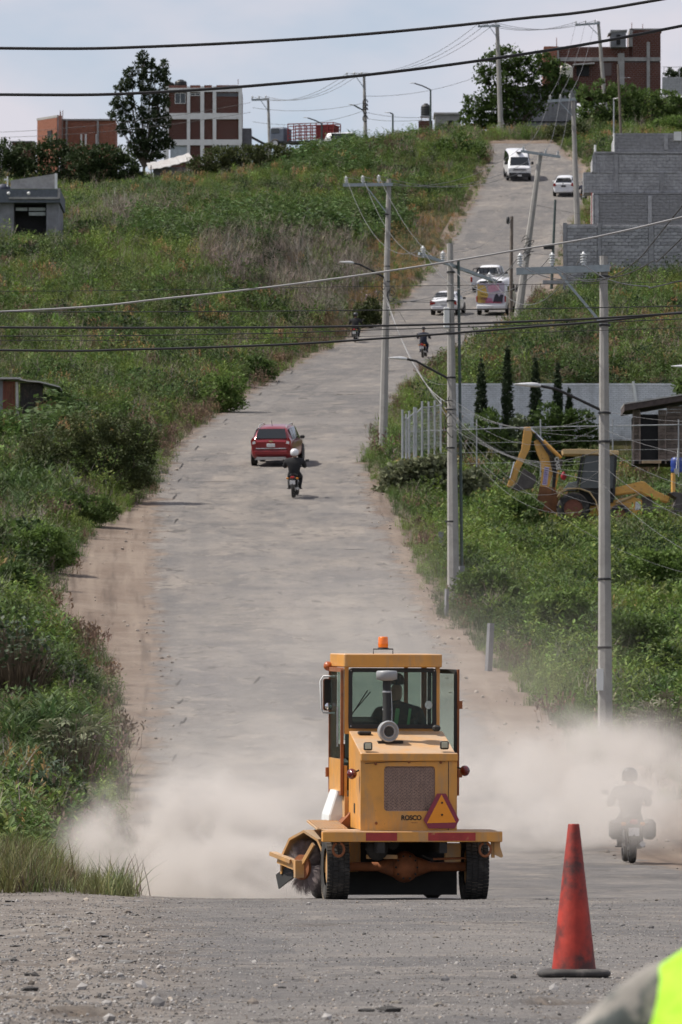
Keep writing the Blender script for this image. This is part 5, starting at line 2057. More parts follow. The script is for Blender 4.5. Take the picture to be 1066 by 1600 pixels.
MB().tube([at(794, 348, bE.y) - bE, at(799, 345, bE.y) - bE], .02, 5).build('bracket', M_BLKSTEEL, PE)
bF = foot(862, 452)
PF = pole('thin dark green steel pole with a black box in front of the block wall', bF, at(868, 312, bF.y), 2.4 * mpp(bF.y), 1.8 * mpp(bF.y), M_GREENST, 10)
MB().cbox(at(857, 386, bF.y - .1) - bF, (15 * mpp(bF.y), .2, 7 * mpp(bF.y)), .01).build('junction_box', M_TANKB, PF)

# --- G: pole beside the white hatchback; H, I, J, K on the hilltop
YG = 528
kG = mpp(YG)
xg = at(905, 360, YG).x
bG = Vector((xg, YG, zg(xg, YG)))
PG = pole('concrete utility pole beside the white hatchback with a left-hand crossarm', bG, at(895.5, 152, YG), 5.6 * kG, 3.0 * kG)
iG = [at(860, 155, YG), at(876, 154, YG), at(891, 153, YG)]
crossarm(PG, at(856, 158, YG - .12), at(900, 155, YG - .12), 4 * kG, iG, 7 * kG, 2.2 * kG, (at(874, 158, YG - .2), at(894, 180, YG - .2)))
MB().tube([at(899, 281, YG) - bG, at(880, 281, YG) - bG, at(880, 288, YG) - bG], .03, 5).build('bracket', M_BLKSTEEL, PG)
hill = {}
for key, lab, bx_, by_, tx_, ty_, Yh, ar, rr in (
        ('H', 'tall utility pole at the hilltop in front of the shade tree', 784, 210, 777, 38, 676, (747, 41, 782, 40), 4.4),
        ('I', 'slightly leaning utility pole in front of the brick house with tower', 947, 150, 935, 33, 690, (899, 39, 938, 36), 3.6),
        ('J', 'utility pole standing alone at the middle of the skyline', 572, 216, 569, 117, 700, (541, 119, 571, 118), 3.2),
        ('K', 'short utility pole on the skyline beside the red stake truck', 422, 222, 419, 153, 735, (393, 156, 421, 155), 2.8)):
    b_, t_ = at(bx_, by_ + 25, Yh), at(tx_, ty_, Yh)
    P_ = pole(lab, b_, t_, rr * mpp(Yh), rr * .65 * mpp(Yh))
    q0, q1 = at(ar[0], ar[1], Yh - .12), at(ar[2], ar[3], Yh - .12)
    ins = [q0.lerp(q1, f) + Vector((0, .1, .05)) for f in (.04, .42, .8)]
    crossarm(P_, q0, q1, 3 * mpp(Yh), ins, 6 * mpp(Yh), 1.6 * mpp(Yh), (q0.lerp(q1, .5), at(tx_ + 1, ty_ + 22, Yh - .1)))
    hill[key] = (P_, b_, t_, ins, Yh)
m = MB()
for py in (160, 166, 172, 185):
    c = at(571, py, 699.8) - hill['J'][1]
    m.tube([c + Vector((math.cos(a) * .22, 0, math.sin(a) * .3)) for a in np.linspace(0, 5.5, 9)], .05, 5)
m.build('cable_coil', M_CABLE, hill['J'][0])
street_lamp(hill['J'][0], [at(570, 173, 700), at(560, 168, 699.9), at(553, 164, 699.8)], 1.2 * mpp(700), 9 * mpp(700))
for i, (px, b_, t_, ax, ay, Yl, lab) in enumerate(((503, 222, 193, 481, 184, 705, 'street lamp on a bent arm right of the red stake truck'), (673, 210, 140, 648, 130, 684, 'tall street lamp beside the elevated black water tank'),
                                                    (614, 224, 178, 609, 176, 705, 'thin distant lamp post between pole and water tank'))):
    B_ = at(px, b_ + 12, Yl)
    P_ = pole(lab, B_, at(px, t_, Yl), 1.8 * mpp(Yl), 1.3 * mpp(Yl), M_GREENST, 8, 'street lamp', 'street_lamp', 'skyline street lamps')
    street_lamp(P_, [at(px, t_, Yl), at(lerp(px, ax, .5), lerp(t_, ay, .6), Yl), at(ax, ay, Yl)], 1.0 * mpp(Yl), 8 * mpp(Yl))
P_ = pole('thin wooden pole rising behind the block building roof', at(971, 225, 600), at(966, 100, 600), 2.2 * mpp(600), 1.6 * mpp(600), M_POLEW, 8)
MB().tube([at(966, 122, 600) - P_.location, at(985, 71 + 50, 600) - P_.location], .03, 5).build('bracket', M_STEEL, P_)
P_ = pole('thin pale service mast at the corner of the block building', at(959, 240, 545), at(959.5, 158, 545), 1.2 * mpp(545), 1.0 * mpp(545), M_STEEL, 8)
MB().tube([Vector((0, 0, 3.7)), Vector((.0, 0, 3.9)), Vector((.35, 0, 4.0))], .03, 5).build('weatherhead', M_STEEL, P_)
# lamp reaching in from beyond the right edge
P_ = pole('street lamp whose head reaches in at the right picture edge', foot(1120, 1000) , at(1118, 560, foot(1120, 1000).y), .12, .09, M_POLE, 8, 'street lamp', 'street_lamp', None)
YE = foot(1120, 1000).y
street_lamp(P_, [at(1116, 592, YE), at(1100, 582, YE), at(1084, 575, YE), at(1076, 573.5, YE)], 1.8 * mpp(YE), 27 * mpp(YE))

# --- cables
def px_path(Y0, pts, Y1=None):
    n = len(pts)
    out = []
    for i in range(n - 1):
        for j in range(6):
            q = j / 6
            p0, p1, p2, p3 = pts[max(i - 1, 0)], pts[i], pts[i + 1], pts[min(i + 2, n - 1)]

            def cr(a, b, c, d):
                return .5 * (2 * b + (c - a) * q + (2 * a - 5 * b + 4 * c - d) * q * q + (3 * b - a - 3 * c + d) * q ** 3)
            f = (i + q) / (n - 1)
            out.append(at(cr(p0[0], p1[0], p2[0], p3[0]), cr(p0[1], p1[1], p2[1], p3[1]), lerp(Y0, Y1 or Y0, f)))
    out.append(at(pts[-1][0], pts[-1][1], Y1 or Y0))
    return out


# spans across the street, hung from poles beyond both edges of the view
cable('cable', 'upper of two thick black cables crossing the sky', px_path(60, [(-1500, -20), (-700, 62), (0, 75), (250, 72), (533, 56), (800, 30), (1026, 0), (1700, -130), (2500, -330)]), .0125)
cable('cable', 'lower of two thick black cables crossing the sky', px_path(60, [(-1500, 60), (-700, 136), (0, 147.5), (250, 143.5), (533, 121), (800, 87), (1066, 40), (1700, -95), (2500, -310)]), .0125)
cable('cable', 'thick black cable, the upper one across the middle of the view', px_path(74, [(-900, 505), (0, 511.5), (300, 512), (533, 510), (800, 503), (1066, 489), (1900, 430)]), .0115)
cable('cable', 'thick black cable rising to the right across the middle of the view', px_path(74.6, [(-900, 530), (0, 547), (200, 546), (400, 540), (533, 533), (800, 513), (1066, 487.5), (1900, 380)]), .0115)
cable('cable', 'thin black wire stretched level above the middle cables', px_path(76, [(-900, 480), (0, 487), (533, 485), (1066, 478), (1900, 455)]), .005)
cable('cable', 'thin black wire just below the upper middle cable', px_path(76.4, [(-900, 520), (0, 525), (400, 521), (533, 517), (1066, 498), (1900, 450)]), .005)
cable('cable', 'faint thin wire running level below the grey block wall', px_path(76.8, [(-900, 450), (0, 455), (533, 448), (1066, 440), (1900, 420)]), .0028)
cable('cable', 'faint thin wire sagging under the middle cables', px_path(77, [(-900, 520), (0, 532), (533, 526), (1066, 512), (1900, 480)]), .0028)
cable('cable', 'pale steel messenger cable rising from left to right', px_path(80, [(-900, 520), (0, 487), (270, 465), (533, 434), (800, 392), (1066, 339), (1900, 120)]), .0105, M_ALU)

G3 = 'overhead power lines'
WHICH = ('leftmost', 'middle', 'rightmost')
for i in range(3):
    tA, tB, tC, tD, tG = [v + Vector((0, 0, .3)) for v in (iA[i], iB[i], iC[i], iD[i], iG[i])]
    tI, tH, tJ, tK = [hill[q][3][i] + Vector((0, 0, .25)) for q in 'IHJK']
    for a, b, s, r_, txt in ((tA, tB, 1.2, .011, 'sagging line strung between the near and second utility poles'), (tB, tC, 1.3, .011, 'line strung between the second and third utility poles'),
                             (tC, tD, 1.2, .013, 'line strung from the third pole to the leaning pole'), (tD, tG, .8, .013, 'line strung from the leaning pole to the hatchback pole'),
                             (tG, tI, .8, .014, 'line from the hatchback pole up to the brick house pole'), (tI, tH, .7, .02, 'skyline line between brick house pole and hilltop pole'),
                             (tH, tJ, 1.4, .02, 'skyline line between hilltop pole and lone pole'), (tJ, tK, 1.2, .02, 'skyline line between lone pole and red truck pole')):
        cable('power_line_cable', 'power ' + txt.replace('sagging line', 'line') + ', from the ' + WHICH[i] + ' insulators', sag_pts(a, b, s), r_, M_GCABLE, G3)
ends = ([(866, 418), (920, 440), (985, 415), (1066, 322), (1400, -100)], [(813, 416), (870, 436), (960, 433), (1020, 408), (1066, 372), (1400, 40)], [(912, 414), (955, 438), (1010, 447), (1066, 438), (1500, 330)])
for i, e in enumerate(ends):
    cable('power_line_cable', ('steep black power line leaving the near pole past the block wall', 'black power line dipping and climbing to the right of the near pole', 'drooping black power line level with the foot of the block wall')[i],
          px_path(YA, e, 120), .013, M_CABLE)
# low service bundle
lA, lB, lC, lD = at(944, 700, YA), at(704, 645, YB), at(604, 470, YC_), at(827, 395, YD)
GS_ = 'service cables between the poles'
for i in range(7):
    q = Vector((0, 0, (i - 3) * .28))
    cable('service_cable', ('lowest', 'second lowest', 'third lowest', 'middle', 'third highest', 'second highest', 'highest')[i] + ' service cable in the bundle between the near and second poles', sag_pts(lA + q * 1.1, lB + q * .6, .25 + .22 * (i % 4)), .005 if i % 3 else .008, M_GCABLE, GS_)
for i in range(3):
    q = Vector((0, 0, (i - 1) * .3))
    cable('service_cable', ('lower', 'middle', 'upper')[i] + ' service cable slanting from the third pole to the second pole', sag_pts(lC + q * .6, lB + q, .3 + .3 * i), .012, M_ALU if i else M_GCABLE, GS_)
    cable('service_cable', ('lower', 'middle', 'upper')[i] + ' dark service cable from the third pole to the leaning pole', sag_pts(lC + q * .5, lD + q, .5 + .4 * i), .014, M_GCABLE, GS_)
for i, (a, b, sg) in enumerate((((706, 628), (938, 668), .9), ((706, 652), (938, 735), 1.5), ((707, 665), (940, 790), 1.2), ((706, 660), (1120, 905), 1.0), ((706, 645), (1120, 770), 1.6), ((610, 462), (704, 600), .2), ((640, 560), (704, 655), .1), ((650, 585), (704, 668), .1))):
    cable('service_cable', ('slack', 'deeply slack', 'low slanting', 'lowest slanting', 'long sagging', 'steep', 'short upper', 'short lower')[i] + ' thin cable at the tangle of the second pole', sag_pts(at(*a, YB - .2), at(*b, (YA if i < 3 else YB - 25) if i < 5 else YB + 20), sg), .005, M_GCABLE, GS_)
for i in range(5):
    e = at(1066 + 260, 620 + i * 70, YA - 45)
    cable('service_cable', ('highest', 'second', 'third', 'fourth', 'lowest')[i] + ' service cable leaving the near pole towards the right edge', sag_pts(lA + Vector((0, 0, (2 - i) * .5)), e, .4 + .12 * i), .0055, M_GCABLE, GS_)
for i, (a, b, s, mm) in enumerate(((at(704, 655, YB), at(1066 + 60, 800, 305), .9, M_ALU), (at(704, 640, YB), at(955, 745, 335), .8, M_ALU), (at(700, 600, YB), at(640, 560, YC_ + 40), .4, M_GCABLE), (at(827, 395, YD), at(1066 + 80, 380, 440), .5, M_CABLE),
                                     (at(838, 320, YD), at(1066 + 80, 352, 455), .4, M_CABLE), (at(703, 395, YB), at(800, 340, bE.y), .5, M_GCABLE))):
    cable('service_cable', ('pale cable running from the second pole over the backhoe', 'pale cable running from the second pole to the backhoe cab', 'thin cable from the second pole towards the road bend',
                            'black cable from the leaning pole along the block wall', 'black cable crossing the face of the block building', 'thin cable from the second pole to the wooden pole')[i], sag_pts(a, b, s), .007, M_GCABLE if mm is M_ALU else mm)
for i, (a, b, s) in enumerate((((392, 160), (-60, 208), .6), ((392, 175), (-60, 215), .6), ((571, 160), (395, 168), .5), ((571, 172), (395, 190), .7), ((571, 175), (745, 168), .7), ((571, 150), (745, 120), .5), ((783, 150), (571, 185), 1.0), ((783, 152), (940, 165), .6), ((783, 165), (940, 172), .6))):
    cable('service_cable', ('upper service cable running left from the red truck pole', 'lower service cable running left from the red truck pole', 'upper service cable between the lone pole and the red truck pole', 'lower service cable between the lone pole and the red truck pole', 'low service cable from the lone pole to the shade tree', 'high service cable from the lone pole to the shade tree', 'long service cable from the hilltop pole to the lone pole', 'upper service cable from the hilltop pole past the cream tank', 'lower service cable from the hilltop pole past the cream tank')[i], sag_pts(at(*a, 700), at(*b, 704), s), .018, M_GCABLE, 'skyline service cables')

# ================================================================ vehicles
M_TYRE = mat('tyre_rubber', (0.025, 0.024, 0.023), .85, var=.25, scale=10, dirt=(0.16, 0.145, 0.125), dirt_amt=.5, dirt_scale=5)
M_RIM = mat('wheel_rim', (0.45, 0.45, 0.45), .35, .8)
M_CHROME = mat('chrome', (0.7, 0.7, 0.7), .15, 1.0, var=.02)
M_RED = mat('car_red', (0.22, 0.008, 0.015), .3, .2, var=.05, coat=.7, spec=.5)
M_CARW = mat('car_white', (0.72, 0.73, 0.75), .3, var=.04, coat=.5, dirt=(0.5, 0.47, 0.43), dirt_amt=.3, dirt_scale=2)
M_AUTOGL = mat('auto_glass', (0.015, 0.018, 0.02), .06, var=.05, spec=.8)
M_TRIM = mat('black_trim', (0.02, 0.02, 0.021), .6)
M_SILV = mat('silver_trim', (0.42, 0.41, 0.40), .4, .5)
M_TAIL = mat('tail_light', (0.30, 0.012, 0.012), .2, var=.1, coat=.5)
M_CLEAR = mat('clear_lens', (0.75, 0.75, 0.75), .12, var=.05)
M_PLATE = mat('number_plate', (0.62, 0.62, 0.62), .5, var=.1, scale=30)


def wheel(parent, x, y, r, w, m_rim=None, side=1):
    t = MB()
    t.lathe([(r * .62, -w / 2), (r * .9, -w / 2), (r * .985, -w * .36), (r, 0), (r * .985, w * .36), (r * .9, w / 2), (r * .62, w / 2)], axis='X', n=24, cap=False)
    o = t.build('wheel', M_TYRE, parent, (x, y, r))
    q = MB().lathe([(r * .66, -w * .42), (r * .6, w * .30 * side), (r * .18, w * .38 * side), (r * .05, w * .42 * side)], axis='X', n=20)
    q.build('rim', m_rim or M_RIM, o)
    return o


def seat_on_road(px, py, yaw, back):
    """location, rotation for a vehicle whose nearest end touches the road at px, py"""
    p = foot(px, py)
    s = math.atan((ROADZ(p.y + 3) - ROADZ(p.y)) / 3)
    d = Vector((-math.sin(yaw) * math.cos(s), math.cos(yaw) * math.cos(s), math.sin(s)))
    loc = p + d * back
    loc.z = ROADZ(loc.y) + .03
    return loc, (s, 0, yaw)


def car(label, cat, name, px, py, yaw, S, paint, wheels, windows, facing_away=True, extra=None, rim=None, tyre_r=.33, group=None, lights=True, plate=True, subsurf=1):
    """S: sections (y, z low, z belt, z roof, half widths low, belt, roof) rear to front.
    windows: ('side', y0, y1) ('rear', i) ('front', i)"""
    ya, yb = S[0][0], S[-1][0]
    if facing_away:
        loc, rot = seat_on_road(px, py, yaw, -ya)
    else:
        loc, rot = seat_on_road(px, py, yaw, 0)
        d = Vector((-math.sin(yaw), math.cos(yaw), 0))
        loc = foot(px, py) - d * yb
        loc.z = ROADZ(loc.y) + .03
        s = math.atan((ROADZ(loc.y + 2) - ROADZ(loc.y - 2)) / 4)
        rot = (-s, 0, yaw)
    t = thing(name, label, cat, loc, rot, group)
    rings = []
    for y, zl, zb, zr, wl, wb, wr in S:
        half = [(0, zl), (wl * .85, zl), (wl, zl + .10), (wl * 1.02, lerp(zl, zb, .5)), (wb, zb - .02), (lerp(wb, wr, .12), lerp(zb, zr, .12)), (wr, lerp(zb, zr, .88)), (wr * .86, zr - (zr - zb) * .02), (wr * .4, zr + .015), (0, zr + .02)]
        ring = [Vector((x, y, z)) for x, z in half] + [Vector((-x, y, z)) for x, z in half[-2:0:-1]]
        rings.append(ring)
    b = MB().loft(rings).build('body', paint, t)
    if subsurf:
        sb = b.modifiers.new('smooth', 'SUBSURF')
        sb.levels = sb.render_levels = subsurf

    def P(y, f):
        """point on the glasshouse side at station y, height fraction f from belt to roof"""
        for a, c in zip(S, S[1:]):
            if a[0] <= y <= c[0]:
                q = (y - a[0]) / (c[0] - a[0])
                zb, zr, wb, wr = [lerp(a[i], c[i], q) for i in (2, 3, 5, 6)]
                return Vector((lerp(wb, wr, f), y, lerp(zb, zr, f)))
    for w in windows:
        if w[0] == 'side':
            for s in (-1, 1):
                pts = [P(w[1], .12), P(w[2], .12), P(w[2] - (w[3] if len(w) > 3 else 0), .86), P(w[1] + (w[4] if len(w) > 4 else 0), .86)]
                m = MB()
                m.add([Vector((s * (p.x + .012), p.y, p.z)) for p in pts] + [Vector((s * (p.x - .02), p.y, p.z)) for p in pts],
                      [(0, 1, 2, 3), (7, 6, 5, 4), (0, 4, 5, 1), (1, 5, 6, 2), (2, 6, 7, 3), (3, 7, 4, 0)])
                m.build('side_window', M_AUTOGL, t)
        else:
            a, c = S[w[1]], S[w[1] + 1]
            lo, hi = (a, c) if w[0] == 'rear' else (c, a)
            p0 = Vector((lo[6] * .93, lo[0], lo[3] + .02))
            p1 = Vector((hi[6] * .86, hi[0], hi[3] + .0))
            f0, f1 = (.10, .90) if len(w) < 3 else w[2]
            q0, q1 = p0.lerp(p1, f0), p0.lerp(p1, f1)
            n = Vector((0, -(p1.z - p0.z) * (1 if w[0] == 'rear' else -1), abs(p1.y - p0.y))).normalized()
            vs = []
            for off in (.035, -.02):
                vs += [Vector((-q0.x, q0.y, q0.z)) + n * off, Vector((q0.x, q0.y, q0.z)) + n * off, Vector((q1.x, q1.y, q1.z)) + n * off, Vector((-q1.x, q1.y, q1.z)) + n * off]
            MB().add(vs, [(0, 1, 2, 3), (7, 6, 5, 4), (0, 4, 5, 1), (1, 5, 6, 2), (2, 6, 7, 3), (3, 7, 4, 0)]).build('rear_window' if w[0] == 'rear' else 'windshield', M_AUTOGL, t)
    W = max(s[4] for s in S)
    for x in (-1, 1):
        for y in wheels:
            wheel(t, x * (W - .09), y, tyre_r, .2, rim, x)
            MB().lathe([(tyre_r * 1.16, -.02), (tyre_r * 1.16, .02)], (x * (W + .012), y, tyre_r * 1.02), 'X', 20).build('wheel_arch', M_TRIM, t)
    if extra:
        extra(t)
    return t


def mirrors(t, x, y, z, m=None):
    for s in (-1, 1):
        MB().cbox((s * (x + .12), y, z), (.2, .1, .15), .04).build('mirror', m or M_TRIM, t)


# --- red SUV
def suv_extra(t):
    for s in (-1, 1):
        m = MB().prism([(s * .58, .98), (s * .86, .90), (s * .88, 1.12), (s * .80, 1.26), (s * .70, 1.18)], -2.30, -2.12, 'Y')
        o = m.build('tail_light', M_TAIL, t)
        MB().prism([(s * .66, 1.0), (s * .80, .97), (s * .80, 1.08), (s * .70, 1.12)], -2.315, -2.30, 'Y').build('lens', M_CLEAR, o)
        m = MB().tube([(s * .60, -1.7, 1.64), (s * .60, -1.55, 1.74), (s * .62, .1, 1.755), (s * .62, .3, 1.68)], .022, 6)
        m.build('roof_rail', M_SILV, t)
    MB().cbox((0, -2.30, .60), (1.5, .1, .22), .05).build('bumper', M_RED, t)
    MB().prism([(-.72, .30), (.72, .30), (.62, .42), (-.62, .42)], -2.37, -2.28, 'Y').build('skid_plate', M_SILV, t)
    MB().cbox((0, -2.29, .78), (1.35, .06, .045), .015).build('chrome_strip', M_CHROME, t)
    MB().cbox((0, -2.305, .92), (.36, .03, .15), .01).build('number_plate', M_PLATE, t)
    MB().prism([(-.10, 1.08), (-.03, 1.08), (-.03, 1.055), (.03, 1.055), (.03, 1.08), (.10, 1.08), (.09, 1.115), (.03, 1.115), (.03, 1.14), (-.03, 1.14), (-.03, 1.115), (-.09, 1.115)], -2.30, -2.26, 'Y').build('emblem', mat('gold_emblem', (.62, .5, .28), .3, .8), t)
    MB().tube([(0, -1.75, 1.73), (0, -1.95, 1.98)], .012, 5).build('antenna', M_TRIM, t)
    MB().tube([(-.55, -2.36, .28), (-.55, -2.2, .28)], .04, 8).build('tailpipe', M_CHROME, t)
    mirrors(t, .9, .55, 1.12)


car('dark red SUV driving up the road', 'SUV', 'red_suv', 424, 731, R(-7), [
    (-2.27, .46, 1.03, 1.06, .78, .80, .76), (-2.20, .34, 1.08, 1.14, .86, .87, .74), (-1.88, .27, 1.08, 1.64, .90, .90, .66), (-1.2, .24, 1.06, 1.71, .92, .92, .68), (0, .24, 1.02, 1.72, .92, .92, .69),
    (.50, .24, 1.0, 1.66, .92, .92, .66), (1.15, .24, 1.0, 1.06, .92, .90, .72), (1.9, .27, .95, .99, .90, .87, .70), (2.27, .36, .80, .86, .80, .78, .66)],
    M_RED, (-1.38, 1.38), [('rear', 1, (.08, .92)), ('front', 5), ('side', -1.75, -1.05, 0, .15), ('side', -1.0, -.05), ('side', 0.02, .85, .35)], extra=suv_extra, tyre_r=.355)


# --- white sedan, rear view
def sedan_extra(t):
    for s in (-1, 1):
        MB().prism([(s * .50, .74), (s * .84, .66), (s * .86, .84), (s * .80, .96), (s * .52, .86)], -2.26, -2.10, 'Y').build('tail_light', M_TAIL, t)
    MB().cbox((0, -2.26, .50), (1.5, .08, .22), .04).build('bumper', M_CARW, t)
    MB().cbox((0, -2.275, .72), (.36, .03, .14), .01).build('number_plate', M_PLATE, t)
    MB().cbox((0, -2.26, .86), (.5, .03, .03), .008).build('chrome_strip', M_CHROME, t)
    mirrors(t, .84, .55, .98)


SED = [(-2.24, .42, .86, .90, .76, .78, .72), (-2.15, .30, .92, .97, .83, .83, .74), (-1.55, .24, .95, 1.03, .85, .85, .72), (-.95, .22, .95, 1.42, .85, .85, .60), (0, .22, .93, 1.47, .85, .85, .61), (.35, .22, .92, 1.44, .85, .85, .60),
       (1.15, .22, .92, .97, .85, .83, .68), (1.9, .25, .82, .87, .83, .80, .66), (2.22, .34, .68, .74, .74, .72, .6)]
car('white sedan climbing the hill behind the second utility pole', 'sedan', 'white_sedan', 693, 494, R(-9), SED, M_CARW, (-1.32, 1.32),
    [('rear', 2, (.12, .92)), ('front', 5), ('side', -1.0, -.35, 0, .2), ('side', -.3, .75, .3)], extra=sedan_extra, tyre_r=.31)


# --- white pickup beyond the bus
def pickup_extra(t):
    m = MB().box((0, -1.75, .98), (1.5, 1.5, .5))
    m.build('load_bed', M_TRIM, t)
    for s in (-1, 1):
        MB().box((s * .80, -1.75, .90), (.08, 1.7, .62)).build('bed_side', M_CARW, t)
        MB().cbox((s * .80, -2.62, .92), (.14, .06, .34), .02).build('tail_light', M_TAIL, t)
    MB().cbox((0, -2.61, .90), (1.5, .06, .58), .02).build('tailgate', M_CARW, t)
    MB().cbox((0, -2.70, .52), (1.66, .16, .18), .03).build('bumper', M_CHROME, t)
    f = MB()
    for x in (-.72, 0, .72):
        for y in (-2.4, -1.1):
            f.tube([(x, y, 1.1), (x, y, 1.62)], .022, 5)
    for y in (-2.4, -1.1):
        f.tube([(-.72, y, 1.62), (.72, y, 1.62)], .022, 5)
    for x in (-.72, .72):
        f.tube([(x, -2.4, 1.62), (x, -1.1, 1.62)], .022, 5)
        f.tube([(x, -2.4, 1.36), (x, -1.1, 1.36)], .022, 5)
    f.build('cargo_rack', M_TRIM, t)
    mirrors(t, .86, .55, 1.15)


PIC = [(-2.62, .50, .70, .74, .78, .80, .74), (-.95, .42, .72, .78, .84, .85, .76), (-.80, .36, 1.10, 1.66, .86, .87, .68), (0, .34, 1.08, 1.74, .87, .87, .68), (.5, .34, 1.06, 1.70, .87, .87, .66), (1.15, .34, 1.06, 1.12, .87, .85, .72), (2.3, .36, .98, 1.03, .85, .82, .7), (2.55, .46, .8, .86, .78, .76, .66)]
car('white pickup with a dark cargo rack ahead of the advert minibus', 'pickup', 'pickup_truck', 756, 459, R(-12), PIC, M_CARW, (-1.6, 1.6),
    [('rear', 1, (.45, .93)), ('front', 4), ('side', -.78, -.05), ('side', 0, .85, .3)], extra=pickup_extra, tyre_r=.36)


# --- minibus covered with an advert
def bus_extra(t):
    y = -2.62
    MB().box((0, y - .01, 1.42), (1.72, .02, 1.30)).build('advert_sheet', mat('advert_pale', (0.45, 0.40, 0.48), .5, var=.12, scale=4), t)
    for poly, c, nm in (([(-.86, .82), (-.40, .78), (-.18, 1.25), (-.35, 1.9), (-.86, 2.0)], (0.62, 0.42, 0.10), 'yellow_band'),
                        ([(-.84, .98), (.10, .90), (.05, 1.10), (-.84, 1.22)], (0.42, 0.16, 0.26), 'plum_band'),
                        ([(-.1, 1.45), (.55, 1.60), (.52, 1.98), (-.25, 1.95)], (0.56, 0.30, 0.38), 'pink_band'),
                        ([(.12, .82), (.72, .82), (.80, 1.30), (.62, 1.34), (.52, 1.18), (.36, 1.44), (.22, 1.20)], (0.03, 0.028, 0.045), 'dark_figures'),
                        ([(-.62, .80), (.66, .77), (.66, .88), (-.62, .93)], (0.42, 0.10, 0.16), 'crimson_band'),
                        ([(-.70, 1.30), (-.20, 1.24), (-.16, 1.34), (-.66, 1.42)], (0.75, 0.55, 0.15), 'gold_band')):
        MB().prism(poly, y - .03, y - .021, 'Y').build(nm, mat('advert_' + nm, c, .5, var=.2, scale=8), t)
    MB().cbox((0, y + .02, 2.10), (1.45, .06, .20), .03).build('rear_window', M_AUTOGL, t)
    MB().cbox((0, y - .05, .56), (1.86, .16, .26), .05).build('bumper', M_CARW, t)
    for s in (-1, 1):
        MB().cbox((s * .90, y + .02, 1.05), (.10, .10, .42), .03).build('tail_light', M_TAIL, t)
    MB().cbox((0, y - .14, .56), (.36, .03, .15), .01).build('number_plate', M_PLATE, t)
    MB().box((.95, -.2, 1.55), (.03, 3.4, .55)).build('side_window', M_AUTOGL, t)
    MB().box((-.95, -.2, 1.55), (.03, 3.4, .55)).build('side_window', M_AUTOGL, t)
    for x in (-.6, .6):
        MB().tube([(x, -1.8, 2.32), (x, 1.0, 2.34)], .03, 6).build('roof_bar', M_SILV, t)
    MB().cbox((1.06, 2.1, 1.55), (.22, .1, .34), .04).build('mirror', M_TRIM, t)
    MB().cbox((-1.06, 2.1, 1.55), (.22, .1, .34), .04).build('mirror', M_TRIM, t)


BUS = [(-2.62, .42, 1.25, 2.20, .94, .96, .88), (-2.5, .34, 1.25, 2.27, .96, .98, .90), (0, .32, 1.25, 2.30, .97, .98, .90), (1.6, .32, 1.2, 2.26, .97, .98, .88), (2.2, .34, 1.1, 1.30, .95, .95, .85), (2.55, .42, .95, 1.02, .88, .88, .8)]
car('white minibus with a colourful advert over its back', 'minibus', 'minibus', 768, 494, R(-9), BUS, M_CARW, (-1.6, 1.75), [('front', 3)], extra=bus_extra, tyre_r=.34, subsurf=0)


# --- high roofed white van coming down
def van_extra(t):
    y = 2.44
    for s in (-1, 1):
        MB().prism([(s * .52, .78), (s * .86, .82), (s * .90, 1.02), (s * .62, .98)], y - .22, y + .02, 'Y').build('headlight', M_CLEAR, t)
        MB().cbox((s * 1.06, 1.72, 1.38), (.20, .1, .26), .04).build('mirror', M_TRIM, t)
    MB().cbox((0, y, .92), (1.0, .06, .10), .02).build('grille', M_TRIM, t)
    MB().cbox((0, y + .02, .86), (1.12, .06, .05), .015).build('chrome_strip', M_CHROME, t)
    MB().cbox((0, y + .01, .98), (1.08, .06, .035), .01).build('chrome_strip', M_CHROME, t)
    MB().cbox((0, y, .50), (1.7, .10, .34), .05).build('bumper', M_TRIM, t)
    MB().cbox((0, y + .06, .46), (.34, .02, .13), .01).build('number_plate', M_PLATE, t)
    MB().cbox((0, 1.25, 2.20), (.42, .5, .06), .03).build('roof_vent', M_TRIM, t)
    MB().box((.1, 1.93, 1.36), (1.1, .015, .07), Matrix.Rotation(R(-40), 3, 'X')).build('route_sign', mat('route_sign', (0.55, 0.48, 0.2), .6), t)


VAN = [(-2.40, .40, 1.15, 2.16, .90, .92, .84), (-2.3, .30, 1.15, 2.24, .93, .94, .84), (0.4, .28, 1.15, 2.28, .94, .94, .82), (1.10, .28, 1.15, 2.16, .94, .94, .80), (1.62, .28, 1.15, 1.86, .94, .93, .80), (2.18, .30, 1.12, 1.20, .92, .90, .84), (2.42, .40, 1.0, 1.06, .86, .85, .8)]
car('white high roofed passenger van coming down the hill', 'van', 'passenger_van', 812, 284, R(180 + 3), VAN, M_CARW, (-1.45, 1.4), [('front', 4, (.02, .96)), ('side', 1.0, 1.6), ('side', -.6, .9), ('side', -2.1, -.7)], facing_away=False, extra=van_extra, tyre_r=.33)


# --- white hatchback
def hatch_extra(t):
    for s in (-1, 1):
        MB().prism([(s * .56, .86), (s * .80, .80), (s * .80, 1.02), (s * .66, 1.10)], -1.86, -1.72, 'Y').build('tail_light', M_TAIL, t)
    MB().cbox((0, -1.86, .50), (1.44, .1, .30), .06).build('bumper', M_CARW, t)
    MB().cbox((0, -1.875, .84), (.36, .03, .13), .01).build('number_plate', M_TRIM, t)
    MB().cbox((0, -1.62, 1.50), (1.05, .16, .04), .015).build('roof_spoiler', M_CARW, t)
    mirrors(t, .80, .45, 1.0, M_CARW)


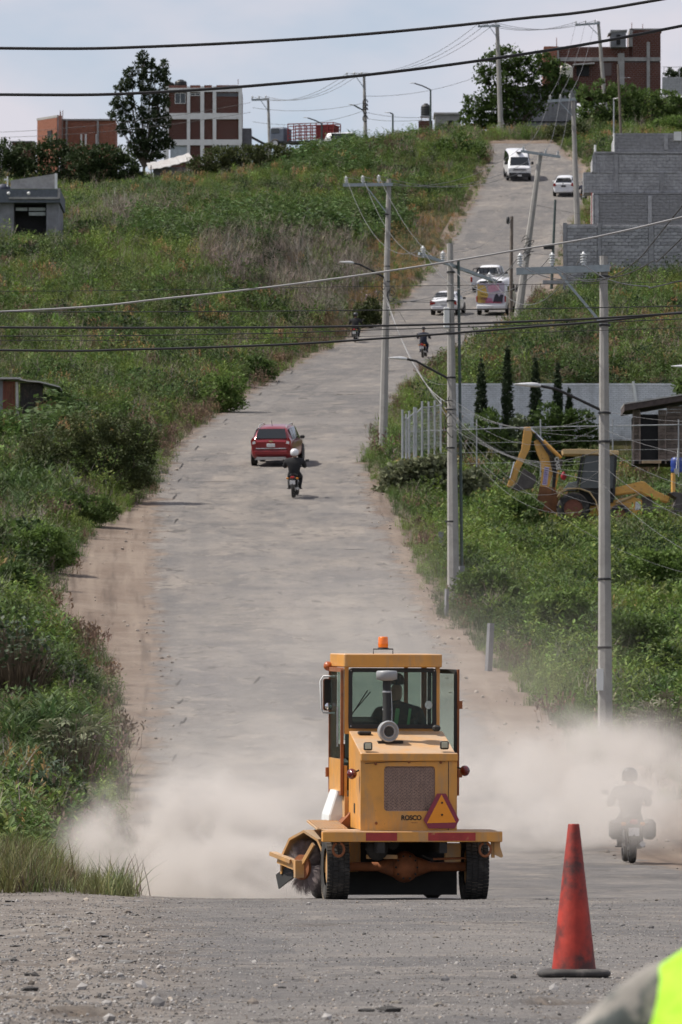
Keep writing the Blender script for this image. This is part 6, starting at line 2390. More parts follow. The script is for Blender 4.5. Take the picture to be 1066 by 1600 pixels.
HAT = [(-1.84, .44, .95, .99, .72, .74, .70), (-1.78, .32, 1.0, 1.06, .79, .80, .70), (-1.42, .24, 1.0, 1.44, .81, .81, .58), (-.6, .22, .98, 1.52, .82, .82, .60), (.2, .22, .94, 1.50, .82, .82, .60), (.45, .22, .94, 1.46, .82, .82, .58), (1.05, .22, .94, 1.0, .82, .80, .66), (1.6, .26, .84, .90, .78, .76, .64), (1.8, .36, .7, .76, .7, .68, .58)]
car('white hatchback climbing past the pole near the block building', 'hatchback', 'white_hatchback', 881, 308, R(-6), HAT, M_CARW, (-1.15, 1.2), [('rear', 1, (.10, .92)), ('front', 5), ('side', -1.3, -.55, 0, .12), ('side', -.5, .65, .3)], extra=hatch_extra, tyre_r=.29)

# --- vehicles half hidden on the skyline
t = thing('stake_truck', 'red stake bed truck half hidden by weeds on the skyline', 'truck', at(470, 232, 716), (0, 0, R(70)))
k = mpp(716)
MB().box((0, -1.2, .55), (2.0, 5.0, .2)).build('chassis', M_TRIM, t)
m = MB()
for i in range(9):
    y = lerp(-3.6, .9, i / 8)
    for s in (-1, 1):
        m.box((s * 1.0, y, 1.45), (.06, .08, 1.6))
for z in (.8, 1.1, 1.4, 1.7, 2.0, 2.25):
    for s in (-1, 1):
        m.box((s * 1.0, -1.35, z), (.05, 4.6, .07))
    m.box((0, -3.62, z), (2.0, .05, .07))
m.build('stake_sides', mat('truck_red', (0.19, 0.018, 0.018), .6), t)
MB().cbox((0, -2.7, 1.4), (1.9, 1.6, 1.3), .06).build('red_panel', mat('truck_red', (0.19, 0.018, 0.018), .6), t)
m = MB().cbox((0, 2.0, 1.25), (1.9, 1.6, 1.5), .18)
m.build('cab', mat('truck_blue', (0.10, 0.12, 0.16), .5), t)
MB().cbox((0, 2.2, 1.65), (1.94, .9, .5), .06).build('cab_window', M_AUTOGL, t)
for s in (-1, 1):
    for y in (-2.4, 2.2):
        wheel(t, s * .9, y, .45, .25)
t = thing('parked_suv', 'white SUV half hidden by weeds on the skyline', 'SUV', at(545, 236, 712), (0, 0, R(-82)))
rings = []
for y, zl, zb, zr, wl, wb, wr in ((-2.2, .4, 1.0, 1.05, .8, .8, .75), (-2.0, .3, 1.05, 1.6, .9, .9, .66), (0, .3, 1.02, 1.72, .92, .92, .68), (.5, .3, 1.0, 1.62, .92, .92, .66), (1.15, .3, 1.0, 1.05, .9, .9, .7), (2.2, .36, .85, .9, .8, .8, .66)):
    half = [(0, zl), (wl, zl + .1), (wb, zb), (wr, zr - .06), (wr * .8, zr), (0, zr)]
    rings.append([Vector((x, y, z)) for x, z in half] + [Vector((-x, y, z)) for x, z in half[-2:0:-1]])
MB().loft(rings).build('body', M_CARW, t)
for s in (-1, 1):
    MB().prism([(-1.85, 1.1), (.9, 1.08), (.45, 1.58), (-1.75, 1.56)], s * .80 - .12, s * .80 + .12, 'X').build('side_window', M_AUTOGL, t)
    for y in (-1.4, 1.4):
        wheel(t, s * .83, y, .35, .2)


# ================================================================ people
M_SKIN = mat('skin', (0.30, 0.17, 0.11), .6, var=.08)
M_BLACKC = mat('black_cloth', (0.018, 0.018, 0.02), .9, var=.2, scale=14)
M_NAVY = mat('navy_cloth', (0.022, 0.026, 0.045), .9, var=.2, scale=14)
M_GREYC = mat('grey_cloth', (0.20, 0.20, 0.205), .9, var=.2, scale=14)
M_JEAN = mat('denim', (0.035, 0.045, 0.075), .9, var=.2, scale=14)
M_HELW = mat('white_helmet', (0.7, 0.7, 0.72), .25, var=.04, coat=.4)
M_HELB = mat('black_helmet', (0.015, 0.015, 0.017), .25, coat=.4)
M_BOOT = mat('boot_leather', (0.02, 0.017, 0.015), .6)
M_CAP = mat('dark_cap', (0.02, 0.02, 0.024), .9)


def skin_body(name, parent, J, E, mats, sub=2):
    """J: joint -> (point, radius); E: (a, b, material slot); one continuous skinned figure"""
    names = list(J)
    me = bpy.data.meshes.new(name)
    me.from_pydata([J[n][0] for n in names], [(names.index(a), names.index(b)) for a, b, _ in E], [])
    o = bpy.data.objects.new(name, me)
    COL.objects.link(o)
    sk = o.modifiers.new('skin', 'SKIN')
    sk.use_smooth_shade = True
    sk.branch_smoothing = .4
    lay = me.skin_vertices[0].data
    for i, n in enumerate(names):
        rr = J[n][1]
        lay[i].radius = rr if isinstance(rr, tuple) else (rr, rr)
        lay[i].use_root = (i == 0)
    ss = o.modifiers.new('sub', 'SUBSURF')
    ss.levels = ss.render_levels = sub
    dg = bpy.context.evaluated_depsgraph_get()
    ev = o.evaluated_get(dg)
    nm = bpy.data.meshes.new_from_object(ev)
    bpy.data.objects.remove(o)
    for m_ in mats:
        nm.materials.append(m_)
    segs = [(Vector(J[a][0]), Vector(J[b][0]), s) for a, b, s in E]
    for p in nm.polygons:
        c = p.center
        best, bs = 1e9, 0
        for a, b, s in segs:
            ab = b - a
            q = max(0, min(1, (c - a).dot(ab) / max(ab.length_squared, 1e-9)))
            d = (c - a - ab * q).length
            if d < best:
                best, bs = d, s
        p.material_index = bs
        p.use_smooth = True
    o2 = bpy.data.objects.new(name, nm)
    COL.objects.link(o2)
    o2.parent = parent
    return o2


def hand(parent, wrist, tip, m_, curl=.9, size=1.0, thumb=1):
    """palm and five bent fingers of unequal length, pointing from wrist to tip"""
    w, t_ = Vector(wrist), Vector(tip)
    d = (t_ - w).normalized()
    s = d.cross(Vector((0, 0, 1)))
    if s.length < .1:
        s = Vector((1, 0, 0))
    s.normalize()
    n = s.cross(d)
    m = MB()
    rings = []
    for q, hw, hh in ((-.02, .026, .024), (.02, .036, .018), (.06, .042, .016), (.088, .040, .013)):
        c = w + d * q * size
        rings.append([c + s * hw * size * math.cos(a) + n * hh * size * math.sin(a) for a in [2 * math.pi * j / 10 for j in range(10)]])
    m.loft(rings)
    for i, (off, L) in enumerate(((-.030, .072), (-.010, .080), (.011, .074), (.031, .058))):
        p = w + (d * .082 + s * off) * size
        pts, ang = [p], 0
        for sgm in (.45, .30, .25):
            ang += curl * .55
            p = p + (d * math.cos(ang) - n * math.sin(ang)) * L * sgm * size
            pts.append(p)
        m.tube(pts, [.0095 * size, .009 * size, .008 * size, .006 * size], 6)
    p = w + (d * .025 - s * .034 * thumb) * size
    m.tube([p, p + (d * .6 - s * .7 * thumb - n * .3).normalized() * .035 * size, p + (d * .9 - s * .25 * thumb - n * .7).normalized() * .065 * size], [.012 * size, .0105 * size, .007 * size], 6)
    return m.build('hand', m_, parent)


def helmet(parent, c, r, m_, face=None, fwd=(0, 1, 0)):
    o = MB()
    o.lathe([(r * .70, -.72 * r), (r * .93, -.55 * r), (r * 1.0, -.1 * r), (r * .97, .3 * r), (r * .8, .68 * r), (r * .45, .93 * r), (r * .08, 1.0 * r)], c, n=18)
    h = o.build('helmet', m_, parent)
    v = Vector(c) + Vector(fwd) * r * .55
    MB().cbox(v + Vector((0, 0, .05 * r)), (r * 1.25, r * .95, r * .6), r * .25).build('visor', M_AUTOGL, h)
    return h


EDGES_SIT = [('hip', 'waist', 1), ('waist', 'chest', 1), ('chest', 'neck', 1), ('neck', 'head0', 0), ('head0', 'head1', 0),
             ('chest', 'shl', 1), ('shl', 'ell', 1), ('ell', 'wrl', 1), ('chest', 'shr', 1), ('shr', 'elr', 1), ('elr', 'wrr', 1),
             ('hip', 'thl', 2), ('thl', 'knl', 2), ('knl', 'anl', 2), ('anl', 'tol', 3), ('hip', 'thr', 2), ('thr', 'knr', 2), ('knr', 'anr', 2), ('anr', 'tor', 3)]


def rider(parent, top, trousers, gloves=None, hel=None, bulk=1.3, hip=(0, .26, .84), lean=.14, cap=False):
    """seated rider, one continuous figure, hands closed on the grips"""
    hx, hy, hz = hip
    b = bulk
    J = {'hip': ((hx, hy, hz), (.165 * b, .13)), 'waist': ((hx, hy + lean * .35, hz + .20), (.15 * b, .115)), 'chest': ((hx, hy + lean * .9, hz + .40), (.175 * b, .125)), 'neck': ((hx, hy + lean * 1.25, hz + .57), .062),
         'head0': ((hx, hy + lean * 1.4, hz + .66), (.075, .085)), 'head1': ((hx, hy + lean * 1.45, hz + .78), (.075, .09))}
    for s, q in ((-1, 'l'), (1, 'r')):
        J['sh' + q] = ((hx + s * .19 * b, hy + lean * 1.05, hz + .47), .078 * b)
        J['el' + q] = ((hx + s * .35, hy + lean + .10, hz + .24), .056 * b)
        J['wr' + q] = ((hx + s * .33, .80, 1.06), .036)
        J['th' + q] = ((hx + s * .12, hy + .06, hz - .02), .105 * b)
        J['kn' + q] = ((hx + s * .21, .66, .70), .07)
        J['an' + q] = ((hx + s * .19, .38, .36), .048)
        J['to' + q] = ((hx + s * .20, .56, .32), .04)
    skin_body('body', parent, J, EDGES_SIT, [M_SKIN, top, trousers, M_BOOT], 1)
    for s in (-1, 1):
        hand(parent, (hx + s * .33, .80, 1.06), (hx + s * .335, .90, 1.07), gloves or M_SKIN, 1.5, 1.0, s)
    hc = (hx, hy + lean * 1.45, hz + .745)
    if hel:
        helmet(parent, hc, .145, hel)
    else:
        m = MB().lathe([(.098, -.02), (.102, .03), (.09, .09), (.05, .125), (.01, .135)], hc, n=14)
        m.build('hair' if not cap else 'cap', M_CAP, parent)


def motorcycle(label, px, py, yaw, body, seatc, lean_deg=0, scooter=False, boxes=False, group=None, away=True):
    loc, rot = seat_on_road(px, py, yaw, .3 if away else -1.6)
    t = thing('motorcycle', label, 'motorcycle', loc, (rot[0] if away else -rot[0], R(lean_deg), yaw), group)
    for y, nm in ((0, 'wheel'), (1.28, 'wheel')):
        o = MB().lathe([(.215, -.055), (.27, -.062), (.30, -.03), (.305, 0), (.30, .03), (.27, .062), (.215, .055)], axis='X', n=22, cap=False).build(nm, M_TYRE, t, (0, y, .305))
        m = MB().lathe([(.225, -.03), (.225, .03)], axis='X', n=18, cap=False).lathe([(.06, -.08), (.06, .08)], axis='X', n=10)
        for i in range(5):
            a = 2 * math.pi * i / 5
            bar(m, (0, math.cos(a) * .05, math.sin(a) * .05), (0, math.cos(a) * .22, math.sin(a) * .22), .025)
        m.build('rim', M_RIM, o)
    m = MB()
    m.tube([(0, 1.28, .305), (0, 1.05, .95)], .05, 8)
    for s in (-1, 1):
        m.tube([(s * .075, 1.28, .305), (s * .075, 1.02, .98)], .026, 7)
        m.tube([(s * .07, 0, .305), (s * .08, .45, .40), (s * .06, .75, .55)], .022, 6)
        m.tube([(s * .10, .02, .32), (s * .11, .12, .70)], .025, 7)
    m.tube([(0, .95, .92), (0, .45, .78), (0, .05, .74)], .03, 7)
    m.tube([(0, .95, .85), (0, .85, .40), (0, .45, .34)], .028, 7)
    m.build('frame', M_BLKSTEEL, t)
    MB().cbox((0, .62, .45), (.28, .36, .30), .06).build('engine', M_SILV if not scooter else M_TRIM, t)
    rings = []
    for y, w, z0, z1 in ((.42, .09, .76, .82), (.55, .14, .72, .92), (.75, .15, .72, .98), (.92, .10, .76, .95), (1.0, .05, .80, .90)):
        rings.append([Vector((w * math.cos(a), y, lerp(z0, z1, .5) + (z1 - z0) / 2 * math.sin(a))) for a in [2 * math.pi * j / 12 for j in range(12)]])
    MB().loft(rings).build('tank', body, t)
    rings = []
    for y, w, z in ((-.28, .07, .86), (-.15, .12, .84), (.1, .15, .80), (.4, .13, .78), (.52, .10, .80)):
        rings.append([Vector((w * math.cos(a), y, z + .05 * math.sin(a))) for a in [2 * math.pi * j / 12 for j in range(12)]])
    MB().loft(rings).build('seat', seatc, t)
    rings = []
    for y, w, z0, z1 in ((-.38, .06, .70, .80), (-.25, .11, .62, .80), (0, .14, .58, .78), (.3, .13, .58, .76)):
        rings.append([Vector((w * math.cos(a), y, lerp(z0, z1, .5) + (z1 - z0) / 2 * math.sin(a))) for a in [2 * math.pi * j / 10 for j in range(10)]])
    MB().loft(rings).build('tail_fairing', body, t)
    MB().cbox((0, -.40, .76), (.15, .08, .09), .03).build('tail_light', M_TAIL, t)
    MB().cbox((0, -.40, .58), (.19, .02, .15), .005).build('number_plate', M_PLATE, t)
    m = MB().tube([(0, -.40, .50), (0, -.28, .72)], .03, 5)
    for a0 in range(8):
        a, b = R(20 + a0 * 18), R(20 + (a0 + 1) * 18)
        m.box((0, -math.cos((a + b) / 2) * .34, .305 + math.sin((a + b) / 2) * .34), (.13, .11, .012), Matrix.Rotation(math.pi / 2 - (a + b) / 2, 3, 'X'))
    m.build('rear_fender', M_TRIM, t)
    m = MB()
    for a0 in range(7):
        a = R(30 + a0 * 20)
        m.box((0, 1.28 - math.cos(a) * .335, .305 + math.sin(a) * .335), (.12, .13, .012), Matrix.Rotation(math.pi / 2 - a, 3, 'X'))
    m.build('front_fender', body, t)
    MB().tube([(.12, .55, .30), (.15, .2, .30), (.16, -.35, .36)], [.03, .045, .05], 10).build('exhaust', M_SILV, t)
    MB().lathe([(.04, -.06), (.09, -.02), (.095, .04), (.02, .06)], (0, 1.18, .92), 'Y', 14).build('headlight', M_CLEAR, t)
    MB().tube([(-.36, .84, 1.05), (-.22, .92, 1.06), (0, .96, 1.0), (.22, .92, 1.06), (.36, .84, 1.05)], .016, 7).build('handlebar', M_BLKSTEEL, t)
    for s in (-1, 1):
        m = MB().tube([(s * .26, .92, 1.06), (s * .36, .95, 1.24)], .009, 5)
        o = m.build('mirror_stalk', M_BLKSTEEL, t)
        MB().cbox((s * .40, .94, 1.27), (.13, .03, .08), .02).build('mirror', M_TRIM, o)
        MB().lathe([(.03, -.05), (.035, .02), (.01, .04)], (s * .17, -.34, .72), 'X', 8).build('turn_signal', mat('amber_lens', (0.55, 0.2, 0.02), .3), t)
        MB().box((s * .21, .42, .30), (.12, .05, .03)).build('footpeg', M_TRIM, t)
    if boxes:
        for s in (-1, 1):
            MB().cbox((s * .30, -.05, .62), (.22, .5, .36), .06).build('saddlebag', M_TRIM, t)
    return t


def person(label, bike, name='person', group=None):
    t = thing(name, label, 'person', bike.location, bike.rotation_euler, group)
    return t


b1 = motorcycle('small dark motorcycle close behind the red SUV', 458, 781, R(-5), M_TRIM, M_TRIM)
p1 = person('rider in black with a white helmet, behind the red SUV', b1)
rider(p1, M_BLACKC, M_BLACKC, None, M_HELW, bulk=1.5)
b1.scale = p1.scale = (1.18, 1.15, 1.15)
b2 = motorcycle('motorcycle with a red tail climbing below the white sedan', 660, 560, R(-8), mat('moto_red', (0.35, 0.01, 0.015), .3, coat=.5), M_TRIM)
rider(person('rider in a dark navy jacket on the red tailed motorcycle', b2), M_NAVY, M_JEAN, None, None)
b3 = motorcycle('green motorcycle keeping to the left edge of the road', 554, 536, R(-6), mat('moto_green', (0.03, 0.24, 0.06), .3, coat=.5), M_TRIM)
rider(person('rider in black on the green motorcycle at the road edge', b3), M_BLACKC, M_BLACKC, None, M_HELB)
b4 = motorcycle('small dark motorcycle beside the block building, past the white hatchback', 912, 320, R(-4), M_TRIM, M_TRIM)
rider(person('rider in dark clothes beside the block building', b4), M_NAVY, M_BLACKC, None, M_HELB)
b5 = motorcycle('dark motorcycle with saddlebags half veiled by dust on the right', 990, 1353, R(3), M_TRIM, M_TRIM, boxes=True)
b5.scale = (1.12, 1.12, 1.12)
p5 = person('rider in grey veiled by dust on the motorcycle with saddlebags', b5)
p5.scale = (1.12, 1.12, 1.12)
rider(p5, mat('charcoal_cloth', (0.05, 0.05, 0.052), .9, var=.2), M_BLACKC, None, M_HELB, bulk=1.4)

# ================================================================ the road sweeper
M_YEL = mat('machine_yellow', (0.68, 0.31, 0.056), .5, var=.10, scale=2.5, coat=.15, dirt=(0.36, 0.20, 0.085), dirt_amt=.5, dirt_scale=2.2, dirt_lo=.48, dirt_hi=.72, bump=.05, bscale=9)
M_YELD = mat('dusty_yellow', (0.56, 0.30, 0.10), .75, var=.15, scale=4, dirt=(0.34, 0.26, 0.18), dirt_amt=.8, dirt_scale=3, dirt_lo=.4, dirt_hi=.65)
M_RUSTO = mat('rusty_orange', (0.25, 0.085, 0.03), .8, var=.3, scale=5, dirt=(0.12, 0.06, 0.035), dirt_amt=.7, dirt_scale=4)
M_UNDER = mat('grease_shade_black', (0.02, 0.018, 0.016), .8, var=.4)  # black for greasy parts and for shade painted under and inside
M_RUBB = mat('black_rubber', (0.022, 0.022, 0.021), .65, var=.2)
M_CABGL = glass_mat('cab_glass', (0.155, 0.165, 0.16), .15, .1)
M_STRIPE = mat('red_tape', (0.33, 0.028, 0.025), .5, var=.2, scale=8, dirt=(0.5, 0.3, 0.1), dirt_amt=.7, dirt_scale=6, dirt_lo=.6, dirt_hi=.68)
M_AMBER = mat('amber_dome', (0.75, 0.17, 0.01), .2, var=.1, coat=.5)
M_GREYP = mat('grey_plastic', (0.30, 0.31, 0.32), .45, var=.1)
M_BRISTLE = mat('bristle', (0.24, 0.195, 0.19), .9, var=.3, scale=20)
M_TANKP = mat('translucent_tank', (0.70, 0.72, 0.72), .5, var=.05)

def write_on(curve, parent, loc, rot):
    """lettering as a mesh of its own"""
    tmp = bpy.data.objects.new('lettering', curve)
    COL.objects.link(tmp)
    me = bpy.data.meshes.new_from_object(tmp.evaluated_get(bpy.context.evaluated_depsgraph_get()))
    bpy.data.objects.remove(tmp)
    o = bpy.data.objects.new('lettering', me)
    COL.objects.link(o)
    o.parent = parent
    o.location, o.rotation_euler = loc, rot
    return o


def settle_dust(m, col=(0.50, 0.40, 0.30), amt=.75):
    """dust lying on whatever faces up, patchy"""
    N, L = m.node_tree.nodes, m.node_tree.links
    b = N['Principled BSDF']
    src = b.inputs['Base Color'].links[0].from_socket
    g = N.new('ShaderNodeNewGeometry')
    sp = N.new('ShaderNodeSeparateXYZ')
    L.new(g.outputs['True Normal'], sp.inputs[0])
    r1 = N.new('ShaderNodeMapRange')
    r1.inputs[1].default_value, r1.inputs[2].default_value, r1.inputs[3].default_value, r1.inputs[4].default_value = .35, .85, 0, amt
    L.new(sp.outputs['Z'], r1.inputs[0])
    tc = N.new('ShaderNodeTexCoord')
    n = N.new('ShaderNodeTexNoise')
    n.inputs['Scale'].default_value = 3.5
    n.inputs['Detail'].default_value = 6
    L.new(tc.outputs['Object'], n.inputs['Vector'])
    r2 = N.new('ShaderNodeMapRange')
    r2.inputs[1].default_value, r2.inputs[2].default_value, r2.inputs[3].default_value, r2.inputs[4].default_value = .3, .6, .45, 1
    L.new(n.outputs['Fac'], r2.inputs[0])
    mu = N.new('ShaderNodeMath')
    mu.operation = 'MULTIPLY'
    L.new(r1.outputs[0], mu.inputs[0])
    L.new(r2.outputs[0], mu.inputs[1])
    mx = N.new('ShaderNodeMix')
    mx.data_type = 'RGBA'
    L.new(mu.outputs[0], mx.inputs[0])
    L.new(src, mx.inputs[6])
    mx.inputs[7].default_value = (*col, 1)
    L.new(mx.outputs[2], b.inputs['Base Color'])


def add_chips(m, col, scale, lo, hi, amt, stretch=(1, 1, 1)):
    """worn marks: chipped paint, grime streaks"""
    N, L = m.node_tree.nodes, m.node_tree.links
    b = N['Principled BSDF']
    src = b.inputs['Base Color'].links[0].from_socket
    tc, mp, n, r_, mx = N.new('ShaderNodeTexCoord'), N.new('ShaderNodeMapping'), N.new('ShaderNodeTexNoise'), N.new('ShaderNodeMapRange'), N.new('ShaderNodeMix')
    mp.inputs['Scale'].default_value = stretch
    n.inputs['Scale'].default_value = scale
    n.inputs['Detail'].default_value = 8
    n.inputs['Roughness'].default_value = .7
    r_.inputs[1].default_value, r_.inputs[2].default_value, r_.inputs[3].default_value, r_.inputs[4].default_value = lo, hi, 0, amt
    mx.data_type = 'RGBA'
    mx.inputs[7].default_value = (*col, 1)
    L.new(tc.outputs['Object'], mp.inputs[0])
    L.new(mp.outputs[0], n.inputs['Vector'])
    L.new(n.outputs['Fac'], r_.inputs[0])
    L.new(r_.outputs[0], mx.inputs[0])
    L.new(src, mx.inputs[6])
    L.new(mx.outputs[2], b.inputs['Base Color'])


add_chips(M_YEL, (0.33, 0.25, 0.17), 3.0, .50, .68, .55, (2.2, 2.2, .35))      # dusty runs down the panels
add_chips(M_YEL, (0.12, 0.055, 0.025), 22, .68, .72, .8)                       # chipped spots
for q in (M_YEL, M_YELD, M_TYRE):
    settle_dust(q, amt=.75 if q is not M_TYRE else .35)

YS = 96.6
SW_YAW = R(6.5)
swp = at(632, 1408.5, YS)
SWL = Vector((swp.x, YS, road_z(swp.x, YS) - .005))
SW = thing('road_sweeper', 'yellow road sweeper with glass cab seen from behind, raising dust', 'road sweeper', SWL, (R(1.6), 0, SW_YAW))


SW.scale = (.93, 1, 1)


def S(m, name, mats, parent=None, **kw):
    return m.build(name, mats, parent or SW, **kw)


# wheels
for s in (-1, 1):
    m = MB()
    r, w = .425, .30
    m.lathe([(r * .55, -w / 2 + .02), (r * .86, -w / 2), (r * .96, -w * .46), (r, -w * .36), (r, w * .36), (r * .96, w * .46), (r * .86, w / 2), (r * .55, w / 2 - .02)], axis='X', n=36, cap=False)
    for i in range(54):
        a = 2 * math.pi * i / 54
        for x, off in ((-.118, 0), (.118, .5), (-.04, .25), (.04, .75)):
            aa = a + off * 2 * math.pi / 54
            m.box((x, math.cos(aa) * (r + .0), math.sin(aa) * (r + .0)), (.066, .040, .018), Matrix.Rotation(aa - math.pi / 2, 3, 'X'))
    wo = S(m, 'wheel', M_TYRE, loc=(s * .945, 0, .425))
    MB().lathe([(r * .58, -.10), (r * .5, .06 * s), (r * .2, .09 * s), (.03, .1 * s)], axis='X', n=24).build('rim', M_YELD, wo)
for s in (-1, 1):
    m = MB().lathe([(.2, -.11), (.33, -.12), (.37, -.07), (.37, .07), (.33, .12), (.2, .11)], axis='X', n=24, cap=False)
    wo = S(m, 'wheel', M_TYRE, loc=(s * .78, 2.95, .29))
    MB().lathe([(.21, -.06), (.16, .04 * s), (.03, .06 * s)], axis='X', n=18).build('rim', M_YELD, wo)
# axle
S(MB().tube([(-.82, 0, .425), (.82, 0, .425)], .058, 12), 'axle', M_RUSTO)
m = MB().lathe([(.02, -.24), (.12, -.22), (.19, -.10), (.20, 0), (.17, .14), (.08, .22)], (0, 0, .425), 'Y', 20)
m.lathe([(.06, -.36), (.11, -.22), (.15, -.1), (.15, .1), (.11, .22), (.06, .36)], (0, 0, .425), 'X', 18)
dd = S(m, 'differential', M_RUSTO)
m = MB()
for i in range(10):
    a = 2 * math.pi * i / 10
    m.lathe([(.014, -.235), (.014, -.215)], (math.cos(a) * .145, -.01, .425 + math.sin(a) * .145), 'Y', 6)
m.build('bolt', M_UNDER, dd)
# frame, and a black box added to deepen the shade underneath
for s in (-1, 1):
    S(MB().box((s * .42, 1.2, .70), (.10, 4.0, .16)), 'frame_rail', M_UNDER)
S(MB().box((0, 1.5, .58), (1.3, 1.9, .34)), 'belly_shade_box', M_UNDER)
S(MB().tube([(-.2, -.35, .74), (-.2, .2, .70)], .09, 12), 'transmission', M_UNDER)
S(MB().lathe([(.05, -.08), (.14, -.06), (.15, .02), (.10, .06)], (-.42, -.4, .66), 'Y', 16), 'pump', M_UNDER)
S(MB().cbox((-.66, .35, .60), (.20, .12, .30), .01), 'yellow_bracket', M_YEL)
S(MB().cbox((.62, -.25, .61), (.22, .08, .24), .01), 'plate', M_YELD)
S(MB().tube([(-.5, -.3, .55), (-.46, -.28, .66), (-.40, -.2, .75)], .012, 6).tube([(.2, -.3, .58), (.34, -.3, .52), (.5, -.25, .52)], .014, 6), 'hose', M_UNDER)
S(MB().tube([(.35, -.3, .53), (.82, -.3, .545)], .016, 6), 'tie_rod', M_RUSTO)
S(MB().box((-.35, -.32, .56), (.42, .05, .05)), 'cross_plate', M_YELD)

S(MB().box((.05, .62, .30), (1.5, .03, .50)), 'shade_sheet', M_RUBB)  # black sheet added so the space under the machine looks shaded
S(MB().box((.05, 2.3, .32), (1.4, .03, .52)), 'shade_sheet', M_RUBB)  # second added sheet, darkening the underside towards the front
# rear beam with reflective tape
S(MB().cbox((0, -.76, .825), (2.43, .14, .13), .008), 'bumper', M_YEL, bevel=0)
for a, b in ((-.63, -.21), (.21, .85)):
    S(MB().box(((a + b) / 2, -.8325, .825), (b - a, .004, .10)), 'red_tape', M_STRIPE)
S(MB().box((0, -.40, .893), (2.30, .62, .012)), 'deck_plate', M_YELD)
for s in (-1, 1):
    m = MB()
    c = Vector((s * .99, -.76, .665))
    ring = [c + Vector((math.cos(a) * .075, 0, math.sin(a) * .085)) for a in np.linspace(R(110), R(430), 16)]
    m.tube(ring, .018, 8)
    S(m, 'tow_loop', M_RUSTO)
S(MB().prism([(1.12, .76), (1.20, .76), (1.20, .70), (1.24, .58), (1.22, .56), (1.12, .60)], -.72, -.66, 'Y'), 'flap_bracket', M_YELD)
S(MB().prism([(1.08, .78), (1.13, .78), (1.13, .56), (1.09, .56)], -.70, -.64, 'Y'), 'flap_bracket', M_YELD)

# engine hood
XO = -.03
S(MB().prism([(-.60, .90), (.70, .90), (.70, 2.12), (-.50, 1.875), (-.60, 1.85)], XO - .645, XO + .645, 'X'), 'hood', M_YEL, bevel=.012)
gx0, gx1, gz0, gz1 = XO - .335, XO + .355, 1.14, 1.70
fr = MB()
yb = -.655
fr.box((XO + (-.652 + gx0 - XO) / 2, yb + .022, 1.355), ((gx0 - XO) + .652, .045, .93))
fr.box(((gx1 + XO + .652) / 2, yb + .022, 1.355), (XO + .652 - gx1, .045, .93))
fr.box(((gx0 + gx1) / 2, yb + .022, (gz1 + 1.82) / 2), (gx1 - gx0, .045, 1.82 - gz1))
fr.box(((gx0 + gx1) / 2, yb + .022, (gz0 + .89) / 2), (gx1 - gx0, .045, gz0 - .89))
for sx_, sz_ in ((0, 0), (1, 0), (0, 1), (1, 1)):      # rounded corners of the opening
    cx, cz = (gx0, gx1)[sx_], (gz0, gz1)[sz_]
    dx_, dz_ = (.05, -.05)[sx_], (.05, -.05)[sz_]
    pts = [(cx, cz)] + [(cx + dx_ - dx_ * math.sin(a), cz + dz_ - dz_ * math.cos(a)) for a in np.linspace(0, math.pi / 2, 6)]
    fr.prism(pts, yb + .002, yb + .044, 'Y')
S(fr, 'rear_panel', M_YEL)
S(MB().cbox((XO, yb - .004, 1.815), (1.315, .07, .105), .012), 'hood_lip', M_YEL)
S(MB().box((XO + .535, yb - .0015, 1.33), (.008, .003, .86)), 'panel_seam', M_UNDER)
S(MB().box(((gx0 + gx1) / 2, -.606, (gz0 + gz1) / 2), (gx1 - gx0 + .04, .006, gz1 - gz0 + .04)), 'grille_shade_plate', M_UNDER)  # black plate paints the shade behind the grille mesh
g = MB()
dw, dh = .0575, .0335
nx, nz = int((gx1 - gx0) / dw), int((gz1 - gz0) / dh)
for i in range(nz + 1):
    z = gz0 + (gz1 - gz0) * i / nz
    for ph in (0, 1):
        pts = []
        for j in range(nx * 2 + 1):
            x = gx0 + (gx1 - gx0) * j / (nx * 2)
            dz = (dh * .5) * (1 if (j + ph) % 2 else 0) * (1 if ph == 0 else -1)
            pts.append((x, yb + .026 + (.006 if j % 2 else -.004), min(max(z + dz, gz0), gz1)))
        for p, q in zip(pts, pts[1:]):
            bar(g, p, q, .0105, .006)
S(g, 'grille', mat('grille_steel', (0.58, 0.40, 0.32), .7, .0, var=.2, scale=8))
for x, z in ((-.45, 1.73), (.43, 1.75), (.0, 1.755), (-.44, .99)):
    S(MB().lathe([(.006, -.02), (.018, -.015), (.018, 0)], (XO + x, yb - .002, z), 'Y', 8), 'latch', M_RUSTO)
S(MB().tube([(-.62, yb - .01, 1.735), (-.3, yb - .012, 1.755), (.35, yb - .012, 1.765), (.46, yb - .01, 1.76)], .004, 5), 'light_cable', M_UNDER)
S(MB().box((XO - .649, .05, 1.16), (.006, .10, .12)), 'side_latch', M_UNDER)
# maker's name
fc = bpy.data.curves.new('lettering', 'FONT')
fc.body = 'ROSCO'
fc.size = .082
fc.extrude = .0015
fc.offset = .0028
fc.space_character = .98
fc.align_x = 'CENTER'
fc.materials.append(M_UNDER)
write_on(fc, SW, (XO + .035, yb - .0018, 1.03), (R(90), 0, 0))
S(MB().box((XO + .075, yb - .001, .995), (.09, .002, .006)), 'small_print', M_RUSTO)
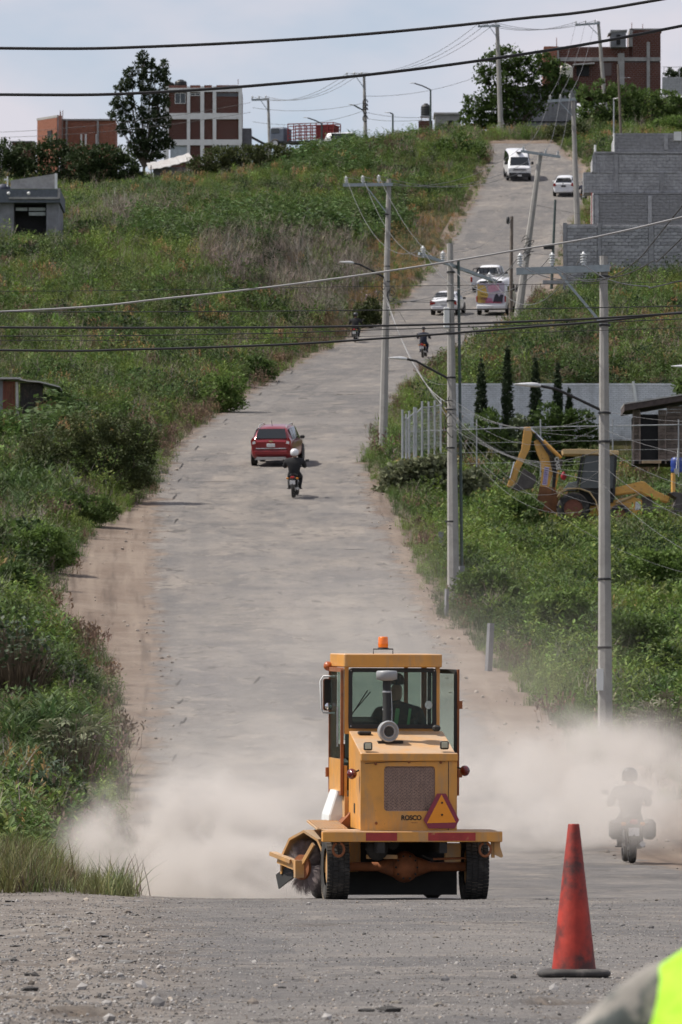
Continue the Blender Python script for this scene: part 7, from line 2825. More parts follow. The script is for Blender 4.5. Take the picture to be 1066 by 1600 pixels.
# slow vehicle triangle
tr = [(-.065, .415), (.052, .415), (.235, .085), (.172, -.02), (-.18, -.02), (-.25, .085)]
to = S(MB().prism([(XO + .445 + x, .945 + z) for x, z in tr], yb - .03, yb - .02, 'Y'), 'warning_triangle', mat('triangle_border', (0.25, 0.03, 0.055), .45, var=.1))
MB().prism([(XO + .445 + x, .945 + z) for x, z in ((-.006, .405), (.19, .055), (-.205, .045))], yb - .034, yb - .0305, 'Y').build('orange_centre', mat('fluorescent_orange', (0.85, 0.30, 0.015), .5, var=.05), to)
for z in (.30, .15):
    MB().lathe([(.005, -.05), (.013, -.045), (.013, -.03)], (XO + .445, yb, .945 + z), 'Y', 8).build('bolt', M_UNDER, to)
# lamps on the hood
for x, z in ((XO - .535, 1.90), (XO + .50, 1.915)):
    o = S(MB().cbox((x, -.50, z + .045), (.115, .08, .105), .015), 'work_light', M_RUBB)
    MB().cbox((x, -.543, z + .048), (.08, .01, .07), .006).build('lens', mat('worklight_lens', (0.40, 0.42, 0.34), .15), o)
for x, z in ((-.775, 1.60), (.755, 1.64)):
    o = S(MB().lathe([(.012, -.09), (.055, -.055), (.068, -.01), (.066, .03), (.04, .06), (.01, .065)], (x, -.45, z), 'X' if False else 'Y', 16), 'tail_lamp', mat('lamp_dark_red', (0.11, 0.004, 0.007), .25, var=.1, coat=.4))
    MB().tube([(x, -.45, z), (x * .86, -.42, z + .05)], .012, 6).build('lamp_bracket', M_UNDER, o)
S(MB().cbox((XO + .52, .45, 2.16), (.11, .08, .08), .025), 'camera', M_RUBB)
S(MB().cbox((XO - .46, .48, 2.10), (.18, .10, .04), .012), 'hood_catch', M_RUBB)

# air intake stack
ax = -.225
S(MB().tube([(ax, .12, 1.90), (ax, .12, 2.10), (ax, .16, 2.30), (ax, .18, 2.80)], [.075, .075, .058, .056], 14), 'intake_pipe', M_RUBB)
S(MB().lathe([(.07, 2.76), (.142, 2.78), (.145, 2.86), (.135, 2.885), (.02, 2.89)], (ax, .18, 0), n=22), 'intake_cap', M_GREYP)
ac = S(MB().lathe([(.125, .22), (.137, .0), (.135, -.06), (.118, -.075), (.112, -.05), (.088, -.05), (.082, -.068), (.07, -.065), (.06, -.02), (.03, -.01), (.005, -.008)], (ax, -.02, 2.125), 'Y', 26), 'air_cleaner', M_GREYP)
MB().lathe([(.055, -.062), (.05, -.03), (.02, -.025)], (ax, -.022, 2.125), 'Y', 16).build('inlet', M_RUBB, ac)
for z in (2.40, 2.62):
    S(MB().lathe([(.06, -.012), (.064, 0), (.06, .012)], (ax, .175, z), n=14, cap=False), 'clamp', M_STEEL)
S(MB().tube([(ax + .055, .14, 2.62), (ax + .065, .12, 2.4), (ax + .06, .1, 2.25)], .006, 5), 'drain_tube', M_STEEL)
S(MB().box((ax + .03, .1, 1.955), (.34, .26, .10)), 'intake_mount', M_UNDER)

# cab
cx0, cx1, cy0, cy1, cz0, cz1 = -.73, .58, .76, 2.20, 1.30, 2.93
S(MB().cbox(((cx0 + cx1) / 2, 1.47, 3.01), (cx1 - cx0 + .03, 1.62, .17), .012), 'roof', M_YEL)
for x in (cx0 + .03, cx1 - .03):
    S(MB().box((x, cy0 + .03, (2.08 + cz1) / 2), (.055, .06, cz1 - 2.08)), 'cab_post', M_YEL)
    S(MB().box((x, cy1 - .03, (1.3 + cz1) / 2), (.07, .06, cz1 - 1.3)), 'cab_post', M_RUSTO)
S(MB().box(((cx0 + cx1) / 2, cy0 + .03, 2.115), (cx1 - cx0 - .11, .058, .07)), 'cab_sill', M_YEL)
S(MB().box(((cx0 + cx1) / 2, 1.45, 1.08), (cx1 - cx0, 1.5, .42)), 'cab_floor', M_YELD)
S(MB().box((cx0 + .02, 1.4, 1.48), (.04, 1.3, .40)), 'side_panel', M_YEL)
S(MB().box(((cx0 + cx1) / 2, cy1 - .02, 1.62), (cx1 - cx0 - .14, .05, .62)), 'front_panel', M_RUSTO)
S(MB().box((.30, cy1 - .02, 2.45), (.05, .06, .96)), 'screen_post', M_RUSTO)
# rear window: rubber frame with rounded corners, tinted glass
wx0, wx1, wz0, wz1 = cx0 + .055, cx1 - .05, 2.15, 2.915


def rrect(x0, x1, z0, z1, r, n=5):
    pts = []
    for cx, cz, a0 in ((x1 - r, z1 - r, 0), (x0 + r, z1 - r, 90), (x0 + r, z0 + r, 180), (x1 - r, z0 + r, 270)):
        for i in range(n + 1):
            a = R(a0 + 90 * i / n)
            pts.append((cx + r * math.cos(a), cz + r * math.sin(a)))
    return pts


def frame_ring(m, x0, x1, z0, z1, r, w, y0, y1):
    A, B = rrect(x0, x1, z0, z1, r), rrect(x0 + w, x1 - w, z0 + w, z1 - w, max(r - w * .6, .01))
    n = len(A)
    vs = [Vector((a, y, b)) for y in (y0, y1) for P_ in (A, B) for a, b in P_]
    fs = []
    for i in range(n):
        j = (i + 1) % n
        fs += [(i, j, n + j, n + i), (2 * n + i, 3 * n + i, 3 * n + j, 2 * n + j), (i, 2 * n + i, 2 * n + j, j), (n + i, n + j, 3 * n + j, 3 * n + i)]
    return m.add(vs, fs)


rw = S(frame_ring(MB(), wx0, wx1, wz0, wz1, .06, .052, cy0 - .02, cy0 + .03), 'rear_window', M_RUBB)
MB().prism(rrect(wx0 + .03, wx1 - .03, wz0 + .03, wz1 - .03, .04), cy0, cy0 + .008, 'Y').build('pane', M_CABGL, rw)
MB().lathe([(.052, -.004), (.052, -.001)], (wx1 - .105, cy0 - .001, 2.45), 'Y', 20).build('round_sticker', mat('pale_sticker', (0.40, 0.46, 0.44), .6, var=.3, scale=40), rw)
for a, b in ((wx0 + .03, wz0 + .03), (wx1 - .03, wz0 + .03), (wx0 + .03, wz1 - .03), (wx1 - .03, wz1 - .03)):
    MB().lathe([(.004, -.012), (.011, -.008), (.011, 0)], (a, cy0 - .02, b), 'Y', 8).build('bolt', M_STEEL, rw)
S(MB().box(((cx0 + cx1) / 2, cy1 - .03, 2.44), (cx1 - cx0 - .16, .008, .92)), 'windshield', glass_mat('cab_windshield', (0.16, 0.17, 0.165), .08, .1))
m = MB().tube([(-.50, cy1 - .07, 2.25), (-.24, cy1 - .07, 2.62)], .008, 5).tube([(-.42, cy1 - .07, 2.36), (-.2, cy1 - .07, 2.60)], .008, 5)
S(m, 'wiper', M_UNDER)
# left door, closed; right door, swung open
ld = S(frame_ring(MB(), -.70, .70, -.82, .80, .05, .055, -.02, .02), 'door', M_RUSTO, loc=(cx0 - .03, 1.45, 2.12), rot=(0, 0, R(-90)))
MB().prism(rrect(-.66, .66, -.35, .76, .04), -.004, .004, 'Y').build('pane', M_CABGL, ld)
MB().box((0, 0, -.57), (1.32, .03, .42)).build('door_panel', M_YEL, ld)
MB().tube([(.58, -.05, -.2), (.58, -.05, .3)], .012, 6).build('handle', M_STEEL, ld)
for z in (-.55, .55):
    MB().box((-.70, -.03, z), (.10, .05, .12)).build('hinge', M_RUSTO, ld)
rd = S(frame_ring(MB(), 0, 1.35, -.82, .80, .05, .055, -.02, .02), 'door', M_RUBB, loc=(cx1 + .03, 2.12, 2.10), rot=(0, 0, R(-90 + 8.5)))
MB().prism(rrect(.04, 1.31, -.40, .76, .04), -.004, .004, 'Y').build('pane', M_CABGL, rd)
MB().box((.67, 0, -.60), (1.26, .03, .38)).build('door_panel', M_YEL, rd)
MB().box((1.35, .025, 0), (.03, .03, 1.6)).build('edge_strip', M_RUSTO, rd)
for z in (-.52, .35):
    MB().box((1.33, .05, z), (.09, .06, .10)).build('latch', M_RUSTO, rd)
# beacon, marker, mirror
bx0 = -.145
bo = S(MB().tube([(bx0 - .135, 1.2, 3.09), (bx0 - .135, 1.2, 3.155), (bx0 + .135, 1.2, 3.155), (bx0 + .135, 1.2, 3.09)], .008, 5).lathe([(.078, 3.155), (.07, 3.175)], (bx0, 1.2, 0), n=18), 'beacon_bracket', M_UNDER)
S(MB().lathe([(.066, 3.175), (.07, 3.20), (.068, 3.30), (.06, 3.312), (.01, 3.314)], (bx0, 1.2, 0), n=22), 'beacon', M_AMBER)
S(MB().lathe([(.01, -.06), (.05, -.04), (.062, 0), (.05, .04), (.02, .06)], (-.79, 2.15, 2.93), 'Y', 16), 'marker_light', mat('marker_amber', (0.42, 0.10, 0.02), .35, var=.2, coat=.3))
mx, my, mz0, mz1 = -.80, 2.10, 2.33, 2.80
m = MB().tube([(-.70, my, mz1), (mx - .06, my, mz1), (mx - .10, my, mz1 - .06), (mx - .085, my, mz0 + .06), (mx - .06, my, mz0), (-.70, my, mz0)], .013, 7)
mo = S(m, 'mirror_bracket', M_TANKP)
mm = MB().prism(rrect(mx - .06, mx + .075, mz0 + .03, mz1 - .03, .03), my - .02, my + .03, 'Y').build('mirror', M_RUSTO, mo)
MB().prism(rrect(mx - .05, mx + .065, mz0 + .04, mz1 - .04, .025), my - .026, my - .021, 'Y').build('mirror_glass', mat('mirror_dark', (0.03, 0.025, 0.025), .08, spec=.8), mo)
MB().lathe([(.005, -.045), (.035, -.035), (.045, -.026)], (mx + .005, my, mz0 + .085), 'Y', 16).build('convex_mirror', M_CHROME, mo)
# white water tank on the left, tread plate step
S(MB().loft([[(-.93 + a, y, .88) for a, y in ((0, .95), (.30, .95), (.30, 1.75), (0, 1.75))], [(-.93 + a, y, 1.05) for a, y in ((.01, .95), (.30, .95), (.30, 1.75), (.01, 1.75))], [(-.93 + a, y, 1.36) for a, y in ((.12, 1.0), (.30, 1.0), (.30, 1.7), (.12, 1.7))]], smooth=False), 'water_tank', M_TANKP, bevel=.03)
S(MB().prism([(-.74, .90), (-.66, .90), (-.66, 1.12), (-.70, 1.06), (-.80, .96), (-.92, .92)], .5, .95, 'Y'), 'tank_bracket', M_RUSTO)
m = MB().box((-1.0, .45, .935), (.42, 1.2, .02), Matrix.Rotation(R(3.5), 3, 'X'))
for i in range(9):
    for j in range(26):
        m.box((-1.18 + i * .045, -.1 + j * .044, .949 + (-.1 + j * .044 - .45) * .061), (.022, .018, .014), Matrix.Rotation(R(3.5), 3, 'X'))
S(m, 'tread_plate', M_YELD)
# nose of the machine
S(MB().cbox((-.03, 2.75, 1.0), (1.15, 1.1, .75), .08), 'front_hood', M_YEL)
S(MB().tube([(-.78, 2.95, .36), (.78, 2.95, .36)], .06, 10), 'front_axle', M_RUSTO)

# broom: core, bristles and pentagonal housing, slewed across the machine
BA = Vector((.80, .60, 0)).normalized()
BS = Vector((-BA.y, BA.x, 0))
B0 = Vector((-1.30, .62, .40))
BL = 2.3
bo = S(MB().tube([B0, B0 + BA * BL], .115, 18), 'broom', mat('broom_core', (0.22, 0.195, 0.17), .85, var=.2))
m = MB()
r_ = random.Random(2)
for i in range(4200):
    q = r_.random() ** 2.2 * BL
    a = r_.uniform(0, 2 * math.pi)
    aa = a + r_.uniform(-.12, .12)
    d0 = BS * math.cos(a) + Vector((0, 0, math.sin(a)))
    d1 = BS * math.cos(aa) + Vector((0, 0, math.sin(aa)))
    L = r_.uniform(.335, .385)
    tip = B0 + BA * (q + r_.uniform(-.03, .03)) + d1 * L
    if tip.z < .012:
        tip.z = .012
    p = B0 + BA * q + d0 * .11
    s_ = BA * .0065
    t2 = d0.cross(BA) * .0055
    m.add([p - s_, p + s_, tip, p + t2], [(0, 1, 2), (0, 2, 3)])
m.build('bristles', M_BRISTLE, bo)
m = MB()
prof = [(-.46, -.06), (-.46, .12), (-.30, .36), (-.02, .47), (.27, .36), (.44, .12), (.44, -.10)]
rings = []
for q in (-.02, BL + .05):
    c = B0 + BA * q
    ring = [c - BS * a + Vector((0, 0, b)) for a, b in [(-a_, b_) for a_, b_ in prof]] + [c - BS * a + Vector((0, 0, b)) for a, b in [(-a_ * .93, b_ * .93) for a_, b_ in prof[::-1]]]
    rings.append(ring)
m.loft(rings, smooth=False)
S(m, 'broom_housing', M_YELD)
c = B0 - BA * .06
m = MB()
bar(m, c, c + BS * .42 + Vector((0, 0, .10)), .06, .12)
bar(m, c, c - BS * .26 + Vector((0, 0, .30)), .035, .05)
m.box(c + Vector((0, 0, -.02)), (.16, .10, .22), rotz(SW_YAW))
S(m, 'broom_arm', M_YELD)
m = MB()
bar(m, c + BS * .15 + Vector((0, 0, .07)), c + BS * .55 + Vector((0, 0, .16)), .12, .05)
S(m, 'channel_arm', M_YELD)
S(MB().lathe([(.16, -.02), (.16, .02)], n=18), 'hub_plate', M_RUSTO, loc=c + BA * .03, rot=(R(90), 0, math.atan2(BA.y, BA.x) + R(90)))
S(MB().box((0, 0, 0), (.34, .02, .2)), 'rubber_flap', M_RUBB, loc=B0 + BS * .36 + Vector((0, 0, -.12)), rot=(R(10), R(28), math.atan2(BS.y, BS.x)))

# seats
for x in (-.42, .12):
    S(MB().cbox((x, 1.32, 2.0), (.46, .14, .62 if x > 0 else .58), .06), 'seat_back', M_RUBB)
    S(MB().cbox((x, 1.58, 1.68), (.46, .5, .14), .04), 'seat_cushion', M_RUBB)
S(MB().tube([(.12 + .19 * math.cos(a), 2.02 + .03 * math.sin(a), 2.02 + .17 * math.sin(a)) for a in np.linspace(0, 2 * math.pi, 20)], .014, 6).tube([(.12, 2.02, 2.02), (.12, 2.14, 1.7)], .02, 6), 'steering_wheel', M_RUBB)

# operator
OP = thing('person', 'sweeper operator in a dark jacket with green reflective strips', 'person', SWL, (R(1.6), 0, SW_YAW))
OP.scale = (.93, 1, 1)
hx, hy, hz = .10, 1.42, 1.86
J = {'hip': ((hx, hy, hz), (.19, .15)), 'waist': ((hx, hy + .0, hz + .22), (.23, .16)), 'chest': ((hx, hy + .03, hz + .44), (.27, .17)), 'neck': ((hx - .01, hy + .05, hz + .63), .07), 'head0': ((hx - .02, hy + .08, hz + .74), (.08, .09)), 'head1': ((hx - .02, hy + .09, hz + .86), (.078, .095))}
for s, q in ((-1, 'l'), (1, 'r')):
    J['sh' + q] = ((hx + s * .27, hy + .03, hz + .49), .115)
    J['el' + q] = ((hx + s * .36, hy + .16, hz + .24), .075)
    J['wr' + q] = ((hx + s * .17, hy + .44, hz + .24), .042)
    J['th' + q] = ((hx + s * .13, hy + .1, hz - .03), .11)
    J['kn' + q] = ((hx + s * .16, hy + .46, hz - .06), .08)
    J['an' + q] = ((hx + s * .15, hy + .52, hz - .42), .055)
    J['to' + q] = ((hx + s * .15, hy + .68, hz - .47), .045)
skin_body('body', OP, J, EDGES_SIT, [M_SKIN, mat('operator_jacket', (0.02, 0.024, 0.026), .9, var=.2), M_NAVY, M_BOOT], 2)
for s in (-1, 1):
    hand(OP, (hx + s * .17, hy + .44, hz + .24), (hx + s * .15, hy + .54, hz + .22), M_SKIN, 1.4, 1.0, s)
MB().lathe([(.104, -.02), (.108, .03), (.095, .09), (.05, .125), (.01, .132)], (hx - .02, hy + .085, hz + .86), n=16).box((hx - .02, hy + .19, hz + .855), (.15, .12, .015)).build('cap', M_CAP, OP)
for x, w in ((-.06, .055), (.11, .035)):
    MB().box((hx + x, hy - .19, hz + .36), (w, .012, .36), Matrix.Rotation(R(8), 3, 'Y')).build('reflective_strip', mat('green_strip', (0.12, 0.42, 0.16), .5), OP)

# ================================================================ backhoe loader in the yard
M_BH = mat('backhoe_yellow', (0.72, 0.39, 0.09), .6, var=.15, scale=3, dirt=(0.36, 0.22, 0.10), dirt_amt=.6, dirt_scale=3, dirt_lo=.45, dirt_hi=.68)
M_BHC = mat('backhoe_cream', (0.58, 0.42, 0.22), .6, var=.1)
M_BHS = mat('bucket_steel', (0.10, 0.09, 0.085), .7, .3, var=.3, scale=5)
add_chips(M_BH, (0.13, 0.06, 0.03), 7, .60, .68, .8)
fb = foot(895, 824)
BHY = fb.y
CLEAR.append((at(785, 0, BHY).x, at(1090, 0, BHY).x, BHY - 11, BHY + 3))
k = mpp(BHY)
BH = thing('backhoe_loader', 'mud stained yellow backhoe loader parked in the yard', 'backhoe', fb)
ex = lambda px: (px - 895) * k
ez = lambda py: (823 - py) * k


def epoly(pts, y0, y1, name, m_, parent=None, bev=.015):
    return MB().prism([(ex(a), ez(b)) for a, b in pts], y0, y1, 'Y').build(name, m_, parent or BH, bevel=bev)


for y, s in ((-.85, -1), (.85, 1)):
    m = MB()
    r, w = 26.5 * k, .46
    m.lathe([(r * .56, -w / 2), (r * .9, -w / 2), (r * .97, -w * .3), (r * .97, w * .3), (r * .9, w / 2), (r * .56, w / 2)], axis='Y', n=28, cap=False)
    for i in range(22):
        a = 2 * math.pi * i / 22
        m.box((math.sin(a) * r * .985, -.1 if i % 2 else .1, math.cos(a) * r * .985), (.07, .24, .05), Matrix.Rotation(a, 3, 'Y'))
    o = m.build('wheel', M_TYRE, BH, (0, y, 26.5 * k))
    MB().lathe([(r * .58, -w * .4), (r * .5, w * .1 * s), (r * .22, w * .2 * s), (.04, w * .25 * s)], axis='Y', n=22).build('rim', M_RUST, o)
    m = MB()
    r, w = 17 * k, .3
    m.lathe([(r * .55, -w / 2), (r * .9, -w / 2), (r, -w * .25), (r, w * .25), (r * .9, w / 2), (r * .55, w / 2)], axis='Y', n=24, cap=False)
    o = m.build('wheel', M_TYRE, BH, (ex(968), y * .92, 17 * k))
    MB().lathe([(r * .57, -w * .3), (r * .4, w * .1 * s), (.03, w * .2 * s)], axis='Y', n=18).build('rim', M_RUST, o)
epoly([(905, 808), (1003, 805), (1003, 782), (986, 776), (958, 783), (948, 790), (905, 792)], -.45, .45, 'engine_hood', M_BH)
epoly([(1003, 803), (1020, 801), (1019, 776), (1003, 777)], -.42, .42, 'front_grille', M_BHS)
epoly([(992, 798), (1001, 797), (1001, 784), (993, 785)], -.47, -.452, 'side_panel', M_WHITE, bev=0)
epoly([(870, 806), (940, 806), (940, 795), (870, 790)], -.55, .55, 'chassis', M_BH)
m = MB()
for y in (-.85, .85):
    pts = [(870, 778), (875, 770), (886, 765), (905, 765), (920, 770), (930, 784), (934, 800)]
    for (a, b), (c_, d_) in zip(pts, pts[1:]):
        bar(m, (ex(a), y, ez(b)), (ex(c_), y, ez(d_)), .5, .05)
m.build('fender', M_BHC, BH)
epoly([(878, 704), (905, 703), (966, 706), (966, 712), (880, 711)], -.95, .95, 'canopy', M_BHC)
for y in (-.8, .8):
    m = MB()
    bar(m, (ex(911), y, ez(711)), (ex(901), y, ez(768)), .14, .1)
    bar(m, (ex(938), y, ez(711)), (ex(940), y, ez(790)), .10, .1)
    bar(m, (ex(962), y, ez(711)), (ex(958), y, ez(782)), .10, .1)
    m.build('cab_post', M_TRIM, BH)
epoly([(905, 792), (958, 786), (960, 766), (925, 760), (905, 765)], -.6, .6, 'cab_base', M_TRIM)
for y in (-.74, .74):
    epoly([(914, 713), (936, 713), (938, 764), (906, 764)], y - .01, y + .01, 'side_window', M_GLASSW, bev=0)
    epoly([(941, 713), (960, 713), (958, 764), (942, 764)], y - .01, y + .01, 'side_window', M_GLASSW, bev=0)
epoly([(878, 768), (903, 768), (906, 752), (888, 755)], -.5, .5, 'rear_window', mat('backhoe_glass', (0.13, 0.16, 0.17), .25))
epoly([(912, 768), (930, 768), (928, 758), (918, 740), (913, 741)], -.28, .28, 'seat', M_TRIM)
for y in (-.62, .62):
    epoly([(957, 764), (1002, 753), (1008, 755), (1024, 768), (1046, 778), (1043, 786), (1016, 778), (1000, 769), (960, 774)], y - .07, y + .07, 'loader_arm', M_BH)
    MB().tube([(ex(962), y * .8, ez(787)), (ex(982), y * .8, ez(779)), (ex(998), y * .8, ez(772))], [.06, .06, .035], 10).build('lift_cylinder', M_BHC, BH)
epoly([(1044, 772), (1052, 770), (1075, 774), (1078, 806), (1056, 806), (1050, 795), (1056, 780)], -1.05, 1.05, 'loader_bucket', M_BHS)
MB().tube([(ex(1052), -.3, ez(775)), (ex(1052), -.3, ez(740))], .09, 8).build('quick_hitch', M_BH, BH)
# digging arm folded up at the back
epoly([(842, 800), (872, 803), (872, 775), (866, 762), (843, 760), (840, 780)], -.30, .30, 'swing_post', mat('rusty_post', (0.16, 0.075, 0.035), .85, var=.35, scale=4))
epoly([(834.5, 690), (841, 686), (850, 697), (862, 715), (865, 735), (858, 762), (844, 762), (847, 738), (845, 722), (838, 705)], -.17, .17, 'boom', M_BH)
epoly([(862, 714), (866, 716), (880, 718), (879, 727), (871, 737), (866, 734)], -.15, .15, 'boom_bracket', M_BHS)
epoly([(819, 668), (829, 667), (832, 680), (828, 702), (812, 735), (804, 755), (797, 762), (792, 760), (803, 730), (815, 702)], -.14, .14, 'dipper', M_BH)
MB().tube([(ex(829), 0, ez(669)), (ex(850), 0, ez(690))], .045, 8).build('piston_rod', M_CHROME, BH)
MB().tube([(ex(849), 0, ez(689)), (ex(877), 0, ez(716))], .085, 12).build('dipper_cylinder', M_BH, BH)
MB().tube([(ex(804), -.2, ez(722)), (ex(797), -.2, ez(748))], .035, 8).build('bucket_cylinder', M_CHROME, BH)
epoly([(818, 732), (827, 738), (837, 744), (838, 752), (832, 763), (810, 767), (799, 764), (808, 754)], -.32, .32, 'bucket', M_BHS)
MB().tube([(ex(873), -.1, ez(735)), (ex(866), -.1, ez(768))], .06, 8).build('boom_cylinder', M_BH, BH)
m = MB()
for i in range(4):
    y = -.2 - .03 * i
    m.tube([(ex(866 - i), y, ez(770)), (ex(869 - i * 1.5), y, ez(740)), (ex(864 - 2 * i), y, ez(712)), (ex(848 - i), y, ez(692)), (ex(836), y, ez(676 + 2 * i))], .022, 5)
m.build('hydraulic_hoses', M_TRIM, BH)
MB().cbox((ex(924), 0, ez(748)), (.5, .9, .08), .02).build('dashboard', M_TRIM, BH)
MB().tube([(ex(935), -.15, ez(765)), (ex(930), -.15, ez(745))], .025, 6).tube([(ex(945), .5, ez(783)), (ex(945), .5, ez(735))], .05, 8).build('exhaust_stack', M_RUST, BH)
pl = epoly([(851, 730), (858.5, 730.5), (855, 759), (847.5, 758)], -.185, -.172, 'name_sticker', mat('lavender_sticker', (0.45, 0.42, 0.58), .6), bev=0)
m = MB()
for i in range(8):
    b = 732 + i * 3.2
    m.prism([(ex(856.6 - i * .42), ez(b)), (ex(851.2 - i * .42), ez(b + .3)), (ex(851.2 - i * .42), ez(b + 1.6)), (ex(856.6 - i * .42), ez(b + 1.3))], -.189, -.1855, 'Y')
m.build('purple_lettering', mat('purple_ink', (0.12, 0.06, 0.32), .6), pl)
fc = bpy.data.curves.new('lettering', 'FONT')
fc.body = 'CASE'
fc.size = .24
fc.extrude = .004
fc.offset = .006
fc.align_x = 'CENTER'
fc.materials.append(M_WHITE)
write_on(fc, BH, (ex(868.5), -.156, ez(724.5)), (R(90), R(80), 0))
t = thing('plastic_bag', 'red and pink plastic bag hanging behind the backhoe boom', 'bag', at(881, 744, BHY + .6))
MB().loft([[(math.cos(a) * r_ * (1 + .2 * math.sin(3 * a + z)), math.sin(a) * r_ * .6, z) for a in [2 * math.pi * j / 10 for j in range(10)]] for r_, z in ((.04, -.16), (.12, -.08), (.13, .04), (.07, .14), (.02, .2))]).build('bag_body', mat('red_plastic', (0.40, 0.03, 0.05), .5), t)

# ================================================================ traffic cone
cp = foot(897, 1533, 30)
CN = thing('traffic_cone', 'tall scuffed orange-red traffic cone on the near asphalt', 'traffic cone', (cp.x, cp.y, road_z(cp.x, cp.y)), (0, 0, R(6)))
CN.scale = (.94, .94, 1.0)
M_CONE = mat('scuffed_cone', (0.36, 0.026, 0.012), .6, var=.3, scale=9, dirt=(0.045, 0.018, 0.016), dirt_amt=.92, dirt_scale=3.6, dirt_lo=.44, dirt_hi=.60, bump=.15, bscale=18, detail=8)
M_CBASE = mat('cone_base_rubber', (0.045, 0.042, 0.04), .8, var=.3, scale=9, dirt=(0.2, 0.18, 0.16), dirt_amt=.5, dirt_scale=8)
MB().lathe([(.140, .045), (.137, .06), (.036, .90), (.034, .905), (.026, .905), (.03, .88)], n=40).build('cone_body', M_CONE, CN)
m = MB()
rg = []
for z, h in ((0, .205), (.012, .222), (.030, .222), (.042, .205), (.048, .16)):
    rg.append([(sx_ * h + 0, sy_ * h, z) for sx_, sy_ in [(math.copysign(abs(math.cos(a)) ** .45, math.cos(a)), math.copysign(abs(math.sin(a)) ** .45, math.sin(a))) for a in [2 * math.pi * j / 32 for j in range(32)]]])
m.loft(rg)
m.build('base', M_CBASE, CN)

# ================================================================ worker close to the camera at the right edge
WY = 10.6
kx = WY / FP
shx = (1034 - 533) * kx
top = -(1474 - HOR) * kx
gz_ = ROADZ(WY)
WP = thing('person', 'worker in a lime vest over a camouflage shirt at the near right corner', 'person', (shx + .19, WY, gz_), (0, 0, R(-12)))
sh = top - gz_ - .075
J = {'hip': ((0, 0, sh - .49), (.165, .12)), 'waist': ((0, 0, sh - .28), (.155, .115)), 'chest': ((0, .0, sh - .07), (.18, .125)), 'neck': ((0, .01, sh + .10), .062), 'head0': ((0, .03, sh + .18), (.075, .085)), 'head1': ((0, .04, sh + .30), (.076, .092))}
for s, q in ((-1, 'l'), (1, 'r')):
    J['sh' + q] = ((s * .185, 0, sh), .080)
    J['el' + q] = ((s * .40, -.02, sh - .21), .058)
    J['wr' + q] = ((s * .24, .06, sh - .40), .038)
    J['th' + q] = ((s * .10, 0, sh - .58), .10)
    J['kn' + q] = ((s * .12, .02, sh - .95), .075)
    J['an' + q] = ((s * .12, -.02, .10), .055)
    J['to' + q] = ((s * .13, .14, .045), .045)
M_CAMO = mat('camouflage_cloth', (0.25, 0.235, 0.21), .9, var=.35, scale=9, dirt=(0.05, 0.062, 0.06), dirt_amt=.95, dirt_scale=7, dirt_lo=.46, dirt_hi=.50, bump=.6, bscale=14)
skin_body('body', WP, J, EDGES_SIT, [M_SKIN, M_CAMO, M_JEAN, M_BOOT], 2)
for s in (-1, 1):
    hand(WP, (s * .24, .06, sh - .40), (s * .17, .07, sh - .46), M_SKIN, .7, 1.0, s)
M_LIME = mat('lime_vest', (0.40, 0.78, 0.03), .8, var=.12, scale=5, bump=1.0, bscale=5, dist=.06)
rings = []
for z, w, d in ((sh - .56, .215, .165), (sh - .40, .195, .155), (sh - .2, .205, .16), (sh - .06, .225, .155), (sh + .045, .195, .125), (sh + .095, .12, .09)):
    rings.append([Vector((w * math.copysign(abs(math.cos(a)) ** .8, math.cos(a)), d * math.sin(a), z)) for a in [2 * math.pi * j / 24 for j in range(24)]])
MB().loft(rings, cap=False).build('vest', M_LIME, WP)
MB().lathe([(.10, -.03), (.105, .02), (.095, .08), (.05, .115), (.01, .12)], (0, .035, sh + .31), n=16).build('cap', M_CAP, WP)
f_ = MB().lathe([(.002, -.012), (.014, -.006), (.016, .004)], (0, .135, sh + .22), 'Y', 8)
f_.build('nose', M_SKIN, WP)

# ================================================================ loose stones on the near road
def rock(m, r, q=.35):
    bmx = bmesh.new()
    bmesh.ops.create_icosphere(bmx, subdivisions=1, radius=1)
    for v in bmx.verts:
        v.co *= r.uniform(1 - q, 1 + q)
        v.co.z *= .75
    b = len(m.v)
    m.v += [tuple(v.co) for v in bmx.verts]
    for f in bmx.faces:
        m.f.append([b + v.index for v in f.verts])
        m.mi.append(0)
        m.sm.append(False)
    bmx.free()


M_STONE = leaf_mat('scattered_stone', (0, 0, 0), inst=True, trans=0.0, rough=.9, var=.15)
STONES = proto(lambda m, r: rock(m, r), 4, M_STONE)
r = random.Random(17)
pts = []
for i in range(42000):
    Y = 34 + 64 * r.random() ** 1.25
    half = Y * .0475
    x = r.uniform(-half, half)
    e = x - XL(Y)
    gravel = sstep(.5, -.4, e)
    nz = noise.noise((x * .8, Y * .25, 88))
    dens = lerp(.42 + .5 * max(0, nz), .9, gravel)
    if r.random() > dens:
        continue
    s = (.0032 + .006 * r.random() ** 3) * (1 + .35 * gravel)
    if r.random() < .007 * (1 + 2 * gravel):
        s *= r.uniform(2.0, 4.0)
    g = r.uniform(.10, .40)
    c = (g, g * .955, g * .91) if r.random() < .75 else (g * 1.1, g * .95, g * .8)
    if r.random() < .12:
        c = (.07, .066, .063)
    pts.append((x, Y, road_z(x, Y) + s * .2, r.uniform(0, 6.28), s, c))
scatter('gravel', 'loose grit and pebbles scattered over the near road', 'gravel', STONES, pts)
pts = []
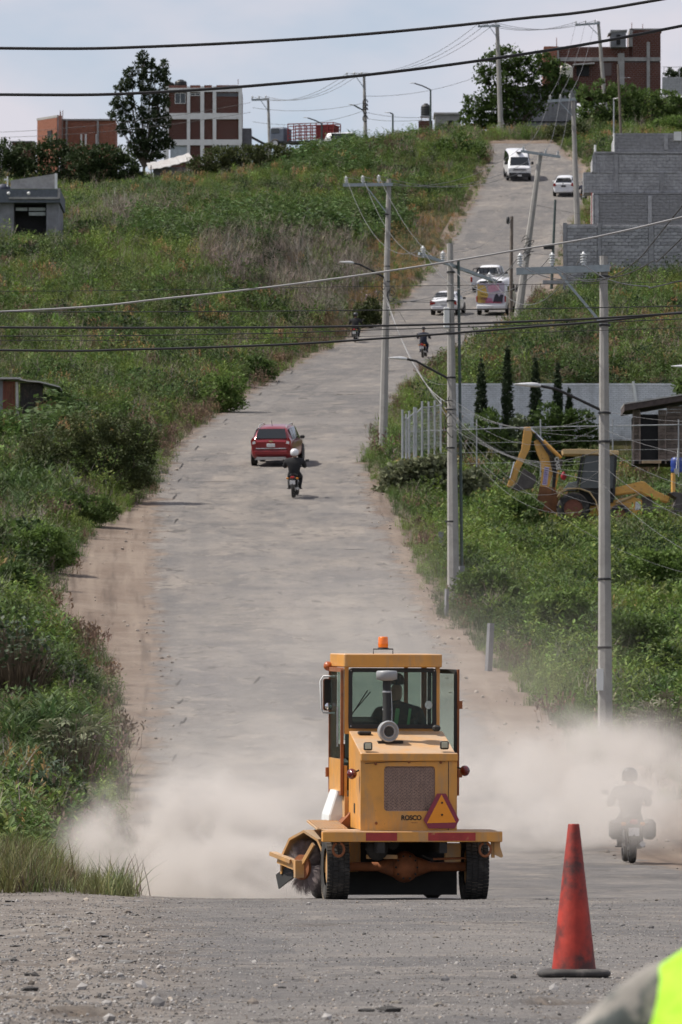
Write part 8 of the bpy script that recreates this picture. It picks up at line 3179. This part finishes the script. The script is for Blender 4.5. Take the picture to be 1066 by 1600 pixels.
for i in range(1500):      # rubble along the verges farther up
    Y = r.uniform(150, 340)
    side = r.random() < .5
    a, b = (VL(Y), XL(Y) + .3) if side else (XR(Y) - .3, VR(Y))
    if b - a < .1:
        continue
    x = r.uniform(a - .2, b + .2)
    s = .012 + .06 * r.random() ** 4
    if noise.noise((x * .5, Y * .12, 4)) < -.05:
        continue
    g = r.uniform(.16, .36)
    pts.append((x, Y, zg(x, Y) + .02 + s * .2, r.uniform(0, 6.28), s, (g, g * .86, g * .74)))
scatter('rubble', 'small stones and rubble along the dirt shoulders', 'rubble', STONES, pts)
SLABS = proto(lambda m, r: [rock(m, r, .4), None][1], 4, M_STONE)
for f in SLABS:
    for v in f.data.vertices:
        v.co.z *= .28
pts = []
for i in range(170):      # broken flakes of old asphalt on the near shoulder
    Y = 34 + 60 * r.random() ** 1.3
    x = XL(Y) - .2 - abs(r.gauss(0, 1.4))
    if x < -Y * .05:
        continue
    s = .015 + .06 * r.random() ** 2.5
    g = r.uniform(.09, .26)
    pts.append((x, Y, road_z(x, Y) + s * .05, r.uniform(0, 6.28), s, (g, g * .965, g * .93)))
scatter('asphalt_flakes', 'flat flakes of broken asphalt on the near left shoulder', 'rubble', SLABS, pts)
BIG = [(265, 1493, .10, 'dark flat stone lying on the gravel at the left'), (608, 1590, .055, 'largest dark asphalt lump at the bottom of the picture'), (572, 1588, .035, 'small dark asphalt lump left of the bottom lump'),
       (684, 1579, .03, 'pale brown pebble at the bottom of the picture'), (620, 1578, .028, 'round pebble above the bottom asphalt lump'), (28, 1511, .07, 'flat dark stone at the left edge of the near gravel'),
       (807, 1450, .03, 'small stone beside the long crack in the asphalt'), (682, 1467, .03, 'lone pebble left of the cone on the asphalt'), (45, 1555, .05, 'dark stone low at the left on the gravel'), (118, 1446, .09, 'pale slab of broken asphalt near the grass'),
       (60, 1452, .10, 'flat grey slab lying below the tall grass'), (440, 1550, .025, 'dark pebble in the middle of the near road')]
for i, (px, py, s, lab) in enumerate(BIG):
    p = foot(px, py, 30)
    m = MB()
    rock(m, random.Random(i + 50), .3)
    o = m.build('stone', mat('stone_dark' if i in (0, 1, 2, 5, 8, 11) else 'stone_pale', (0.07, 0.066, 0.062) if i in (0, 1, 2, 5, 8, 11) else (0.28, 0.25, 0.21), .9, var=.3, scale=12, bump=.6), None, (p.x, p.y, road_z(p.x, p.y) + s * .1))
    o.scale = (s, s * 1.2, s * (.30 if s > .06 else .6))
    o.rotation_euler = (0, 0, i * .7)
    tag(o, lab, 'stone')

# ---------------------------------------------------------------- ground cover (after the footprints of walls and houses are known)
cover = grow()
COVER_TEXT = {
    'grass': ('grass', 'long green and straw coloured grass growing over the hillsides', 'grass'),
    'weed': ('weeds', 'leafy green weeds covering the slopes beside the road', 'weeds'),
    'broad': ('undergrowth', 'low rounded broad leaved undergrowth on both slopes', 'undergrowth'),
    'dry': ('dry_stalks', 'grey brown dead weed stalks on the hillside', 'dry weeds'),
    'plume': ('red_grass', 'reddish plumed grass in patches along the verges', 'grass'),
    'bushy': ('shrubbery', 'small leafy bushes dotted through the weeds on both slopes', 'undergrowth'),
    'vine': ('creeping_vines', 'dark creeping vines with wide leaves on the slope', 'vines'),
    'corn': ('broad_bladed_grass', 'tall broad bladed green grass standing in clumps', 'grass')}
for k, p in cover.items():
    scatter(COVER_TEXT[k][0], COVER_TEXT[k][1], COVER_TEXT[k][2], FORMS[k], p)
print('ground cover', {k: len(v) for k, v in cover.items()})

# ================================================================ dust thrown up by the broom
def dust_cloud(label, c, s, dens, scale, seed, lo=.38, hi=.72, fall=(.35, 1.0), tilt=0.0, name='dust', col=(0.92, 0.865, 0.81), zbias=.0):
    """closed ellipsoid of air with uneven dust in it; density falls to nothing at its skin"""
    bm = bmesh.new()
    bmesh.ops.create_icosphere(bm, subdivisions=3, radius=1.0)
    me = bpy.data.meshes.new(name)
    bm.to_mesh(me)
    bm.free()
    o = bpy.data.objects.new(name, me)
    COL.objects.link(o)
    o.location, o.scale, o.rotation_euler = c, s, (0, tilt, 0)
    m = bpy.data.materials.new('dust_air')
    m.use_nodes = True
    N, L = m.node_tree.nodes, m.node_tree.links
    N.remove(N['Principled BSDF'])
    v = N.new('ShaderNodeVolumePrincipled')
    v.inputs['Color'].default_value = (*col, 1)
    v.inputs['Anisotropy'].default_value = .1
    tc = N.new('ShaderNodeTexCoord')
    ln = N.new('ShaderNodeVectorMath')
    ln.operation = 'LENGTH'
    L.new(tc.outputs['Object'], ln.inputs[0])
    f = N.new('ShaderNodeMapRange')
    f.interpolation_type = 'SMOOTHERSTEP'
    f.inputs[1].default_value, f.inputs[2].default_value, f.inputs[3].default_value, f.inputs[4].default_value = fall[1], fall[0], 0, 1
    L.new(ln.outputs['Value'], f.inputs[0])
    geo = N.new('ShaderNodeNewGeometry')
    n = N.new('ShaderNodeTexNoise')
    n.noise_dimensions = '4D'
    n.inputs['W'].default_value = seed
    n.inputs['Scale'].default_value = scale
    n.inputs['Detail'].default_value = 6
    n.inputs['Roughness'].default_value = .55
    mp = N.new('ShaderNodeMapping')
    mp.inputs['Scale'].default_value = (1, .35, 1.25)
    L.new(geo.outputs['Position'], mp.inputs['Vector'])
    L.new(mp.outputs[0], n.inputs['Vector'])
    r = N.new('ShaderNodeMapRange')
    r.inputs[1].default_value, r.inputs[2].default_value, r.inputs[3].default_value, r.inputs[4].default_value = lo, hi, 0.03, 1
    L.new(n.outputs['Fac'], r.inputs[0])
    a = N.new('ShaderNodeMath')
    a.operation = 'MULTIPLY'
    L.new(f.outputs[0], a.inputs[0])
    L.new(r.outputs[0], a.inputs[1])
    b = N.new('ShaderNodeMath')
    b.operation = 'MULTIPLY'
    b.inputs[1].default_value = dens
    L.new(a.outputs[0], b.inputs[0])
    L.new(b.outputs[0], v.inputs['Density'])
    L.new(v.outputs[0], N['Material Output'].inputs['Volume'])
    me.materials.append(m)
    tag(o, label, 'dust', kind='stuff')
    return o


dust_cloud('pale dust billowing left of the sweeper broom', at(300, 1325, 106), (2.2, 4.5, 1.5), 3.0, .95, 1.0, lo=.465, hi=.62, fall=(.12, 1.0))
dust_cloud('thick dust at the foot of the broom', at(375, 1382, 103), (1.7, 2.6, .8), 2.5, 1.3, 4.0, lo=.38, hi=.60)
dust_cloud('dust cloud drifting off to the right of the sweeper', at(905, 1225, 165), (4.8, 9.0, 2.1), .75, .7, 2.0, lo=.46, hi=.63, fall=(.12, 1.0))
dust_cloud('thin dust veil in front of the dusty motorcycle', at(965, 1250, 142), (2.9, 6.0, 1.25), .40, .8, 7.0, lo=.36, hi=.62, fall=(.15, 1.0))
dust_cloud('low dust veil spread behind the sweeper across the road', at(600, 1230, 128), (5.2, 14.0, 1.8), .17, .6, 3.0, lo=.44, hi=.66)
dust_cloud('thin dust haze hanging over the lower road', at(560, 1110, 165), (7.5, 38.0, 5.0), .013, .25, 5.0, lo=.42, hi=.66)
